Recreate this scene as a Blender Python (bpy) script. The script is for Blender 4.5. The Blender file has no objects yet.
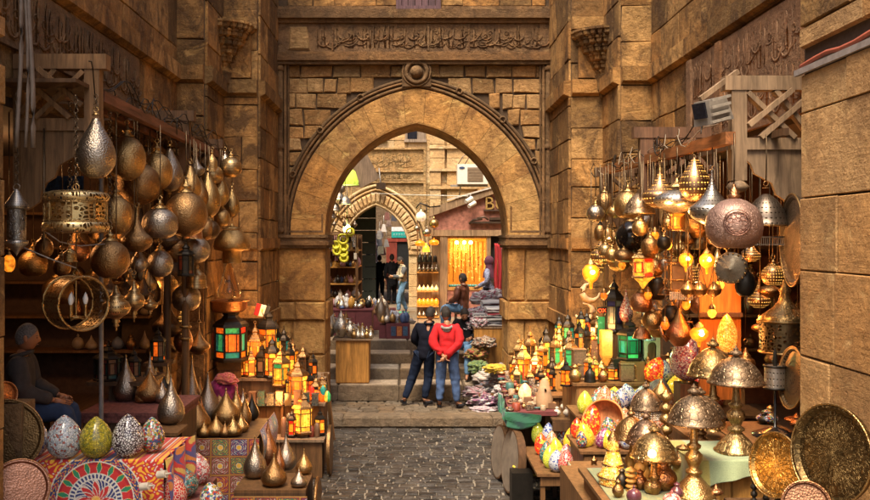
import bpy, math, random
from mathutils import Vector, Matrix, noise
random.seed(7)
SC = bpy.context.scene
COL = SC.collection
PI = math.pi
F, CX, CY, CZ = 900.0, 410.0, 240.0, 3.17     # focal length in photo pixels, vanishing point, eye height

def P(px, py, d):            # a photo pixel at a known distance along the street
    return Vector(((px-CX)*d/F, d, CZ-(py-CY)*d/F))
def ON(px, py, z):           # the point of a level surface of height z seen at that pixel
    d = (CZ-z)*F/(py-CY)
    return Vector(((px-CX)*d/F, d, z))
def rnd(a, b): return random.uniform(a, b)

# ------------------------------------------------------------ materials
MATS = {}
class NT:
    def __init__(s, name):
        s.m = bpy.data.materials.new(name); s.m.use_nodes = True
        s.t = s.m.node_tree; s.n = s.t.nodes; s.l = s.t.links
        s.b = s.n['Principled BSDF']
    def node(s, typ, inputs=None, **props):
        nd = s.n.new(typ)
        for k, v in props.items(): setattr(nd, k, v)
        for k, v in (inputs or {}).items():
            if isinstance(v, bpy.types.NodeSocket): s.l.new(v, nd.inputs[k])
            else: nd.inputs[k].default_value = v
        return nd
    def coord(s, what='Object', scale=None):
        o = s.node('ShaderNodeTexCoord').outputs[what]
        if scale is not None:
            mp = s.node('ShaderNodeMapping', {'Vector': o, 'Scale': scale}); o = mp.outputs[0]
        return o
    def noise(s, vec, scale, detail=4, rough=.6, dist=0):
        return s.node('ShaderNodeTexNoise', {'Vector': vec, 'Scale': scale, 'Detail': detail, 'Roughness': rough, 'Distortion': dist}).outputs['Fac']
    def math(s, op, a, b=0.0, c=None, clamp=False):
        i = {0: a, 1: b}
        if c is not None: i[2] = c
        return s.node('ShaderNodeMath', i, operation=op, use_clamp=clamp).outputs[0]
    def ramp(s, fac, stops, interp='LINEAR'):
        r = s.node('ShaderNodeValToRGB', {'Fac': fac}); cr = r.color_ramp; cr.interpolation = interp
        while len(cr.elements) < len(stops): cr.elements.new(0.5)
        for e, (p, c) in zip(cr.elements, stops):
            e.position = p
            if not isinstance(c, (tuple, list)): c = (c, c, c)
            e.color = (*c[:3], 1)
        return r.outputs['Color']
    def mix(s, fac, a, b, mode='MIX'):
        n = s.node('ShaderNodeMix', data_type='RGBA', blend_type=mode)
        for k, v in ((0, fac), (6, a), (7, b)):
            if isinstance(v, bpy.types.NodeSocket): s.l.new(v, n.inputs[k])
            else: n.inputs[k].default_value = v if k == 0 else ((*v[:3], 1) if isinstance(v, (tuple, list)) else (v, v, v, 1))
        return n.outputs[2]
    def setp(s, **kw):
        names = {'color': 'Base Color', 'rough': 'Roughness', 'metal': 'Metallic', 'emit': 'Emission Color', 'es': 'Emission Strength',
                 'alpha': 'Alpha', 'trans': 'Transmission Weight', 'coat': 'Coat Weight', 'ior': 'IOR', 'sheen': 'Sheen Weight', 'spec': 'Specular IOR Level', 'sub': 'Subsurface Weight'}
        for k, v in kw.items():
            i = s.b.inputs[names[k]]
            if isinstance(v, bpy.types.NodeSocket): s.l.new(v, i)
            elif isinstance(v, (tuple, list)): i.default_value = (*v[:3], 1)
            else: i.default_value = v
    def bump(s, h, strength=.5, dist=.01):
        b = s.node('ShaderNodeBump', {'Height': h, 'Strength': strength, 'Distance': dist})
        s.l.new(b.outputs[0], s.b.inputs['Normal'])
def cached(fn):
    def w(key, *a, **k):
        if key not in MATS: MATS[key] = fn(key, *a, **k)
        return MATS[key]
    return w

@cached
def stone(key, c1, c2, stain=(.10, .055, .02), scale=1.0, stain_amt=.6, bump=.6, rough=.85, island=.35, streak=True, tool=.12):
    m = NT(key); v = m.coord('Object')
    n1 = m.noise(v, 1.1*scale, 6, .65)
    n2 = m.noise(v, 9*scale, 5, .7)
    n3 = m.noise(v, 55*scale, 4, .7)
    col = m.mix(m.ramp(n1, [(.3, 0), (.7, 1)]), c1, c2)
    col = m.mix(.5, col, m.ramp(n2, [(.28, .38), (.72, 1.42)]), 'MULTIPLY')
    nb = m.noise(v, 26*scale, 4, .75)
    col = m.mix(.3, col, m.ramp(nb, [(.32, .5), (.68, 1.4)]), 'MULTIPLY')
    isl = m.node('ShaderNodeNewGeometry').outputs['Random Per Island']
    col = m.mix(1.0, col, m.ramp(isl, [(0, 1-island), (.5, 1.0), (1, 1+island*.6)]), 'MULTIPLY')
    hue = m.math('FRACT', m.math('MULTIPLY', isl, 7.31))
    col = m.mix(m.math('MULTIPLY', m.math('FRACT', m.math('MULTIPLY', isl, 23.7)), min(.5, island)), col, m.mix(1, col, (.62, .60, .62), 'MULTIPLY'))
    col = m.mix(m.math('MULTIPLY', hue, .55), col, m.mix(1, col, (1.0, .70, .36), 'MULTIPLY'))
    if streak:      # old water runs and soot patches with a shape of their own
        sv = m.coord('Object', (1.4, 1.4, .95))
        s1 = m.noise(sv, 1.5*scale, 9, .72, .9)
        col = m.mix(m.math('MULTIPLY', m.ramp(s1, [(.46, 0), (.60, 1)]), stain_amt), col, stain)
    pa = m.noise(m.coord('Object', (1, 1, 1.4)), 2.3*scale, 9, .74, .6)
    pale = (min(.75, c1[0]*1.45+.04), min(.7, c1[1]*1.45+.03), min(.6, c1[2]*1.4+.01))
    col = m.mix(m.math('MULTIPLY', m.ramp(pa, [(.56, 0), (.66, 1)]), .38), col, pale)        # scaled-off, paler patches
    cr = m.node('ShaderNodeTexVoronoi', {'Vector': m.node('ShaderNodeVectorMath', {0: v, 1: m.node('ShaderNodeTexNoise', {'Vector': v, 'Scale': 4.0}).outputs['Color']}, operation='ADD').outputs[0], 'Scale': 1.7*scale}, feature='DISTANCE_TO_EDGE').outputs['Distance']
    crk = m.math('MULTIPLY', m.ramp(cr, [(0, 1), (.012, 0)]), m.ramp(n1, [(.5, 0), (.6, .8)]))
    col = m.mix(crk, col, (.04, .022, .01))
    col = m.mix(m.ramp(n3, [(.3, .35), (.5, 0)]), col, m.mix(1, col, (.4, .36, .32), 'MULTIPLY'))
    n4 = m.noise(m.coord('Object', (1, 1, 9 if tool > .3 else 2)), 5*scale, 5, .7)
    big = m.noise(v, 3.2*scale, 3, .6)
    col = m.mix(max(tool, .3), col, m.ramp(n4, [(.3, .62), (.7, 1.22)]), 'MULTIPLY')
    h = m.math('ADD', m.math('ADD', m.math('MULTIPLY', n2, 1.1), m.math('MULTIPLY', big, 1.6)), m.math('ADD', m.math('SUBTRACT', m.math('MULTIPLY', n3, .35), m.math('MULTIPLY', m.ramp(pa, [(.55, 0), (.62, 1)]), .5)), m.math('MULTIPLY', n4, .6*tool+.15)))
    pit = m.node('ShaderNodeTexVoronoi', {'Vector': v, 'Scale': 22*scale}).outputs['Distance']
    h = m.math('ADD', h, m.math('MULTIPLY', m.ramp(pit, [(0, 0), (.25, 1)]), .25))
    m.bump(m.math('ADD', h, m.math('MULTIPLY', nb, .5)), bump, .04)
    m.setp(color=col, rough=rough, spec=.25)
    return m.m

@cached
def wood(key, c, rough=.6, axis='Z', grain=1.0, painted=None):
    m = NT(key)
    sc = {'Z': (18, 18, 1.6), 'X': (1.6, 18, 18), 'Y': (18, 1.6, 18)}[axis]
    g = m.noise(m.coord('Object', sc), 1.2, 6, .65, .8)
    v = m.coord('Object'); n = m.noise(v, 3, 4)
    isl = m.node('ShaderNodeNewGeometry').outputs['Random Per Island']
    d = tuple(x*.45 for x in c); l = tuple(min(1, x*1.35) for x in c)
    col = m.mix(m.ramp(g, [(.3, 0), (.7, 1)]), d, l)
    col = m.mix(.5, col, m.ramp(n, [(.3, .55), (.7, 1.2)]), 'MULTIPLY')
    col = m.mix(1, col, m.ramp(isl, [(0, .75), (1, 1.2)]), 'MULTIPLY')
    m.bump(g, .35*grain, .01); m.setp(color=col, rough=rough, spec=.3)
    return m.m

@cached
def metal(key, c, rough=.3, pat='hammer', dark=(.02, .012, .006), us=16, vs=8, glow=None, tarnish=.5, hole=.15):
    m = NT(key); uv = m.coord('UV', (us, vs, 1)); v = m.coord('Object')
    n = m.noise(v, 9, 5, .65); n2 = m.noise(v, 2.2, 3)
    col = m.mix(m.math('MULTIPLY', m.ramp(n, [(.38, 0), (.68, 1)]), tarnish), c, tuple(x*.28 for x in c))
    r = m.math('ADD', m.math('MULTIPLY', n, .3), rough-.1)
    if pat == 'hammer':
        h = m.node('ShaderNodeTexVoronoi', {'Vector': v, 'Scale': 70.0}).outputs['Distance']
        g = m.noise(v, 120, 3, .7)
        col = m.mix(m.ramp(g, [(.45, 0), (.6, .5)]), col, tuple(x*.35 for x in c))
        m.bump(m.math('ADD', h, m.math('MULTIPLY', g, .6)), .45, .008)
    elif pat == 'engrave':   # arabesque lines chased in the sheet
        d1 = m.node('ShaderNodeTexVoronoi', {'Vector': uv, 'Scale': 1.0, 'Randomness': .75}).outputs['Distance']
        w = m.math('SINE', m.math('ADD', m.math('MULTIPLY', d1, 26.0), m.math('MULTIPLY', m.noise(uv, 2.2, 2), 7.0)))
        vo = m.node('ShaderNodeTexVoronoi', {'Vector': uv, 'Scale': 1.0, 'Randomness': .75}, feature='DISTANCE_TO_EDGE').outputs['Distance']
        k = m.math('MULTIPLY', m.ramp(w, [(.1, .25), (.45, 1)]), m.ramp(vo, [(.03, 0), (.09, 1)]))
        col = m.mix(m.math('MULTIPLY', m.math('SUBTRACT', 1.0, k), .6), col, dark)
        m.bump(k, .6, .005)
    elif pat == 'pierce':    # rows of punched holes
        vo = m.node('ShaderNodeTexVoronoi', {'Vector': uv, 'Scale': 1.0, 'Randomness': .12}).outputs['Distance']
        k = m.ramp(vo, [(.2, 0), (.28, 1)])
        wav = m.ramp(m.node('ShaderNodeTexWave', {'Vector': m.coord('UV', (1, 1, 1)), 'Scale': vs*.16, 'Distortion': 0.0}, bands_direction='Y').outputs['Fac'], [(.25, 1), (.4, 0)])
        k = m.math('MAXIMUM', k, wav)
        col = m.mix(k, dark, col); m.bump(k, .5, .008)
        if glow:
            m.setp(emit=glow, es=m.math('MULTIPLY', m.math('SUBTRACT', 1.0, k), 1.3))
    elif pat == 'lace':      # openwork: real holes
        vo = m.node('ShaderNodeTexVoronoi', {'Vector': uv, 'Scale': 1.0, 'Randomness': .6}, feature='DISTANCE_TO_EDGE').outputs['Distance']
        m.setp(alpha=m.ramp(vo, [(hole, 1), (hole+.03, 0)]))
        m.bump(vo, .5, .006)
    elif pat == 'rings':
        w = m.node('ShaderNodeTexWave', {'Vector': m.coord('UV', (1, 1, 1)), 'Scale': vs*1.1, 'Distortion': .6}, bands_direction='Y').outputs['Fac']
        vo = m.node('ShaderNodeTexVoronoi', {'Vector': uv, 'Scale': 2.4}, feature='DISTANCE_TO_EDGE').outputs['Distance']
        k = m.math('MULTIPLY', m.ramp(w, [(.0, .35), (.25, 1)]), m.ramp(vo, [(.01, .2), (.1, 1)]))
        col = m.mix(m.math('MULTIPLY', m.math('SUBTRACT', 1.0, k), .5), col, dark)
        m.bump(k, .5, .004)
    m.setp(color=col, rough=r, metal=.95)
    return m.m

@cached
def glow(key, c, s=3.0, var=True):
    m = NT(key); m.setp(color=tuple(x*.8 for x in c), rough=.3, emit=c, es=s)
    if var:   # uneven glass: glow strength varies at random
        n = m.noise(m.coord('Object'), 28, 3, .6)
        m.setp(es=m.math('MULTIPLY', m.ramp(n, [(.32, .12), (.68, 1.35)]), s))
    return m.m

@cached
def mosaic(key, cols, grout=(.03, .03, .03), scale=60, gw=.06, es=0, rough=.18):
    m = NT(key); v = m.coord('Object')
    a = m.node('ShaderNodeTexVoronoi', {'Vector': v, 'Scale': float(scale)})
    e = m.node('ShaderNodeTexVoronoi', {'Vector': v, 'Scale': float(scale)}, feature='DISTANCE_TO_EDGE').outputs['Distance']
    sep = m.node('ShaderNodeSeparateColor', {'Color': a.outputs['Color']})
    n = len(cols)
    c = m.ramp(sep.outputs[0], [(i/n, cc) for i, cc in enumerate(cols)], 'CONSTANT')
    k = m.ramp(e, [(gw*.6, 0), (gw, 1)])
    col = m.mix(k, grout, c); m.bump(k, .5, .004)
    m.setp(color=col, rough=rough, coat=.4)
    if es: m.setp(emit=col, es=es)
    return m.m

@cached
def plain(key, c, rough=.6, metal=0.0, nz=.25, ns=14, bump=.2, sheen=0, **kw):
    m = NT(key); n = m.noise(m.coord('Object'), ns, 5, .6)
    m.setp(color=m.mix(1, c, m.ramp(n, [(.3, 1-nz), (.7, 1+nz)]), 'MULTIPLY'), rough=rough, metal=metal, sheen=sheen, **kw)
    if bump: m.bump(n, bump, .01)
    return m.m

@cached
def dyed(key, rough=.85, bump=.3, es=0):    # colour carried by the mesh: printed and woven cloth
    m = NT(key); a = m.node('ShaderNodeVertexColor', layer_name='Dye').outputs['Color']
    n = m.noise(m.coord('Object'), 140, 3, .6); n2 = m.noise(m.coord('Object'), 5, 3)
    c = m.mix(.4, a, m.ramp(n, [(.3, .55), (.7, 1.3)]), 'MULTIPLY')
    m.setp(color=c, rough=rough, sheen=.2); m.bump(m.math('ADD', n, n2), bump, .006)
    return m.m

@cached
def clear_glass(key, c=(.9, .85, .7), rough=.08):
    m = NT(key); m.setp(color=c, rough=rough, trans=.9, ior=1.3); return m.m

# ------------------------------------------------------------ mesh builder
class MB:
    def __init__(s): s.v = []; s.f = []; s.uv = []; s.mi = []; s.sm = []; s.col = None
    def add(s, verts, faces, uvs=None, mi=0, smooth=False, cols=None):
        o = len(s.v); s.v += [tuple(x) for x in verts]
        for k, f in enumerate(faces):
            s.f.append([i+o for i in f]); s.mi.append(mi if isinstance(mi, int) else mi[k]); s.sm.append(smooth)
            s.uv.append(uvs[k] if uvs else None)
        if cols is not None:
            if s.col is None: s.col = []
            s.col += [(1, 1, 1)]*(o-len(s.col)); s.col += cols
        return s
    def box(s, c, size, rot=None, mi=0, taper=1.0):
        x, y, z = (a/2 for a in size); c = Vector(c); vs = []
        for dz in (-1, 1):
            t = taper if dz > 0 else 1
            for dx, dy in ((-1, -1), (1, -1), (1, 1), (-1, 1)):
                p = Vector((dx*x*t, dy*y*t, dz*z))
                if rot: p = rot @ p
                vs.append(c+p)
        return s.add(vs, [(3, 2, 1, 0), (4, 5, 6, 7), (0, 1, 5, 4), (1, 2, 6, 5), (2, 3, 7, 6), (3, 0, 4, 7)], mi=mi)
    def bx(s, x0, x1, y0, y1, z0, z1, mi=0): return s.box(((x0+x1)/2, (y0+y1)/2, (z0+z1)/2), (x1-x0, y1-y0, z1-z0), mi=mi)
    def bar(s, a, b, w, h=None, mi=0):
        a, b = Vector(a), Vector(b); d = b-a; h = h or w
        return s.box((a+b)/2, (w, h, d.length), rot=d.to_track_quat('Z', 'Y').to_matrix(), mi=mi)
    def lathe(s, prof, c=(0, 0, 0), seg=24, M=None, mi=0, smooth=True, sx=1, sy=1, caps=True):
        c = Vector(c); vs = []; n = len(prof); L = [0]
        for i in range(1, n): L.append(L[-1]+math.hypot(prof[i][0]-prof[i-1][0], prof[i][1]-prof[i-1][1]))
        T = L[-1] or 1
        for z, r in prof:
            for k in range(seg):
                a = 2*PI*k/seg; p = Vector((r*sx*math.cos(a), r*sy*math.sin(a), z))
                if M: p = M @ p
                vs.append(c+p)
        fs = []; uvs = []
        for i in range(n-1):
            for k in range(seg):
                k2 = (k+1) % seg
                fs.append((i*seg+k, i*seg+k2, (i+1)*seg+k2, (i+1)*seg+k))
                u0, u1, v0, v1 = k/seg, (k+1)/seg, L[i]/T, L[i+1]/T
                uvs.append(((u0, v0), (u1, v0), (u1, v1), (u0, v1)))
        s.add(vs, fs, uvs, mi, smooth)
        for i, fl in ((0, True), (n-1, False)):
            if caps and prof[i][1] > 1e-4:
                ring = [vs[i*seg+k] for k in range(seg)]
                s.add(ring, [tuple(reversed(range(seg))) if fl else tuple(range(seg))], mi=mi)
        return s
    def cyl(s, a, b, r, r2=None, seg=12, mi=0):
        a, b = Vector(a), Vector(b); d = b-a
        return s.lathe([(0, r), (d.length, r if r2 is None else r2)], a, seg, d.to_track_quat('Z', 'Y').to_matrix(), mi)
    def tube(s, pts, r, seg=6, mi=0, closed=False):
        pts = [Vector(p) for p in pts]; n = len(pts); rings = []
        for i, p in enumerate(pts):
            a = pts[i-1] if (i or closed) else p; b = pts[(i+1) % n] if (i < n-1 or closed) else p
            q = (b-a).to_track_quat('Z', 'Y'); rr = r[i] if isinstance(r, (list, tuple)) else r
            rings += [p+q @ Vector((rr*math.cos(2*PI*k/seg), rr*math.sin(2*PI*k/seg), 0)) for k in range(seg)]
        fs = []
        for i in range(n if closed else n-1):
            j = (i+1) % n
            for k in range(seg):
                k2 = (k+1) % seg; fs.append((i*seg+k, i*seg+k2, j*seg+k2, j*seg+k))
        if not closed: fs += [tuple(reversed(range(seg))), tuple((n-1)*seg+k for k in range(seg))]
        return s.add(rings, fs, mi=mi, smooth=True)
    def torus(s, c, R, r, M=None, seg=20, ts=7, mi=0):
        M = M or Matrix.Identity(3)
        return s.tube([Vector(c)+M @ Vector((R*math.cos(2*PI*k/seg), R*math.sin(2*PI*k/seg), 0)) for k in range(seg)], r, ts, mi, True)
    def prism(s, poly, M, t, mi=0):        # poly (x,y) placed by 4x4 M, extruded t along local +z
        n = len(poly); vs = [M @ Vector((x, y, 0)) for x, y in poly]+[M @ Vector((x, y, t)) for x, y in poly]
        fs = [tuple(reversed(range(n))), tuple(range(n, 2*n))]+[(i, (i+1) % n, n+(i+1) % n, n+i) for i in range(n)]
        return s.add(vs, fs, mi=mi)
    def block(s, q, nrm, t, ch=.012, mi=0):   # q: four corners of a stone's face, counter-clockwise seen from outside; nrm outward
        q = [Vector(p) for p in q]; c = sum(q, Vector())/4; nrm = Vector(nrm)
        ins = [p+(c-p).normalized()*ch*1.5+nrm*t for p in q]; mid = [p+nrm*(t-ch) for p in q]
        vs = q+mid+ins
        fs = [(0, 1, 5, 4), (1, 2, 6, 5), (2, 3, 7, 6), (3, 0, 4, 7), (4, 5, 9, 8), (5, 6, 10, 9), (6, 7, 11, 10), (7, 4, 8, 11), (8, 9, 10, 11)]
        return s.add(vs, fs, mi=mi)
    def ball(s, c, r, seg=16, rings=10, mi=0, sc=(1, 1, 1)):
        pr = [(-math.cos(PI*i/rings)*r*sc[2], max(math.sin(PI*i/rings)*r, 1e-5)) for i in range(rings+1)]
        return s.lathe(pr, c, seg, mi=mi, sx=sc[0], sy=sc[1])
    def build(s, name, mats, parent=None, loc=None):
        me = bpy.data.meshes.new(name)
        off = Vector(loc) if loc is not None else (parent_world(parent) if parent else Vector())
        me.from_pydata([tuple(Vector(p)-off) for p in s.v], [], s.f)
        if not isinstance(mats, (list, tuple)): mats = [mats]
        for m in mats: me.materials.append(m)
        me.polygons.foreach_set('material_index', s.mi); me.polygons.foreach_set('use_smooth', s.sm)
        if any(u is not None for u in s.uv):
            ul = me.uv_layers.new(name='UVMap').data
            for p, u in zip(me.polygons, s.uv):
                if u is not None:
                    for li, c in zip(p.loop_indices, u): ul[li].uv = c
        if s.col is not None:
            s.col += [(1, 1, 1)]*(len(s.v)-len(s.col))
            ca = me.color_attributes.new('Dye', 'FLOAT_COLOR', 'POINT')
            ca.data.foreach_set('color', [x for c in s.col for x in (*c[:3], 1)])
        me.update()
        o = bpy.data.objects.new(name, me); COL.objects.link(o)
        if parent: o.parent = parent; o.location = off-parent_world(parent)
        elif loc is not None: o.location = off
        return o
def parent_world(p):
    v = Vector()
    while p: v += Vector(p.location); p = p.parent
    return v
def tag(o, label=None, cat=None, group=None, kind=None):
    for k, x in (('label', label), ('category', cat), ('group', group), ('kind', kind)):
        if x: o[k] = x
    return o
def thing(name, label, cat, loc=(0, 0, 0), group=None):
    o = bpy.data.objects.new(name, None); o.empty_display_size = .1; COL.objects.link(o); o.location = loc
    return tag(o, label, cat, group)
def rotx(a): return Matrix.Rotation(a, 3, 'X')
def roty(a): return Matrix.Rotation(a, 3, 'Y')
def rotz(a): return Matrix.Rotation(a, 3, 'Z')

# ------------------------------------------------------------ world, camera, light
W = bpy.data.worlds.new('World'); SC.world = W; W.use_nodes = True
wn = W.node_tree.nodes; bg = wn['Background']
sky = wn.new('ShaderNodeTexSky'); sky.sky_type = 'NISHITA'; sky.sun_disc = False
SUN_EL, SUN_AZ = math.radians(62), math.radians(200)
sky.sun_elevation = SUN_EL; sky.sun_rotation = SUN_AZ; sky.dust_density = 6; sky.ozone_density = .3; sky.air_density = 1.0
W.node_tree.links.new(sky.outputs[0], bg.inputs[0]); bg.inputs[1].default_value = .15
sl = bpy.data.lights.new('sun', 'SUN'); sl.energy = 3.2; sl.angle = math.radians(25); sl.color = (1, .85, .64)
so = bpy.data.objects.new('sun', sl); COL.objects.link(so)
sd = Vector((math.sin(SUN_AZ)*math.cos(SUN_EL), math.cos(SUN_AZ)*math.cos(SUN_EL), math.sin(SUN_EL)))   # towards the sun
so.rotation_euler = sd.to_track_quat('Z', 'Y').to_euler()
cd = bpy.data.cameras.new('camera'); cam = bpy.data.objects.new('camera', cd); COL.objects.link(cam)
cam.location = (0, 0, CZ); cam.rotation_euler = (PI/2, 0, 0); cd.lens = 36*F/870; cd.sensor_width = 36
cd.shift_x = (435-CX)/870; cd.shift_y = -(250-CY)/870; cd.clip_end = 500; cd.clip_start = .1
SC.camera = cam
SC.render.engine = 'CYCLES'
SC.cycles.use_denoising = True
SC.cycles.max_bounces = 6; SC.cycles.diffuse_bounces = 4; SC.cycles.glossy_bounces = 3; SC.cycles.transmission_bounces = 4; SC.cycles.transparent_max_bounces = 8
SC.cycles.caustics_reflective = False; SC.cycles.caustics_refractive = False; SC.cycles.sample_clamp_indirect = 6
SC.view_settings.view_transform = 'Standard'; SC.view_settings.look = 'None'; SC.view_settings.gamma = 1
SC.view_settings.exposure = 1.08
def lamp_light(p, e, c=(1, .5, .16), r=.06):
    l = bpy.data.lights.new('bulb_light', 'POINT'); l.energy = e*1.55; l.color = c; l.shadow_soft_size = r
    o = bpy.data.objects.new('bulb_light', l); COL.objects.link(o); o.location = p; return o
# ============================================================ the setting
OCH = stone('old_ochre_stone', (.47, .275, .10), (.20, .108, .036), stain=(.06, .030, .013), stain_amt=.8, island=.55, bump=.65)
OCH_D = stone('sooty_stone', (.23, .14, .065), (.14, .082, .04), stain=(.05, .028, .014), stain_amt=.6)
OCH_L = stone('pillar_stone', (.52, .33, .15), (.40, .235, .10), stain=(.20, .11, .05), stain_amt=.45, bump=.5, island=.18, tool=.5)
RUB = stone('rubble_stone', (.52, .335, .15), (.30, .18, .08), stain=(.15, .08, .03), scale=1.6, bump=.9, island=.38, stain_amt=.4)
PLAS = stone('worn_plaster', (.56, .345, .125), (.29, .155, .052), stain=(.13, .06, .022), scale=.9, bump=.6, island=.14, stain_amt=.75)
MORT = plain('mortar', (.06, .034, .016), .95, ns=20)
FAR_S = stone('facade_stone', (.68, .51, .29), (.52, .37, .19), stain=(.28, .17, .08), bump=.5, island=.14, stain_amt=.4)
FAR_C = stone('carved_facade_stone', (.62, .44, .23), (.40, .27, .12), stain=(.26, .16, .07), scale=2.4, bump=1.0, island=.1)
COB = stone('cobble_stone', (.078, .071, .066), (.030, .028, .027), stain=(.14, .125, .105), scale=2, bump=.4, rough=.34, island=.7, stain_amt=.35)
STEP = stone('step_stone', (.25, .20, .145), (.15, .12, .085), stain=(.09, .07, .05), scale=1.5, bump=.6, rough=.7, island=.25)
PAVE = stone('street_slab', (.26, .22, .17), (.19, .155, .115), stain=(.13, .10, .075), scale=1.5, bump=.4, rough=.6, island=.2)
DUST = plain('joint_dirt', (.19, .16, .12), .95, ns=8)

def masonry(mb, p0, p1, z0, z1, ch=(.36, .5), w=(.5, 1.0), t=(.028, .042), skip=None, gap=.011, ragged=0.0, chf=.008, off=0.0):
    """courses of dressed blocks from p0 to p1; they face to the right of the walking direction"""
    p0, p1 = Vector((*p0, 0)), Vector((*p1, 0)); L = (p1-p0).length; u = (p1-p0)/L; n = Vector((u.y, -u.x, 0))
    z = z0
    while z < z1-.02:
        h = min(rnd(*ch), z1-z)
        if z1-z-h < .12: h = z1-z
        a = 0.0
        while a < L-.01:
            b = a+rnd(*w)*(rnd(.5, .8) if a == 0 else 1)
            if L-b < w[0]*.5: b = L
            if not (skip and skip((a+b)/2, z+h/2, b-a, h)):
                g = gap/2; j = lambda: rnd(-ragged, ragged)
                c = [(a+g+j(), z+g+j()), (b-g+j(), z+g+j()), (b-g+j(), z+h-g+j()), (a+g+j(), z+h-g+j())]
                q = [p0+u*x+n*off+Vector((0, 0, y)) for x, y in c]
                mb.block(q, n, rnd(*t), chf)
            a = b
        z += h
    return n
def sweep_band(mb, pts, h, t, z):      # a projecting string course along plan points, normal to the right of walking direction
    for a, b in zip(pts, pts[1:]):
        a, b = Vector((*a, 0)), Vector((*b, 0)); u = (b-a).normalized(); n = Vector((u.y, -u.x, 0)); L = (b-a).length
        k = max(1, round(L/.9)); u0 = 0
        for i in range(k):
            s0, s1 = a+u*(L*i/k+.004), a+u*(L*(i+1)/k-.004)
            mb.add([s0+Vector((0, 0, z)), s1+Vector((0, 0, z)), s1+n*t+Vector((0, 0, z+h*.2)), s0+n*t+Vector((0, 0, z+h*.2)),
                    s0+n*t+Vector((0, 0, z+h)), s1+n*t+Vector((0, 0, z+h)), s0+Vector((0, 0, z+h)), s1+Vector((0, 0, z+h))],
                   [(0, 1, 2, 3), (3, 2, 5, 4), (4, 5, 7, 6), (0, 3, 4, 6), (1, 7, 5, 2)])
def letters_relief(mb, O, U, V, Nn, w, h, t, n, seed=1, r=.018):
    for s_ in (0, 1, 2): _letters(mb, O, U, V, Nn, w, h, t, seed+s_*50, r*(.85, .6, .5)[s_])
def _letters(mb, O, U, V, Nn, w, h, t, seed, r):
    """carved script: tall shafts, bowls and loops standing proud of the band"""
    R = random.Random(seed); O, U, V, Nn = Vector(O), Vector(U), Vector(V), Vector(Nn)
    pt = lambda x, y: O+U*x+V*y+Nn*t
    x = .06*h
    while x < w-.1*h:
        k = R.random()
        if k < .42:
            top = R.uniform(.78, .97)*h; l = R.uniform(-.04, .04)*h
            mb.tube([pt(x, .12*h), pt(x+l, top*.6), pt(x+l*1.5, top), pt(x+l*1.5+.05*h, top-.07*h)], [r, r*1.1, r*1.25, r*.5], 5)
            x += R.uniform(.12, .2)*h
        elif k < .72:
            c, ry = x+.22*h, R.uniform(.14, .22)*h; y0 = R.choice([.28, .35, .6])*h; a0 = R.uniform(2.4, 3.4)
            mb.tube([pt(c+.22*h*math.cos(a0+s*.55), y0+ry*math.sin(a0+s*.55)) for s in range(8)], [r*.6]+[r*1.2]*6+[r*.5], 5)
            x += R.uniform(.24, .36)*h
        elif k < .88:
            y0 = R.uniform(.15, .5)*h
            mb.tube([pt(x-.1*h, y0), pt(x+.1*h, y0-.05*h), pt(x+.3*h, y0+.03*h), pt(x+.45*h, y0+.22*h)], [r*.6, r*1.3, r*1.2, r*.4], 5)
            x += R.uniform(.16, .3)*h
        else:
            c = pt(x+.08*h, R.uniform(.3, .75)*h)
            mb.tube([c+U*.07*h*math.cos(a*.8)+V*.07*h*math.sin(a*.8) for a in range(8)], r*.9, 5, closed=True)
            x += .16*h

# ---- ground sheets
g = MB(); g.bx(-90, 90, -30, 15.2, -.5, -.075); tag(g.build('ground', DUST), kind='structure')
random.seed(11)
cb = MB()
def cobbles(mb, x0, x1, y0, y1, z, rw=(.10, .15), cw=(.12, .27), up=.02):
    y = y0
    while y < y1:
        h = rnd(*rw); x = x0-rnd(0, .2)
        if y1-y-h < .06: h = y1-y
        while x < x1:
            w = rnd(*cw); j = lambda: rnd(-.012, .012); zz = rnd(-.012, .004); g = .010
            q = [(x+g+j(), y+g+j(), z-.05), (x+w-g+j(), y+g+j(), z-.05), (x+w-g+j(), y+h-g+j(), z-.05), (x+g+j(), y+h-g+j(), z-.05)]
            mb.block(q, (rnd(-.06, .06), rnd(-.06, .06), 1), .05+zz, .012)
            x += w
        y += h
cobbles(cb, -2.9, 2.9, 6.4, 15.19, 0)
tag(cb.build('street_cobbles', COB), kind='structure')
g = MB(); g.bx(-3.2, 3.35, 6.4, 15.2, -.074, -.022); tag(g.build('street_bedding', DUST), kind='structure')
# ---- landing and steps
L = MB()
x = -2.3
while x < 2.4:
    w = min(rnd(.8, 1.5), 2.42-x)
    L.block([(x+.004, 15.2, .02), (x+w-.004, 15.2, .02), (x+w-.004, 15.58, .02), (x+.004, 15.58, .02)], (0, 0, 1), .165, .03); x += w
L.bx(-2.3, 2.42, 15.25, 16.9, -.3, .125)
cobbles(L, -2.28, 2.25, 15.6, 16.78, .17, (.14, .2), (.16, .34))
tag(L.build('stair_landing', STEP), kind='structure')
S = MB()
for i, (d, z) in enumerate(((16.8, .47), (17.45, .68), (18.1, .88), (18.75, 1.08))):
    xl, xr = (-2.1, 2.2) if d < 16.9 else (-3.3, 2.9)
    x = xl
    while x < xr-.05:
        w = rnd(.7, 1.3)
        if xr-x-w < .5: w = xr-x
        h = .3 if i == 0 else .22
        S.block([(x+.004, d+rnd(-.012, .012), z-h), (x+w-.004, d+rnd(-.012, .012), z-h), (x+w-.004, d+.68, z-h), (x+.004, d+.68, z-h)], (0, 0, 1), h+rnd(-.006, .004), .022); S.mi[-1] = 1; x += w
S.bx(-3.3, 2.9, 17.5, 19.4, -.2, .5)
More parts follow.
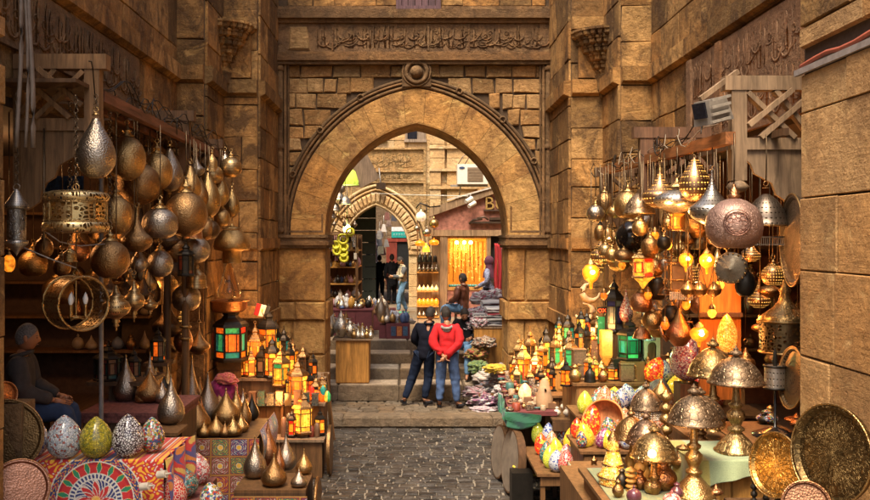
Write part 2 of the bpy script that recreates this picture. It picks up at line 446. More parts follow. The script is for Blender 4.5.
tag(S.build('stone_steps', [STEP, stone('worn_skylit_tread', (.50, .43, .34), (.36, .30, .23), stain=(.2, .16, .12), scale=1.5, bump=.5, island=.2)]), kind='structure')  # paler treads: real wear, plus light from overhead put into the colour
U = MB(); random.seed(5)
U.bx(-60, 60, 19.42, 120, -.5, 1.02)
y = 19.43
while y < 46:
    h = rnd(.45, .7); x = -3.4
    while x < 3.1:
        w = rnd(.6, 1.1)
        U.block([(x+.004, y+.004, 1.0), (x+w-.004, y+.004, 1.0), (x+w-.004, y+h-.004, 1.0), (x+.004, y+h-.004, 1.0)], (0, 0, 1), .08+rnd(-.004, .003), .006); x += w
    y += h
tag(U.build('upper_street_paving', PAVE), kind='structure')

# ---- side walls of the near street
random.seed(21)
ZT = 11.0
def side_wall(name, label, plan, openz, open_range, nearx, seed):
    random.seed(seed)
    root = thing(name, label, 'wall', (plan[0][0], plan[0][1], 0))
    mb = MB(); bk = MB()
    for i, (a, b) in enumerate(zip(plan, plan[1:])):
        dx, dy = b[0]-a[0], b[1]-a[1]; Lg = math.hypot(dx, dy); n = (dy/Lg, -dx/Lg)
        long = Lg > 4
        def sk(u, z, w, h):
            yy = a[1]+dy/Lg*u
            return long and open_range[0] < yy < open_range[1] and openz[0] < z < openz[1]
        masonry(mb, a, b, 0, 5.34, (.42, .55), (.45, .85), skip=sk, ragged=.010)
        masonry(mb, a, b, 5.34, ZT, (.5, .72), (.6, 1.3), ragged=.010)
        th = .55
        def back(y0, y1, z0, z1):
            if abs(dx) < .01: X0, X1 = sorted((a[0], a[0]-n[0]*th)); bk.bx(X0, X1, y0, y1, z0, z1)
            else: X0, X1 = sorted((a[0], b[0])); bk.bx(X0, X1, a[1]+.002*i, a[1]+th, z0, z1)
        if long:
            y0, y1 = sorted((a[1], b[1]))
            if y0 < open_range[0]: back(y0, open_range[0], 0, ZT)
            back(open_range[0], open_range[1], openz[1], ZT); back(open_range[0], open_range[1], 0, openz[0])
            back(open_range[1], y1, 0, ZT)
        else: back(min(a[1], b[1]), max(a[1], b[1]), 0, ZT)
    mb.build('masonry', OCH, root); bk.build('core', MORT, root)
    s = MB(); sweep_band(s, plan, .25, .11, 5.34); s.build('string_course', OCH, root)
    return root
LP = [(-3.26, 6.3), (-3.26, 12.5), (-2.85, 12.5), (-2.85, 13.65), (-2.305, 13.65), (-2.305, 15.6)]
RP = [(2.44, 15.6), (2.44, 13.65), (2.95, 13.65), (2.95, 12.6), (3.4, 12.6), (3.4, 6.5)]
lw = side_wall('side_wall', 'tall stained ochre stone wall rising above the spherical brass lamps', LP, (1.1, 4.25), (6.9, 11.9), -3.26, 31)
rw = side_wall('side_wall', 'tall stained stone wall with carved script band above the lit lamp shop', RP, (.9, 4.2), (7.2, 12.1), 3.4, 32)
# carved bands under the string course
s = MB(); s.bx(-3.24, -3.19, 6.6, 10.6, 4.72, 5.3); letters_relief(s, (-3.19, 6.65, 4.75), (0, 1, 0), (0, 0, 1), (1, 0, 0), 3.9, .52, .0, 40, 3, .015)
s.build('carved_band', OCH_D, lw)
s = MB(); s.bx(3.33, 3.38, 7.0, 10.7, 4.25, 5.3)
letters_relief(s, (3.33, 10.6, 4.3), (0, -1, 0), (0, 0, 1), (-1, 0, 0), 3.5, .50, -.007, 40, 8, .017)
letters_relief(s, (3.33, 10.6, 4.76), (0, -1, 0), (0, 0, 1), (-1, 0, 0), 3.5, .50, -.007, 40, 28, .017)
for yy in (7.45, 9.6, 10.6): s.bx(3.30, 3.33, yy, yy+.16, 4.25, 5.3)
s.build('carved_band', stone('red_sooty_stone', (.30, .175, .095), (.20, .11, .06), stain=(.10, .055, .03), stain_amt=.6), rw)
# muqarnas corbels in the re-entrant corners
def corbel(parent, cx, cy, cz, sx):
    m = MB(); random.seed(3)
    for tier in range(6):
        w = .10+.07*tier; z = cz-.24+tier*.115
        for k in range(tier+2):
            a = (k+.5)/(tier+2)*PI/2
            px_, py_ = cx+sx*w*math.cos(a), cy-w*math.sin(a)
            m.lathe([(0, .015), (.03, .04+rnd(0, .02)), (.09, .062), (.09, .078), (.125, .078)], (px_, py_, z), 5, rotz(a), smooth=False)
        m.bx(min(cx, cx+sx*w*.75), max(cx, cx+sx*w*.75), cy-w*.75, cy+.001*tier, z+.015, z+.115)
    m.lathe([(-.34, .02), (-.24, .06), (-.22, .1), (-.1, .10), (0, .12)], (cx+sx*.05, cy-.05, cz-.2), 6, smooth=False)
    m.build('muqarnas_corbel', OCH, parent)
corbel(lw, -2.84, 13.63, 5.95, 1)
corbel(rw, 2.94, 13.63, 5.85, -1)
for par, x0, x1, yy, zz in ((lw, -2.83, -2.3, 13.65, 6.35), (rw, 2.44, 2.93, 13.65, 6.35)):
    s = MB(); s.bx(x0, x1, yy-.13, yy-.03, zz, zz+.18); s.bx(x0+.1, x1-.1, yy-.09, yy-.031, 5.62, 6.3); s.build('raised_panel', OCH, par)
# lower offset on the piers, as on the gate jambs
for par, pts in ((lw, [(-2.85, 13.65), (-2.305, 13.65), (-2.305, 15.5)]), (rw, [(2.44, 15.5), (2.44, 13.65), (2.95, 13.65)])):
    s = MB(); sweep_band(s, pts, .2, .07, 3.0); sweep_band(s, pts, .26, .08, 1.75); s.build('ledge', OCH, par)

# ---- near pillars at both edges
def pillar(label, xf, sgn, y0, y1, seed):
    random.seed(seed); root = thing('stone_pillar', label, 'pillar', (xf, y0, 0)); m = MB(); b = MB(); c = MB()
    a, e = ((xf, y0), (xf, y1)) if sgn < 0 else ((xf, y1), (xf, y0))
    masonry(m, a, e, 0, 4.42, (.5, .66), (.8, 1.5), (.03, .045), ragged=.004, chf=.008, gap=.01)
    far = ((xf, y1), (xf+sgn*.9, y1))
    if sgn < 0: masonry(m, (xf, y1), (xf-.5, y1), 0, 4.42, (.5, .66), (.5, .9), (.02, .03))
    else: masonry(m, (xf+.5, y1), (xf, y1), 0, 4.42, (.5, .66), (.5, .9), (.02, .03))
    X0, X1 = sorted((xf, xf+sgn*.9)); b.bx(X0, X1, y0-2, y1, 0, ZT)
    xs = xf+sgn*.06
    a2, e2 = ((xs, y0), (xs, y1)) if sgn < 0 else ((xs, y1), (xs, y0))
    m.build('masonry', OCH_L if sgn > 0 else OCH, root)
    d = MB(); sweep_band(d, [a2, e2], .16, .10, 4.6); d.build('ledge', OCH_L, root)
    t = MB(); masonry(t, a2, e2, 4.78, ZT, (.5, .8), (.8, 1.4), (.08, .1)); t.build('upper_masonry', OCH, root)
    b.build('core', MORT, root)
    if sgn > 0:
        r = MB(); letters_relief(r, (xf+.03, y1-.08, 4.86), (0, -1, 0), (0, 0, 1), (-1, 0, 0), 2.2, .55, -.045, 20, 5, .04); r.build('carved_ornament', OCH_L, root)
        p = MB(); p.tube([(xf-.03, y, 4.5+.012*math.sin(y*9)) for y in [y0+i*.2 for i in range(int((y1-y0)/.2)+1)]]+[(xf-.02, y1+.02, 4.49)], .018, 7); p.build('conduit', plain('red_cable_cover', (.30, .07, .035), .6), root)
        p = MB(); p.bx(xf-.062, xf-.034, y0, y1+.05, 4.42, 4.465); p.build('cable_tray', plain('grey_cable_tray', (.26, .22, .2), .6), root)
    return root
pillar('pale coursed stone pillar with a red cable beside the large brass trays', 3.0, 1, 4.0, 6.84, 41)
pl = pillar('dark stone pillar edge beside the hanging silver lantern', -2.94, -1, 4.0, 6.45, 42)
for k, (x, r) in enumerate(((-2.86, .016), (-2.82, .012), (-2.79, .018))):
    m = MB(); m.tube([(x+.02*math.sin(z*3+k), 6.58+.02*k, z) for z in [3.85+i*.15 for i in range(12)]], r, 7); m.build('cable', plain('grey_cable', (.12, .09, .07), .6), pl)

# ---- the gate wall
AY, ACX, SPR = 15.6, .113, 3.17
def arc(hw, c, n=22, cx=ACX, z0=SPR, st=0):       # pointed arch outline from left springing to right springing, on short uprights st
    R = hw+c; th = math.acos(c/R); pts = [(cx-hw, z0)] if st else []; z0 += st
    for i in range(n+1): a = PI-(th*i/n); pts.append((cx+c+R*math.cos(a), z0+R*math.sin(a)))
    return pts+[(2*cx-x, z) for x, z in reversed(pts[:-1])]
gate = thing('gate_wall', 'great stone gateway wall with pointed plastered arch and carved inscription', 'gateway', (0, AY, 0))
ST, AC = .13, .34
inn, out = arc(1.582, AC, st=ST), arc(2.19, AC, st=ST)
m = MB()
for k in range(len(inn)-1):     # plain arch band: face, soffit
    (x0, z0), (x1, z1), (X1, Z1), (X0, Z0) = arc(1.60, AC, st=ST)[k], arc(1.60, AC, st=ST)[k+1], out[k+1], out[k]
    yf, yb = AY-.04, AY+1.1
    vs = [(x0, yf, z0), (x1, yf, z1), (X1, yf, Z1), (X0, yf, Z0), (x0, yb, z0), (x1, yb, z1), (X1, yb, Z1), (X0, yb, Z0)]
    m.add(vs, [(3, 2, 1, 0), (4, 5, 6, 7), (0, 1, 5, 4), (2, 3, 7, 6)])
m.build('arch_ring', MORT, gate)
m = MB(); random.seed(14)
A1, A2 = arc(1.60, AC, 44, st=ST), arc(2.175, AC, 44, st=ST); k = 0
while k < len(A1)-1:       # long voussoirs with worn joints
    n_ = min(random.choice((4, 5, 6)), len(A1)-1-k); pr = .018+rnd(0, .003)
    for e in range(n_):
        a, b2 = k+e, k+e+1; f0 = .04 if e == 0 else 0; f1 = .04 if e == n_-1 else 0
        L1 = lambda A, i, j, f: (A[i][0]+(A[j][0]-A[i][0])*f, AY-.04, A[i][1]+(A[j][1]-A[i][1])*f)
        q = [L1(A1, a, b2, f0), L1(A1, b2, a, f1), L1(A2, b2, a, f1), L1(A2, a, b2, f0)]; q = q[::-1]
        vs = [Vector(p) for p in q]; w4 = [p+Vector((0, -pr, 0)) for p in vs]
        o_ = len(m.v)
        if e == 0: m.add(vs+w4, [(4, 5, 6, 7), (0, 1, 5, 4), (2, 3, 7, 6), (3, 0, 4, 7)]); last = (o_+5, o_+6, o_+1, o_+2)
        else:
            m.add(vs+w4, [(4, 5, 6, 7), (0, 1, 5, 4), (2, 3, 7, 6)])
        if e == n_-1: m.f.append([o_+1, o_+2, o_+6, o_+5]); m.mi.append(0); m.sm.append(False); m.uv.append(None)
    k += n_
o = m.build('voussoirs', PLAS, gate)
import bmesh
bm = bmesh.new(); bm.from_mesh(o.data); bmesh.ops.remove_doubles(bm, verts=bm.verts, dist=.0008); bmesh.ops.recalc_face_normals(bm, faces=bm.faces); bm.to_mesh(o.data); bm.free()
m = MB()
for k in range(len(inn)-1):
    (x0, z0), (x1, z1) = inn[k], inn[k+1]; m.add([(x0, AY-.055, z0), (x1, AY-.055, z1), (x1, AY+1.102, z1), (x0, AY+1.102, z0)], [(0, 1, 2, 3)])
    (X0, Z0), (X1, Z1) = arc(1.60, AC, st=ST)[k], arc(1.60, AC, st=ST)[k+1]; m.add([(X0, AY-.055, Z0), (X1, AY-.055, Z1), (x1, AY-.055, z1), (x0, AY-.055, z0)], [(0, 1, 2, 3)])
m.build('soffit', PLAS, gate)
m = MB()
for hwm, rr, yo in ((2.225, .030, .06), (2.295, .022, .075), (2.35, .032, .05)):
    pts = [(x, AY-yo+.02, z) for x, z in arc(hwm, AC, 30, st=ST)]
    m.tube([Vector(p) for p in pts], rr, 8)
for sgn in (-1, 1):       # carved label stops along the moulding
    for k in range(9, 30, 7):
        x, z = arc(2.33, AC, 30, st=ST)[k if sgn < 0 else 60-k]; m.torus((x, AY-.075, z), .05, .016, rotx(PI/2), 12, 5)
m.build('arch_moulding', OCH_D, gate)
# spandrel: solid wall with the arch cut out, then rough stones set in it
o2 = arc(2.2, AC, st=ST); half = len(o2)//2
M4 = Matrix(((1, 0, 0, 0), (0, 0, 1, AY+.03), (0, 1, 0, 0), (0, 0, 0, 1)))
m = MB(); m.prism([(ACX-2.6, SPR)]+o2[:half+1]+[(ACX, 6.25), (ACX-2.6, 6.25)], M4, 1.0); m.prism([(ACX, 6.25)]+o2[half:]+[(ACX+2.6, SPR), (ACX+2.6, 6.25)], M4, 1.0)
m.bx(-2.6, 2.7, AY+.03, AY+1.05, 6.25, ZT); m.build('wall_core', MORT, gate)
random.seed(8); m = MB()
def sk(u, z, w, h):
    x = -2.12+u; best = 9
    R = 2.2+AC; zz = max(0, z-SPR-ST-h*.3)
    ins = math.hypot(x-(ACX+AC), zz) if x < ACX else math.hypot(x-(ACX-AC), zz)
    return ins < R+.10 and z < 6.0
masonry(m, (-2.12, AY+.03), (2.36, AY+.03), SPR, 6.21, (.13, .31), (.16, .55), (.035, .055), skip=sk, gap=.022, ragged=.02, chf=.015)
m.build('rubble_masonry', RUB, gate)
m = MB(); random.seed(12); masonry(m, (-2.12, AY+.03), (2.36, AY+.03), 7.22, ZT, (.34, .5), (.3, .8), (.03, .06), gap=.02, ragged=.01, skip=lambda u, z, w, h: -.25 < -2.12+u < .55 and z < 8.6)
m.build('upper_masonry', OCH, gate)
m = MB()
for z0, z1, t in ((6.20, 6.26, .16), (6.26, 6.36, .20), (6.36, 6.42, .12), (6.92, 6.99, .12), (6.99, 7.14, .19), (7.14, 7.2, .14)): m.bx(-2.3, 2.43, AY-t+.03, AY+.03, z0, z1)
m.build('cornice', OCH_D, gate)
m = MB(); m.bx(-2.28, 2.42, AY-.05, AY+.028, 6.42, 6.92)
letters_relief(m, (-1.62, AY-.05, 6.45), (1, 0, 0), (0, 0, 1), (0, -1, 0), 3.9, .44, .006, 60, 17, .015)
for x in (-1.35, .3, 1.0): m.bx(x, x+.03, AY-.075, AY-.05, 6.44, 6.9)
m.build('inscription_band', stone('brown_carved_stone', (.25, .15, .07), (.16, .09, .045), stain=(.06, .034, .018), scale=2, stain_amt=.7), gate)
m = MB(); m.block([(-2.1, AY-.052, 6.45), (-1.72, AY-.052, 6.45), (-1.78, AY-.052, 6.86), (-2.08, AY-.052, 6.86)], (0, -1, 0), .03, .03); m.build('patched_stone', RUB, gate)
m = MB(); m.torus((ACX, AY-.10, 6.07), .18, .04, rotx(PI/2), 30, 8); m.torus((ACX, AY-.09, 6.07), .24, .018, rotx(PI/2), 30, 6); m.ball((ACX, AY-.10, 6.07), .11, 18, 12, sc=(1, 1, 1))
m.box((ACX, AY-.02, 6.07), (.5, .14, .5)); m.build('keystone_boss', OCH_D, gate)
for x, sgn in ((-2.24, 1), (2.39, -1)):   # angle colonnettes
    m = MB()
    for dx, r in ((0, .05), (.085*sgn, .028), (.14*sgn, .018)): m.cyl((x+dx, AY-.06, SPR+.05), (x+dx, AY-.06, 6.2), r, seg=10)
    for z in (3.3, 4.75, 6.1): m.lathe([(0, .07), (.04, .085), (.08, .06)], (x, AY-.06, z), 10)
    m.build('colonnette', OCH_D, gate)
for X0, X1 in ((-2.30, -1.472), (1.70, 2.435)):   # jambs: big old blocks under moulded imposts
    random.seed(int(X1*10)); m = MB(); sgn = 1 if X0 < 0 else -1; xin = X1 if X0 < 0 else X0
    m.bx(X0+.03, X1-.03, AY+.03, AY+1.1, 0, SPR-.14)
    zs = [0.1, .75, 1.18, 1.78, 2.1, 3.03]
    for z0, z1 in zip(zs, zs[1:]):
        wide = .05 if (z0, z1) == (1.78, 2.1) else 0
        a, e = (X0, AY+.03), (X1, AY+.03)
        masonry(m, a, e, z0, z1, (z1-z0, z1-z0), (.9, .9) if rnd(0, 1) < .5 else (.36, .5), (.05+wide, .06+wide), ragged=.01, chf=.03)
        if sgn > 0: masonry(m, (X1-.03, AY+.06), (X1-.03, AY+1.1), z0, z1, (z1-z0, z1-z0), (.5, .6), (.025+wide, .03+wide), chf=.02)
        else: masonry(m, (X0+.03, AY+1.1), (X0+.03, AY+.06), z0, z1, (z1-z0, z1-z0), (.5, .6), (.025+wide, .03+wide), chf=.02)
    m.build('jamb', PLAS, gate)
    m = MB()
    for z0, z1, t in ((3.03, 3.08, .05), (3.08, 3.15, .09), (3.15, 3.21, .06), (3.21, 3.26, .08)): m.bx(X0-.0, X1+.03*(sgn > 0), AY-t-.02, AY+.02, z0, z1); m.bx(min(xin, xin+sgn*t*.7), max(xin, xin+sgn*t*.7), AY-t, AY+1.12, z0+.002, z1-.002)
    m.build('impost', OCH_D, gate)
    fr = MB(); xa, xb = sorted((xin-sgn*.03, X0+.12 if sgn > 0 else X1-.12))
    fr.bx(xa, xb, AY-.065, AY-.04, 3.3, 3.335); fr.bx(xa, xa+.03, AY-.065, AY-.04, 3.335, 3.75); fr.bx(xb-.03, xb, AY-.065, AY-.04, 3.335, 3.62)
    fr.build('sunk_panel_frame', OCH_D, gate)
# small shuttered window above the cornice
w = MB(); w.bx(-.24, -.15, AY-.14, AY+.05, 7.1, 8.5); w.bx(.44, .53, AY-.14, AY+.05, 7.1, 8.5); w.bx(-.15, .44, AY-.145, AY+.05, 7.1, 7.2); w.build('window', wood('violet_brown_wood', (.09, .045, .05)), gate)
w = MB()
for i in range(5): w.bx(-.148+i*.118, -.04+i*.118, AY-.09, AY-.05, 7.2, 8.5)
w.build('shutter', wood('violet_brown_wood', (.09, .045, .05)), gate)

# ---- shop rooms behind the side walls
def shop_room(label, x0, x1, y0, y1, z0, z1, wallm, street):
    r = thing('shop_room', label, 'shop', ((x0+x1)/2, (y0+y1)/2, z0))
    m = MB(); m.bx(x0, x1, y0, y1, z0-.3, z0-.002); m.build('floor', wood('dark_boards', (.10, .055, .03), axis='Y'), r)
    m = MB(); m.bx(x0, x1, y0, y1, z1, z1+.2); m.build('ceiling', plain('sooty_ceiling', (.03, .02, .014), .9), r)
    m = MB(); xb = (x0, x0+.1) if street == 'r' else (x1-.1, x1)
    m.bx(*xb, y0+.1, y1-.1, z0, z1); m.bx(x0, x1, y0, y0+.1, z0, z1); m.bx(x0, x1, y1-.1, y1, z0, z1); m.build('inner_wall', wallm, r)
    return r
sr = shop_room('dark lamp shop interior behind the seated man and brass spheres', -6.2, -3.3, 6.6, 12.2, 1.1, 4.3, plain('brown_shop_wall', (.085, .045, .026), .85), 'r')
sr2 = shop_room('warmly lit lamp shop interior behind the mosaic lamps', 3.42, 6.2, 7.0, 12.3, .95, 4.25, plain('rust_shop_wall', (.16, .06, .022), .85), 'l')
# ============================================================ the court beyond the gate
FY = 28.0
fac = thing('gatehouse_facade', 'pale carved stone facade with a cushion-voussoir arch beyond the gate', 'building', (0, FY, 1.08))
GX, GS = -1.06, 2.86
gi = arc(1.02, .45, 16, GX, GS); go = arc(1.12, .45, 16, GX, GS)
M4 = Matrix(((1, 0, 0, 0), (0, 0, 1, FY+.03), (0, 1, 0, 0), (0, 0, 0, 1))); hf = len(gi)//2
m = MB(); m.prism([(-8, 1.0), (GX-1.02, 1.0)]+gi[:hf+1]+[(GX, 12), (-8, 12)], M4, .8); m.prism([(GX, 12)]+gi[hf:]+[(GX+1.02, 1.0), (8, 1.0), (8, 12)], M4, .8)
m.build('wall_core', FAR_S, fac)
random.seed(4); m = MB()
def sk(u, z, w, h):
    x = -7+u
    if abs(x-GX) < 1.62 and z < 3.2: return True
    zz = z-GS-h*.3; R = 1.75+.45
    ins = math.hypot(x-(GX+.45), zz) if x < GX else math.hypot(x-(GX-.45), zz)
    if ins < R and z < 5: return True
    if -1.15 < x < 1.05-.55 and 5.0 < z < 6.0: return True
    return (-.15 < x < .5 and 6.2 < z < 7.3) or (-1.25 < x < -.75 and 6.2 < z < 7.3)
masonry(m, (-7, FY+.03), (7, FY+.03), 1.08, 9.5, (.3, .42), (.4, .8), (.02, .035), skip=sk)
m.build('masonry', FAR_S, fac)
m = MB(); m.bx(GX-2.0, .42, FY-.05, FY+.028, 5.02, 5.28); m.bx(GX-2.0, .42, FY-.03, FY+.028, 5.33, 5.98)
for z in (5.28, 5.98, 4.94): m.bx(GX-2.0, .47, FY-.10, FY-.03+.05, z, z+.06)
m.bx(.42, .5, FY-.09, FY+.02, 4.1, 6.04); letters_relief(m, (GX-1.9, FY-.03, 5.36), (1, 0, 0), (0, 0, 1), (0, -1, 0), 3.0, .58, .004, 40, 2, .012)
letters_relief(m, (GX-1.9, FY-.05, 5.04), (1, 0, 0), (0, 0, 1), (0, -1, 0), 3.0, .22, .004, 40, 6, .008)
m.build('carved_panel', FAR_C, fac)
m = MB()   # spandrel field carved round the arch
for sgn in (-1, 1):
    q = arc(1.62, .45, 16, GX, GS)
    poly = ([(GX-2.0, GS-.4), (GX-1.62, GS-.4)]+q[:hf+1]+[(GX, 4.93), (GX-2.0, 4.93)]) if sgn < 0 else ([(GX, 4.93)]+q[hf:]+[(GX+1.62, GS-.4), (GX+1.62+.2, 4.93)])
    m.prism(poly, Matrix(((1, 0, 0, 0), (0, 0, 1, FY-.03), (0, 1, 0, 0), (0, 0, 0, 1))), .058)
m.build('carved_spandrel', FAR_C, fac)
m = MB(); a1, a2 = arc(1.06, .45, 15, GX, GS), arc(1.42, .45, 15, GX, GS)
for k in range(len(a1)-1):   # cushion voussoirs
    q = [Vector((*a, 0)) for a in (a1[k], a1[k+1], a2[k+1], a2[k])]; c = sum(q, Vector())/4
    q = [c+(p-c)*.9 for p in q]; vs = [(p.x, FY-.06, p.y) for p in q]
    m.block(list(reversed(vs)), (0, -1, 0), .09, .05)
m.build('cushion_voussoirs', FAR_S, fac)
m = MB()
for hw, r in ((1.04, .04), (1.48, .035), (1.60, .05)): m.tube([(x, FY-.07, z) for x, z in arc(hw, .45, 20, GX, GS)], r, 7)
for x in (GX-1.32, GX+1.32): m.bx(x-.3, x+.3, FY-.1, FY+.02, 2.72, 2.86)
m.build('arch_moulding', FAR_S, fac)
for sgn in (-1, 1):
    m = MB(); masonry(m, (GX+sgn*1.32-.3, FY+.02), (GX+sgn*1.32+.3, FY+.02), 1.08, 2.72, (.3, .4), (.6, .6), (.05, .07)); m.build('jamb', FAR_S, fac)
for x0, x1, z0, z1 in ((-.08, .42, 6.3, 7.2), (-1.22, -.8, 6.32, 7.2)):
    m = MB(); m.bx(x0-.07, x0, FY-.06, FY+.1, z0, z1); m.bx(x1, x1+.07, FY-.06, FY+.1, z0, z1); m.bx(x0-.1, x1+.1, FY-.1, FY+.1, z0-.09, z0); w = m.build('window', wood('grey_shutter', (.22, .16, .11)), fac)
    m = MB(); m.bx(x0, x1, FY-.01, FY+.02, z0, z1); m.build('pane', plain('dark_pane', (.015, .015, .02), .2), w)
    m = MB(); m.bx(x1-.2, x1+.02, FY-.09, FY-.05, z0, z1); m.build('shutter', wood('grey_shutter', (.22, .16, .11)), w)
m = MB()      # taller pale portal block to the right with quoins
for z0 in [1.1+.42*i for i in range(18)]:
    m.bx(.62, .95+.12*((z0*10) % 2 > 1), FY-.16, FY+.02, z0, z0+.40)
    m.bx(1.15, 2.0, FY-.12, FY+.02, z0, z0+.405)
for z in (4.75, 5.3, 6.0): m.bx(.6, 2.1, FY-.2, FY-.0, z, z+.08)
m.build('pilaster', FAR_S, fac)

# side buildings of the court
for name, lab, x0, x1, y0, y1, h in (('court_building', 'plain stone building side lost behind the trinket stall', -7, -3.35, 16.75, 27.9, 7.5), ('court_building', 'stone building side behind the fabric stall', 3.0, 7, 16.75, 27.9, 7.0)):
    r = thing(name, lab, 'building', ((x0+x1)/2, y0, 1.08)); m = MB(); m.bx(x0, x1, y0, y1, 0, h); m.build('wall_core', MORT, r)
    m = MB(); random.seed(6)
    if x0 < 0: masonry(m, (x1, y0), (x1, y1), 1.08, h, (.4, .5), (.5, .9))
    else: masonry(m, (x0, y1), (x0, y0), 1.08, h, (.4, .5), (.5, .9))
    m.build('masonry', FAR_S, r)

# covered passage and lane behind the far arch
r = thing('passage_building', 'dark covered passage seen through the far arch', 'building', (-1.0, 28.9, 1.08))
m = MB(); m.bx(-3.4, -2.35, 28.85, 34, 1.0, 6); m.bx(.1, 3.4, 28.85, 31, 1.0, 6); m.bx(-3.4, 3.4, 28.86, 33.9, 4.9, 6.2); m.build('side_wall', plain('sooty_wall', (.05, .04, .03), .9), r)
m = MB()
for i in range(9): m.bx(-2.3, -1.12, 29.5+.01*i, 29.56+.01*i, 1.1+i*.4, 1.48+i*.4)
m.build('roller_shutter', plain('dark_green_metal', (.022, .028, .02), .6), r)
r = thing('lane_building', 'shop front with teal sign at the end of the covered lane', 'building', (0, 38, 1.08))
m = MB(); m.bx(-2.4, 3.6, 38, 39, 1.0, 8); m.build('wall', stone('lane_stone', (.22, .16, .10), (.15, .10, .06), scale=1.2), r)
m = MB(); m.bx(-1.0, -.55, 37.9, 38.02, 1.08, 3.15); m.bx(.1, .3, 37.9, 38.02, 1.08, 3.15); m.bx(-1.0, .3, 37.88, 38.02, 3.1, 3.24); m.build('door_frame', wood('red_door_wood', (.20, .035, .02)), r)
m = MB(); m.bx(-.55, .1, 37.95, 38.01, 1.08, 3.1); m.build('door', plain('black_door', (.02, .02, .02), .3), r)
m = MB(); m.bx(-.78, .02, 37.86, 37.98, 3.27, 3.52); sgn_ = m.build('sign_board', plain('teal_sign', (.02, .30, .26), .4), r)
for i in range(7):
    m = MB()
    if i == 6: m.bx(-.78, .02, 37.85, 37.98, 3.54, 3.72); m.build('white_sign_strip', plain('white_board', (.6, .6, .6), .5), r); break
    x = -.7+i*.11; m.tube([(x, 37.855, 3.34), (x+.03, 37.855, 3.44), (x+.07, 37.855, 3.38), (x+.05, 37.855, 3.33)], .008, 5)
    m.build('sign_letter', plain('white_board', (.6, .6, .6), .5), sgn_)
random.seed(9); shirtc = [(.5, .45, .4), (.25, .1, .08), (.08, .08, .1), (.55, .5, .35), (.3, .2, .15)]
for i in range(16):   # goods hung along the lane
    x, z, y = rnd(-1.25, -.55), rnd(2.3, 4.3), rnd(35.2, 36.2); m = MB()
    if i > 10: x, z, y = rnd(-.5, .45), rnd(3.75, 4.3), rnd(36.4, 37)
    m.box((x, y, z), (.22, .12, .3), rotz(rnd(-.4, .4)), taper=rnd(.4, .9)); m.tube([(x, y, z+.14), (x, y, z+.5)], .008, 4)
    tag(m.build('hanging_bag', plain('bag_%d' % (i % 5), shirtc[i % 5], .8)), 'small hanging bag in the lane beyond the far arch', 'bag', 'bags hung along the far lane')
for i in range(10):
    m = MB(); z = 1.08; x = -1.3+.02*(i % 3); y = 32+i*.55
    h = rnd(1.2, 2.6); m.box((x-.15, y, z+h/2), (.3, .4, h), taper=.8); m.ball((x-.1, y-.15, z+h*.8), .13, 8, 6)
    tag(m.build('goods_pile', plain('bag_%d' % (i % 5), shirtc[i % 5], .8)), 'stacked wares along the side of the far lane', 'goods', 'stacked wares along the far lane')

# ---- the jeweller-like shop at the right of the court
SY = 24.5
sp = thing('shop_front', 'marble-faced shop with raking gable, gold sign letters and glowing yellow window', 'shop', (1.6, SY, 1.08))
def X(px, d=SY): return (px-CX)*d/F
def Z(py, d=SY): return CZ-(py-CY)*d/F
MARB = plain('red_marble', (.30, .13, .095), .35, nz=.5, ns=9)
FRM = wood('greybrown_frame', (.26, .17, .095))
M4 = Matrix(((1, 0, 0, 0), (0, 0, 1, SY), (0, 1, 0, 0), (0, 0, 0, 1)))
x0, x1 = X(432), 2.95
m = MB(); m.prism([(x0, Z(233)), (x1, Z(233)), (x1, Z(183)), (x0, Z(214))], M4, .4); m.build('gable_panel', MARB, sp)
m = MB(); m.prism([(x0-.08, Z(209)), (x1, Z(176)), (x1, Z(185)), (x0-.08, Z(217))], Matrix.Translation((0, -.12, 0)) @ M4, .5); m.bar((x0-.03, SY-.02, Z(214)), (x0-.03, SY-.02, Z(232)), .14, .18)
m.bx(x0-.1, x1, SY-.12, SY+.1, Z(236), Z(230)); m.build('gable_frame', FRM, sp)
m = MB(); m.prism([(x0+.4, Z(201)), (x1, Z(181)), (x1, Z(179.5)), (x0+.4, Z(199.5))], Matrix.Translation((0, -.16, 0)) @ M4, .04); m.build('gable_trim', plain('pale_trim', (.5, .45, .38), .5), sp)
m = MB(); m.bx(X(440), X(447), SY-.1, SY+.1, 1.08, Z(236)); m.build('post', FRM, sp)
m = MB(); m.bx(X(487), X(490.5), SY-.08, SY+.1, 1.08, Z(236)); m.build('post', FRM, sp)
m = MB(); m.bx(X(447), X(487), SY-.06, SY+.3, 1.08, Z(290)); m.build('dado', MARB, sp)
m = MB(); m.bx(X(447), X(487), SY-.08, SY+.02, Z(290), Z(287)); m.bx(X(447), X(487), SY-.08, SY+.02, Z(238.5), Z(236)); m.bx(X(447), X(448.2), SY-.07, SY, Z(287), Z(238.5)); m.bx(X(485.8), X(487), SY-.07, SY, Z(287), Z(238.5))
win = m.build('display_window', wood('honey_wood', (.42, .22, .06)), sp)
m = MB(); m.bx(X(447), X(489), SY+.75, SY+.8, 1.6, Z(236)); m.bx(X(446), X(447), SY+.02, SY+.8, 1.6, Z(236)); m.bx(X(487), X(488), SY+.02, SY+.8, 1.6, Z(236)); m.bx(X(446), X(489), SY+.02, SY+.8, Z(237), Z(235)); m.build('window_lining', glow('yellow_emitting_lining', (.9, .38, .04), .28), win)  # lining emits by itself: the window's lamplight is put into its material
random.seed(14); gold = glow('lit_gold', (1.0, .50, .08), .55); dgold = metal('necklace_gold', (.75, .42, .10), .3, 'hammer')  # gold strings emit too, lamplight on them put into the colour
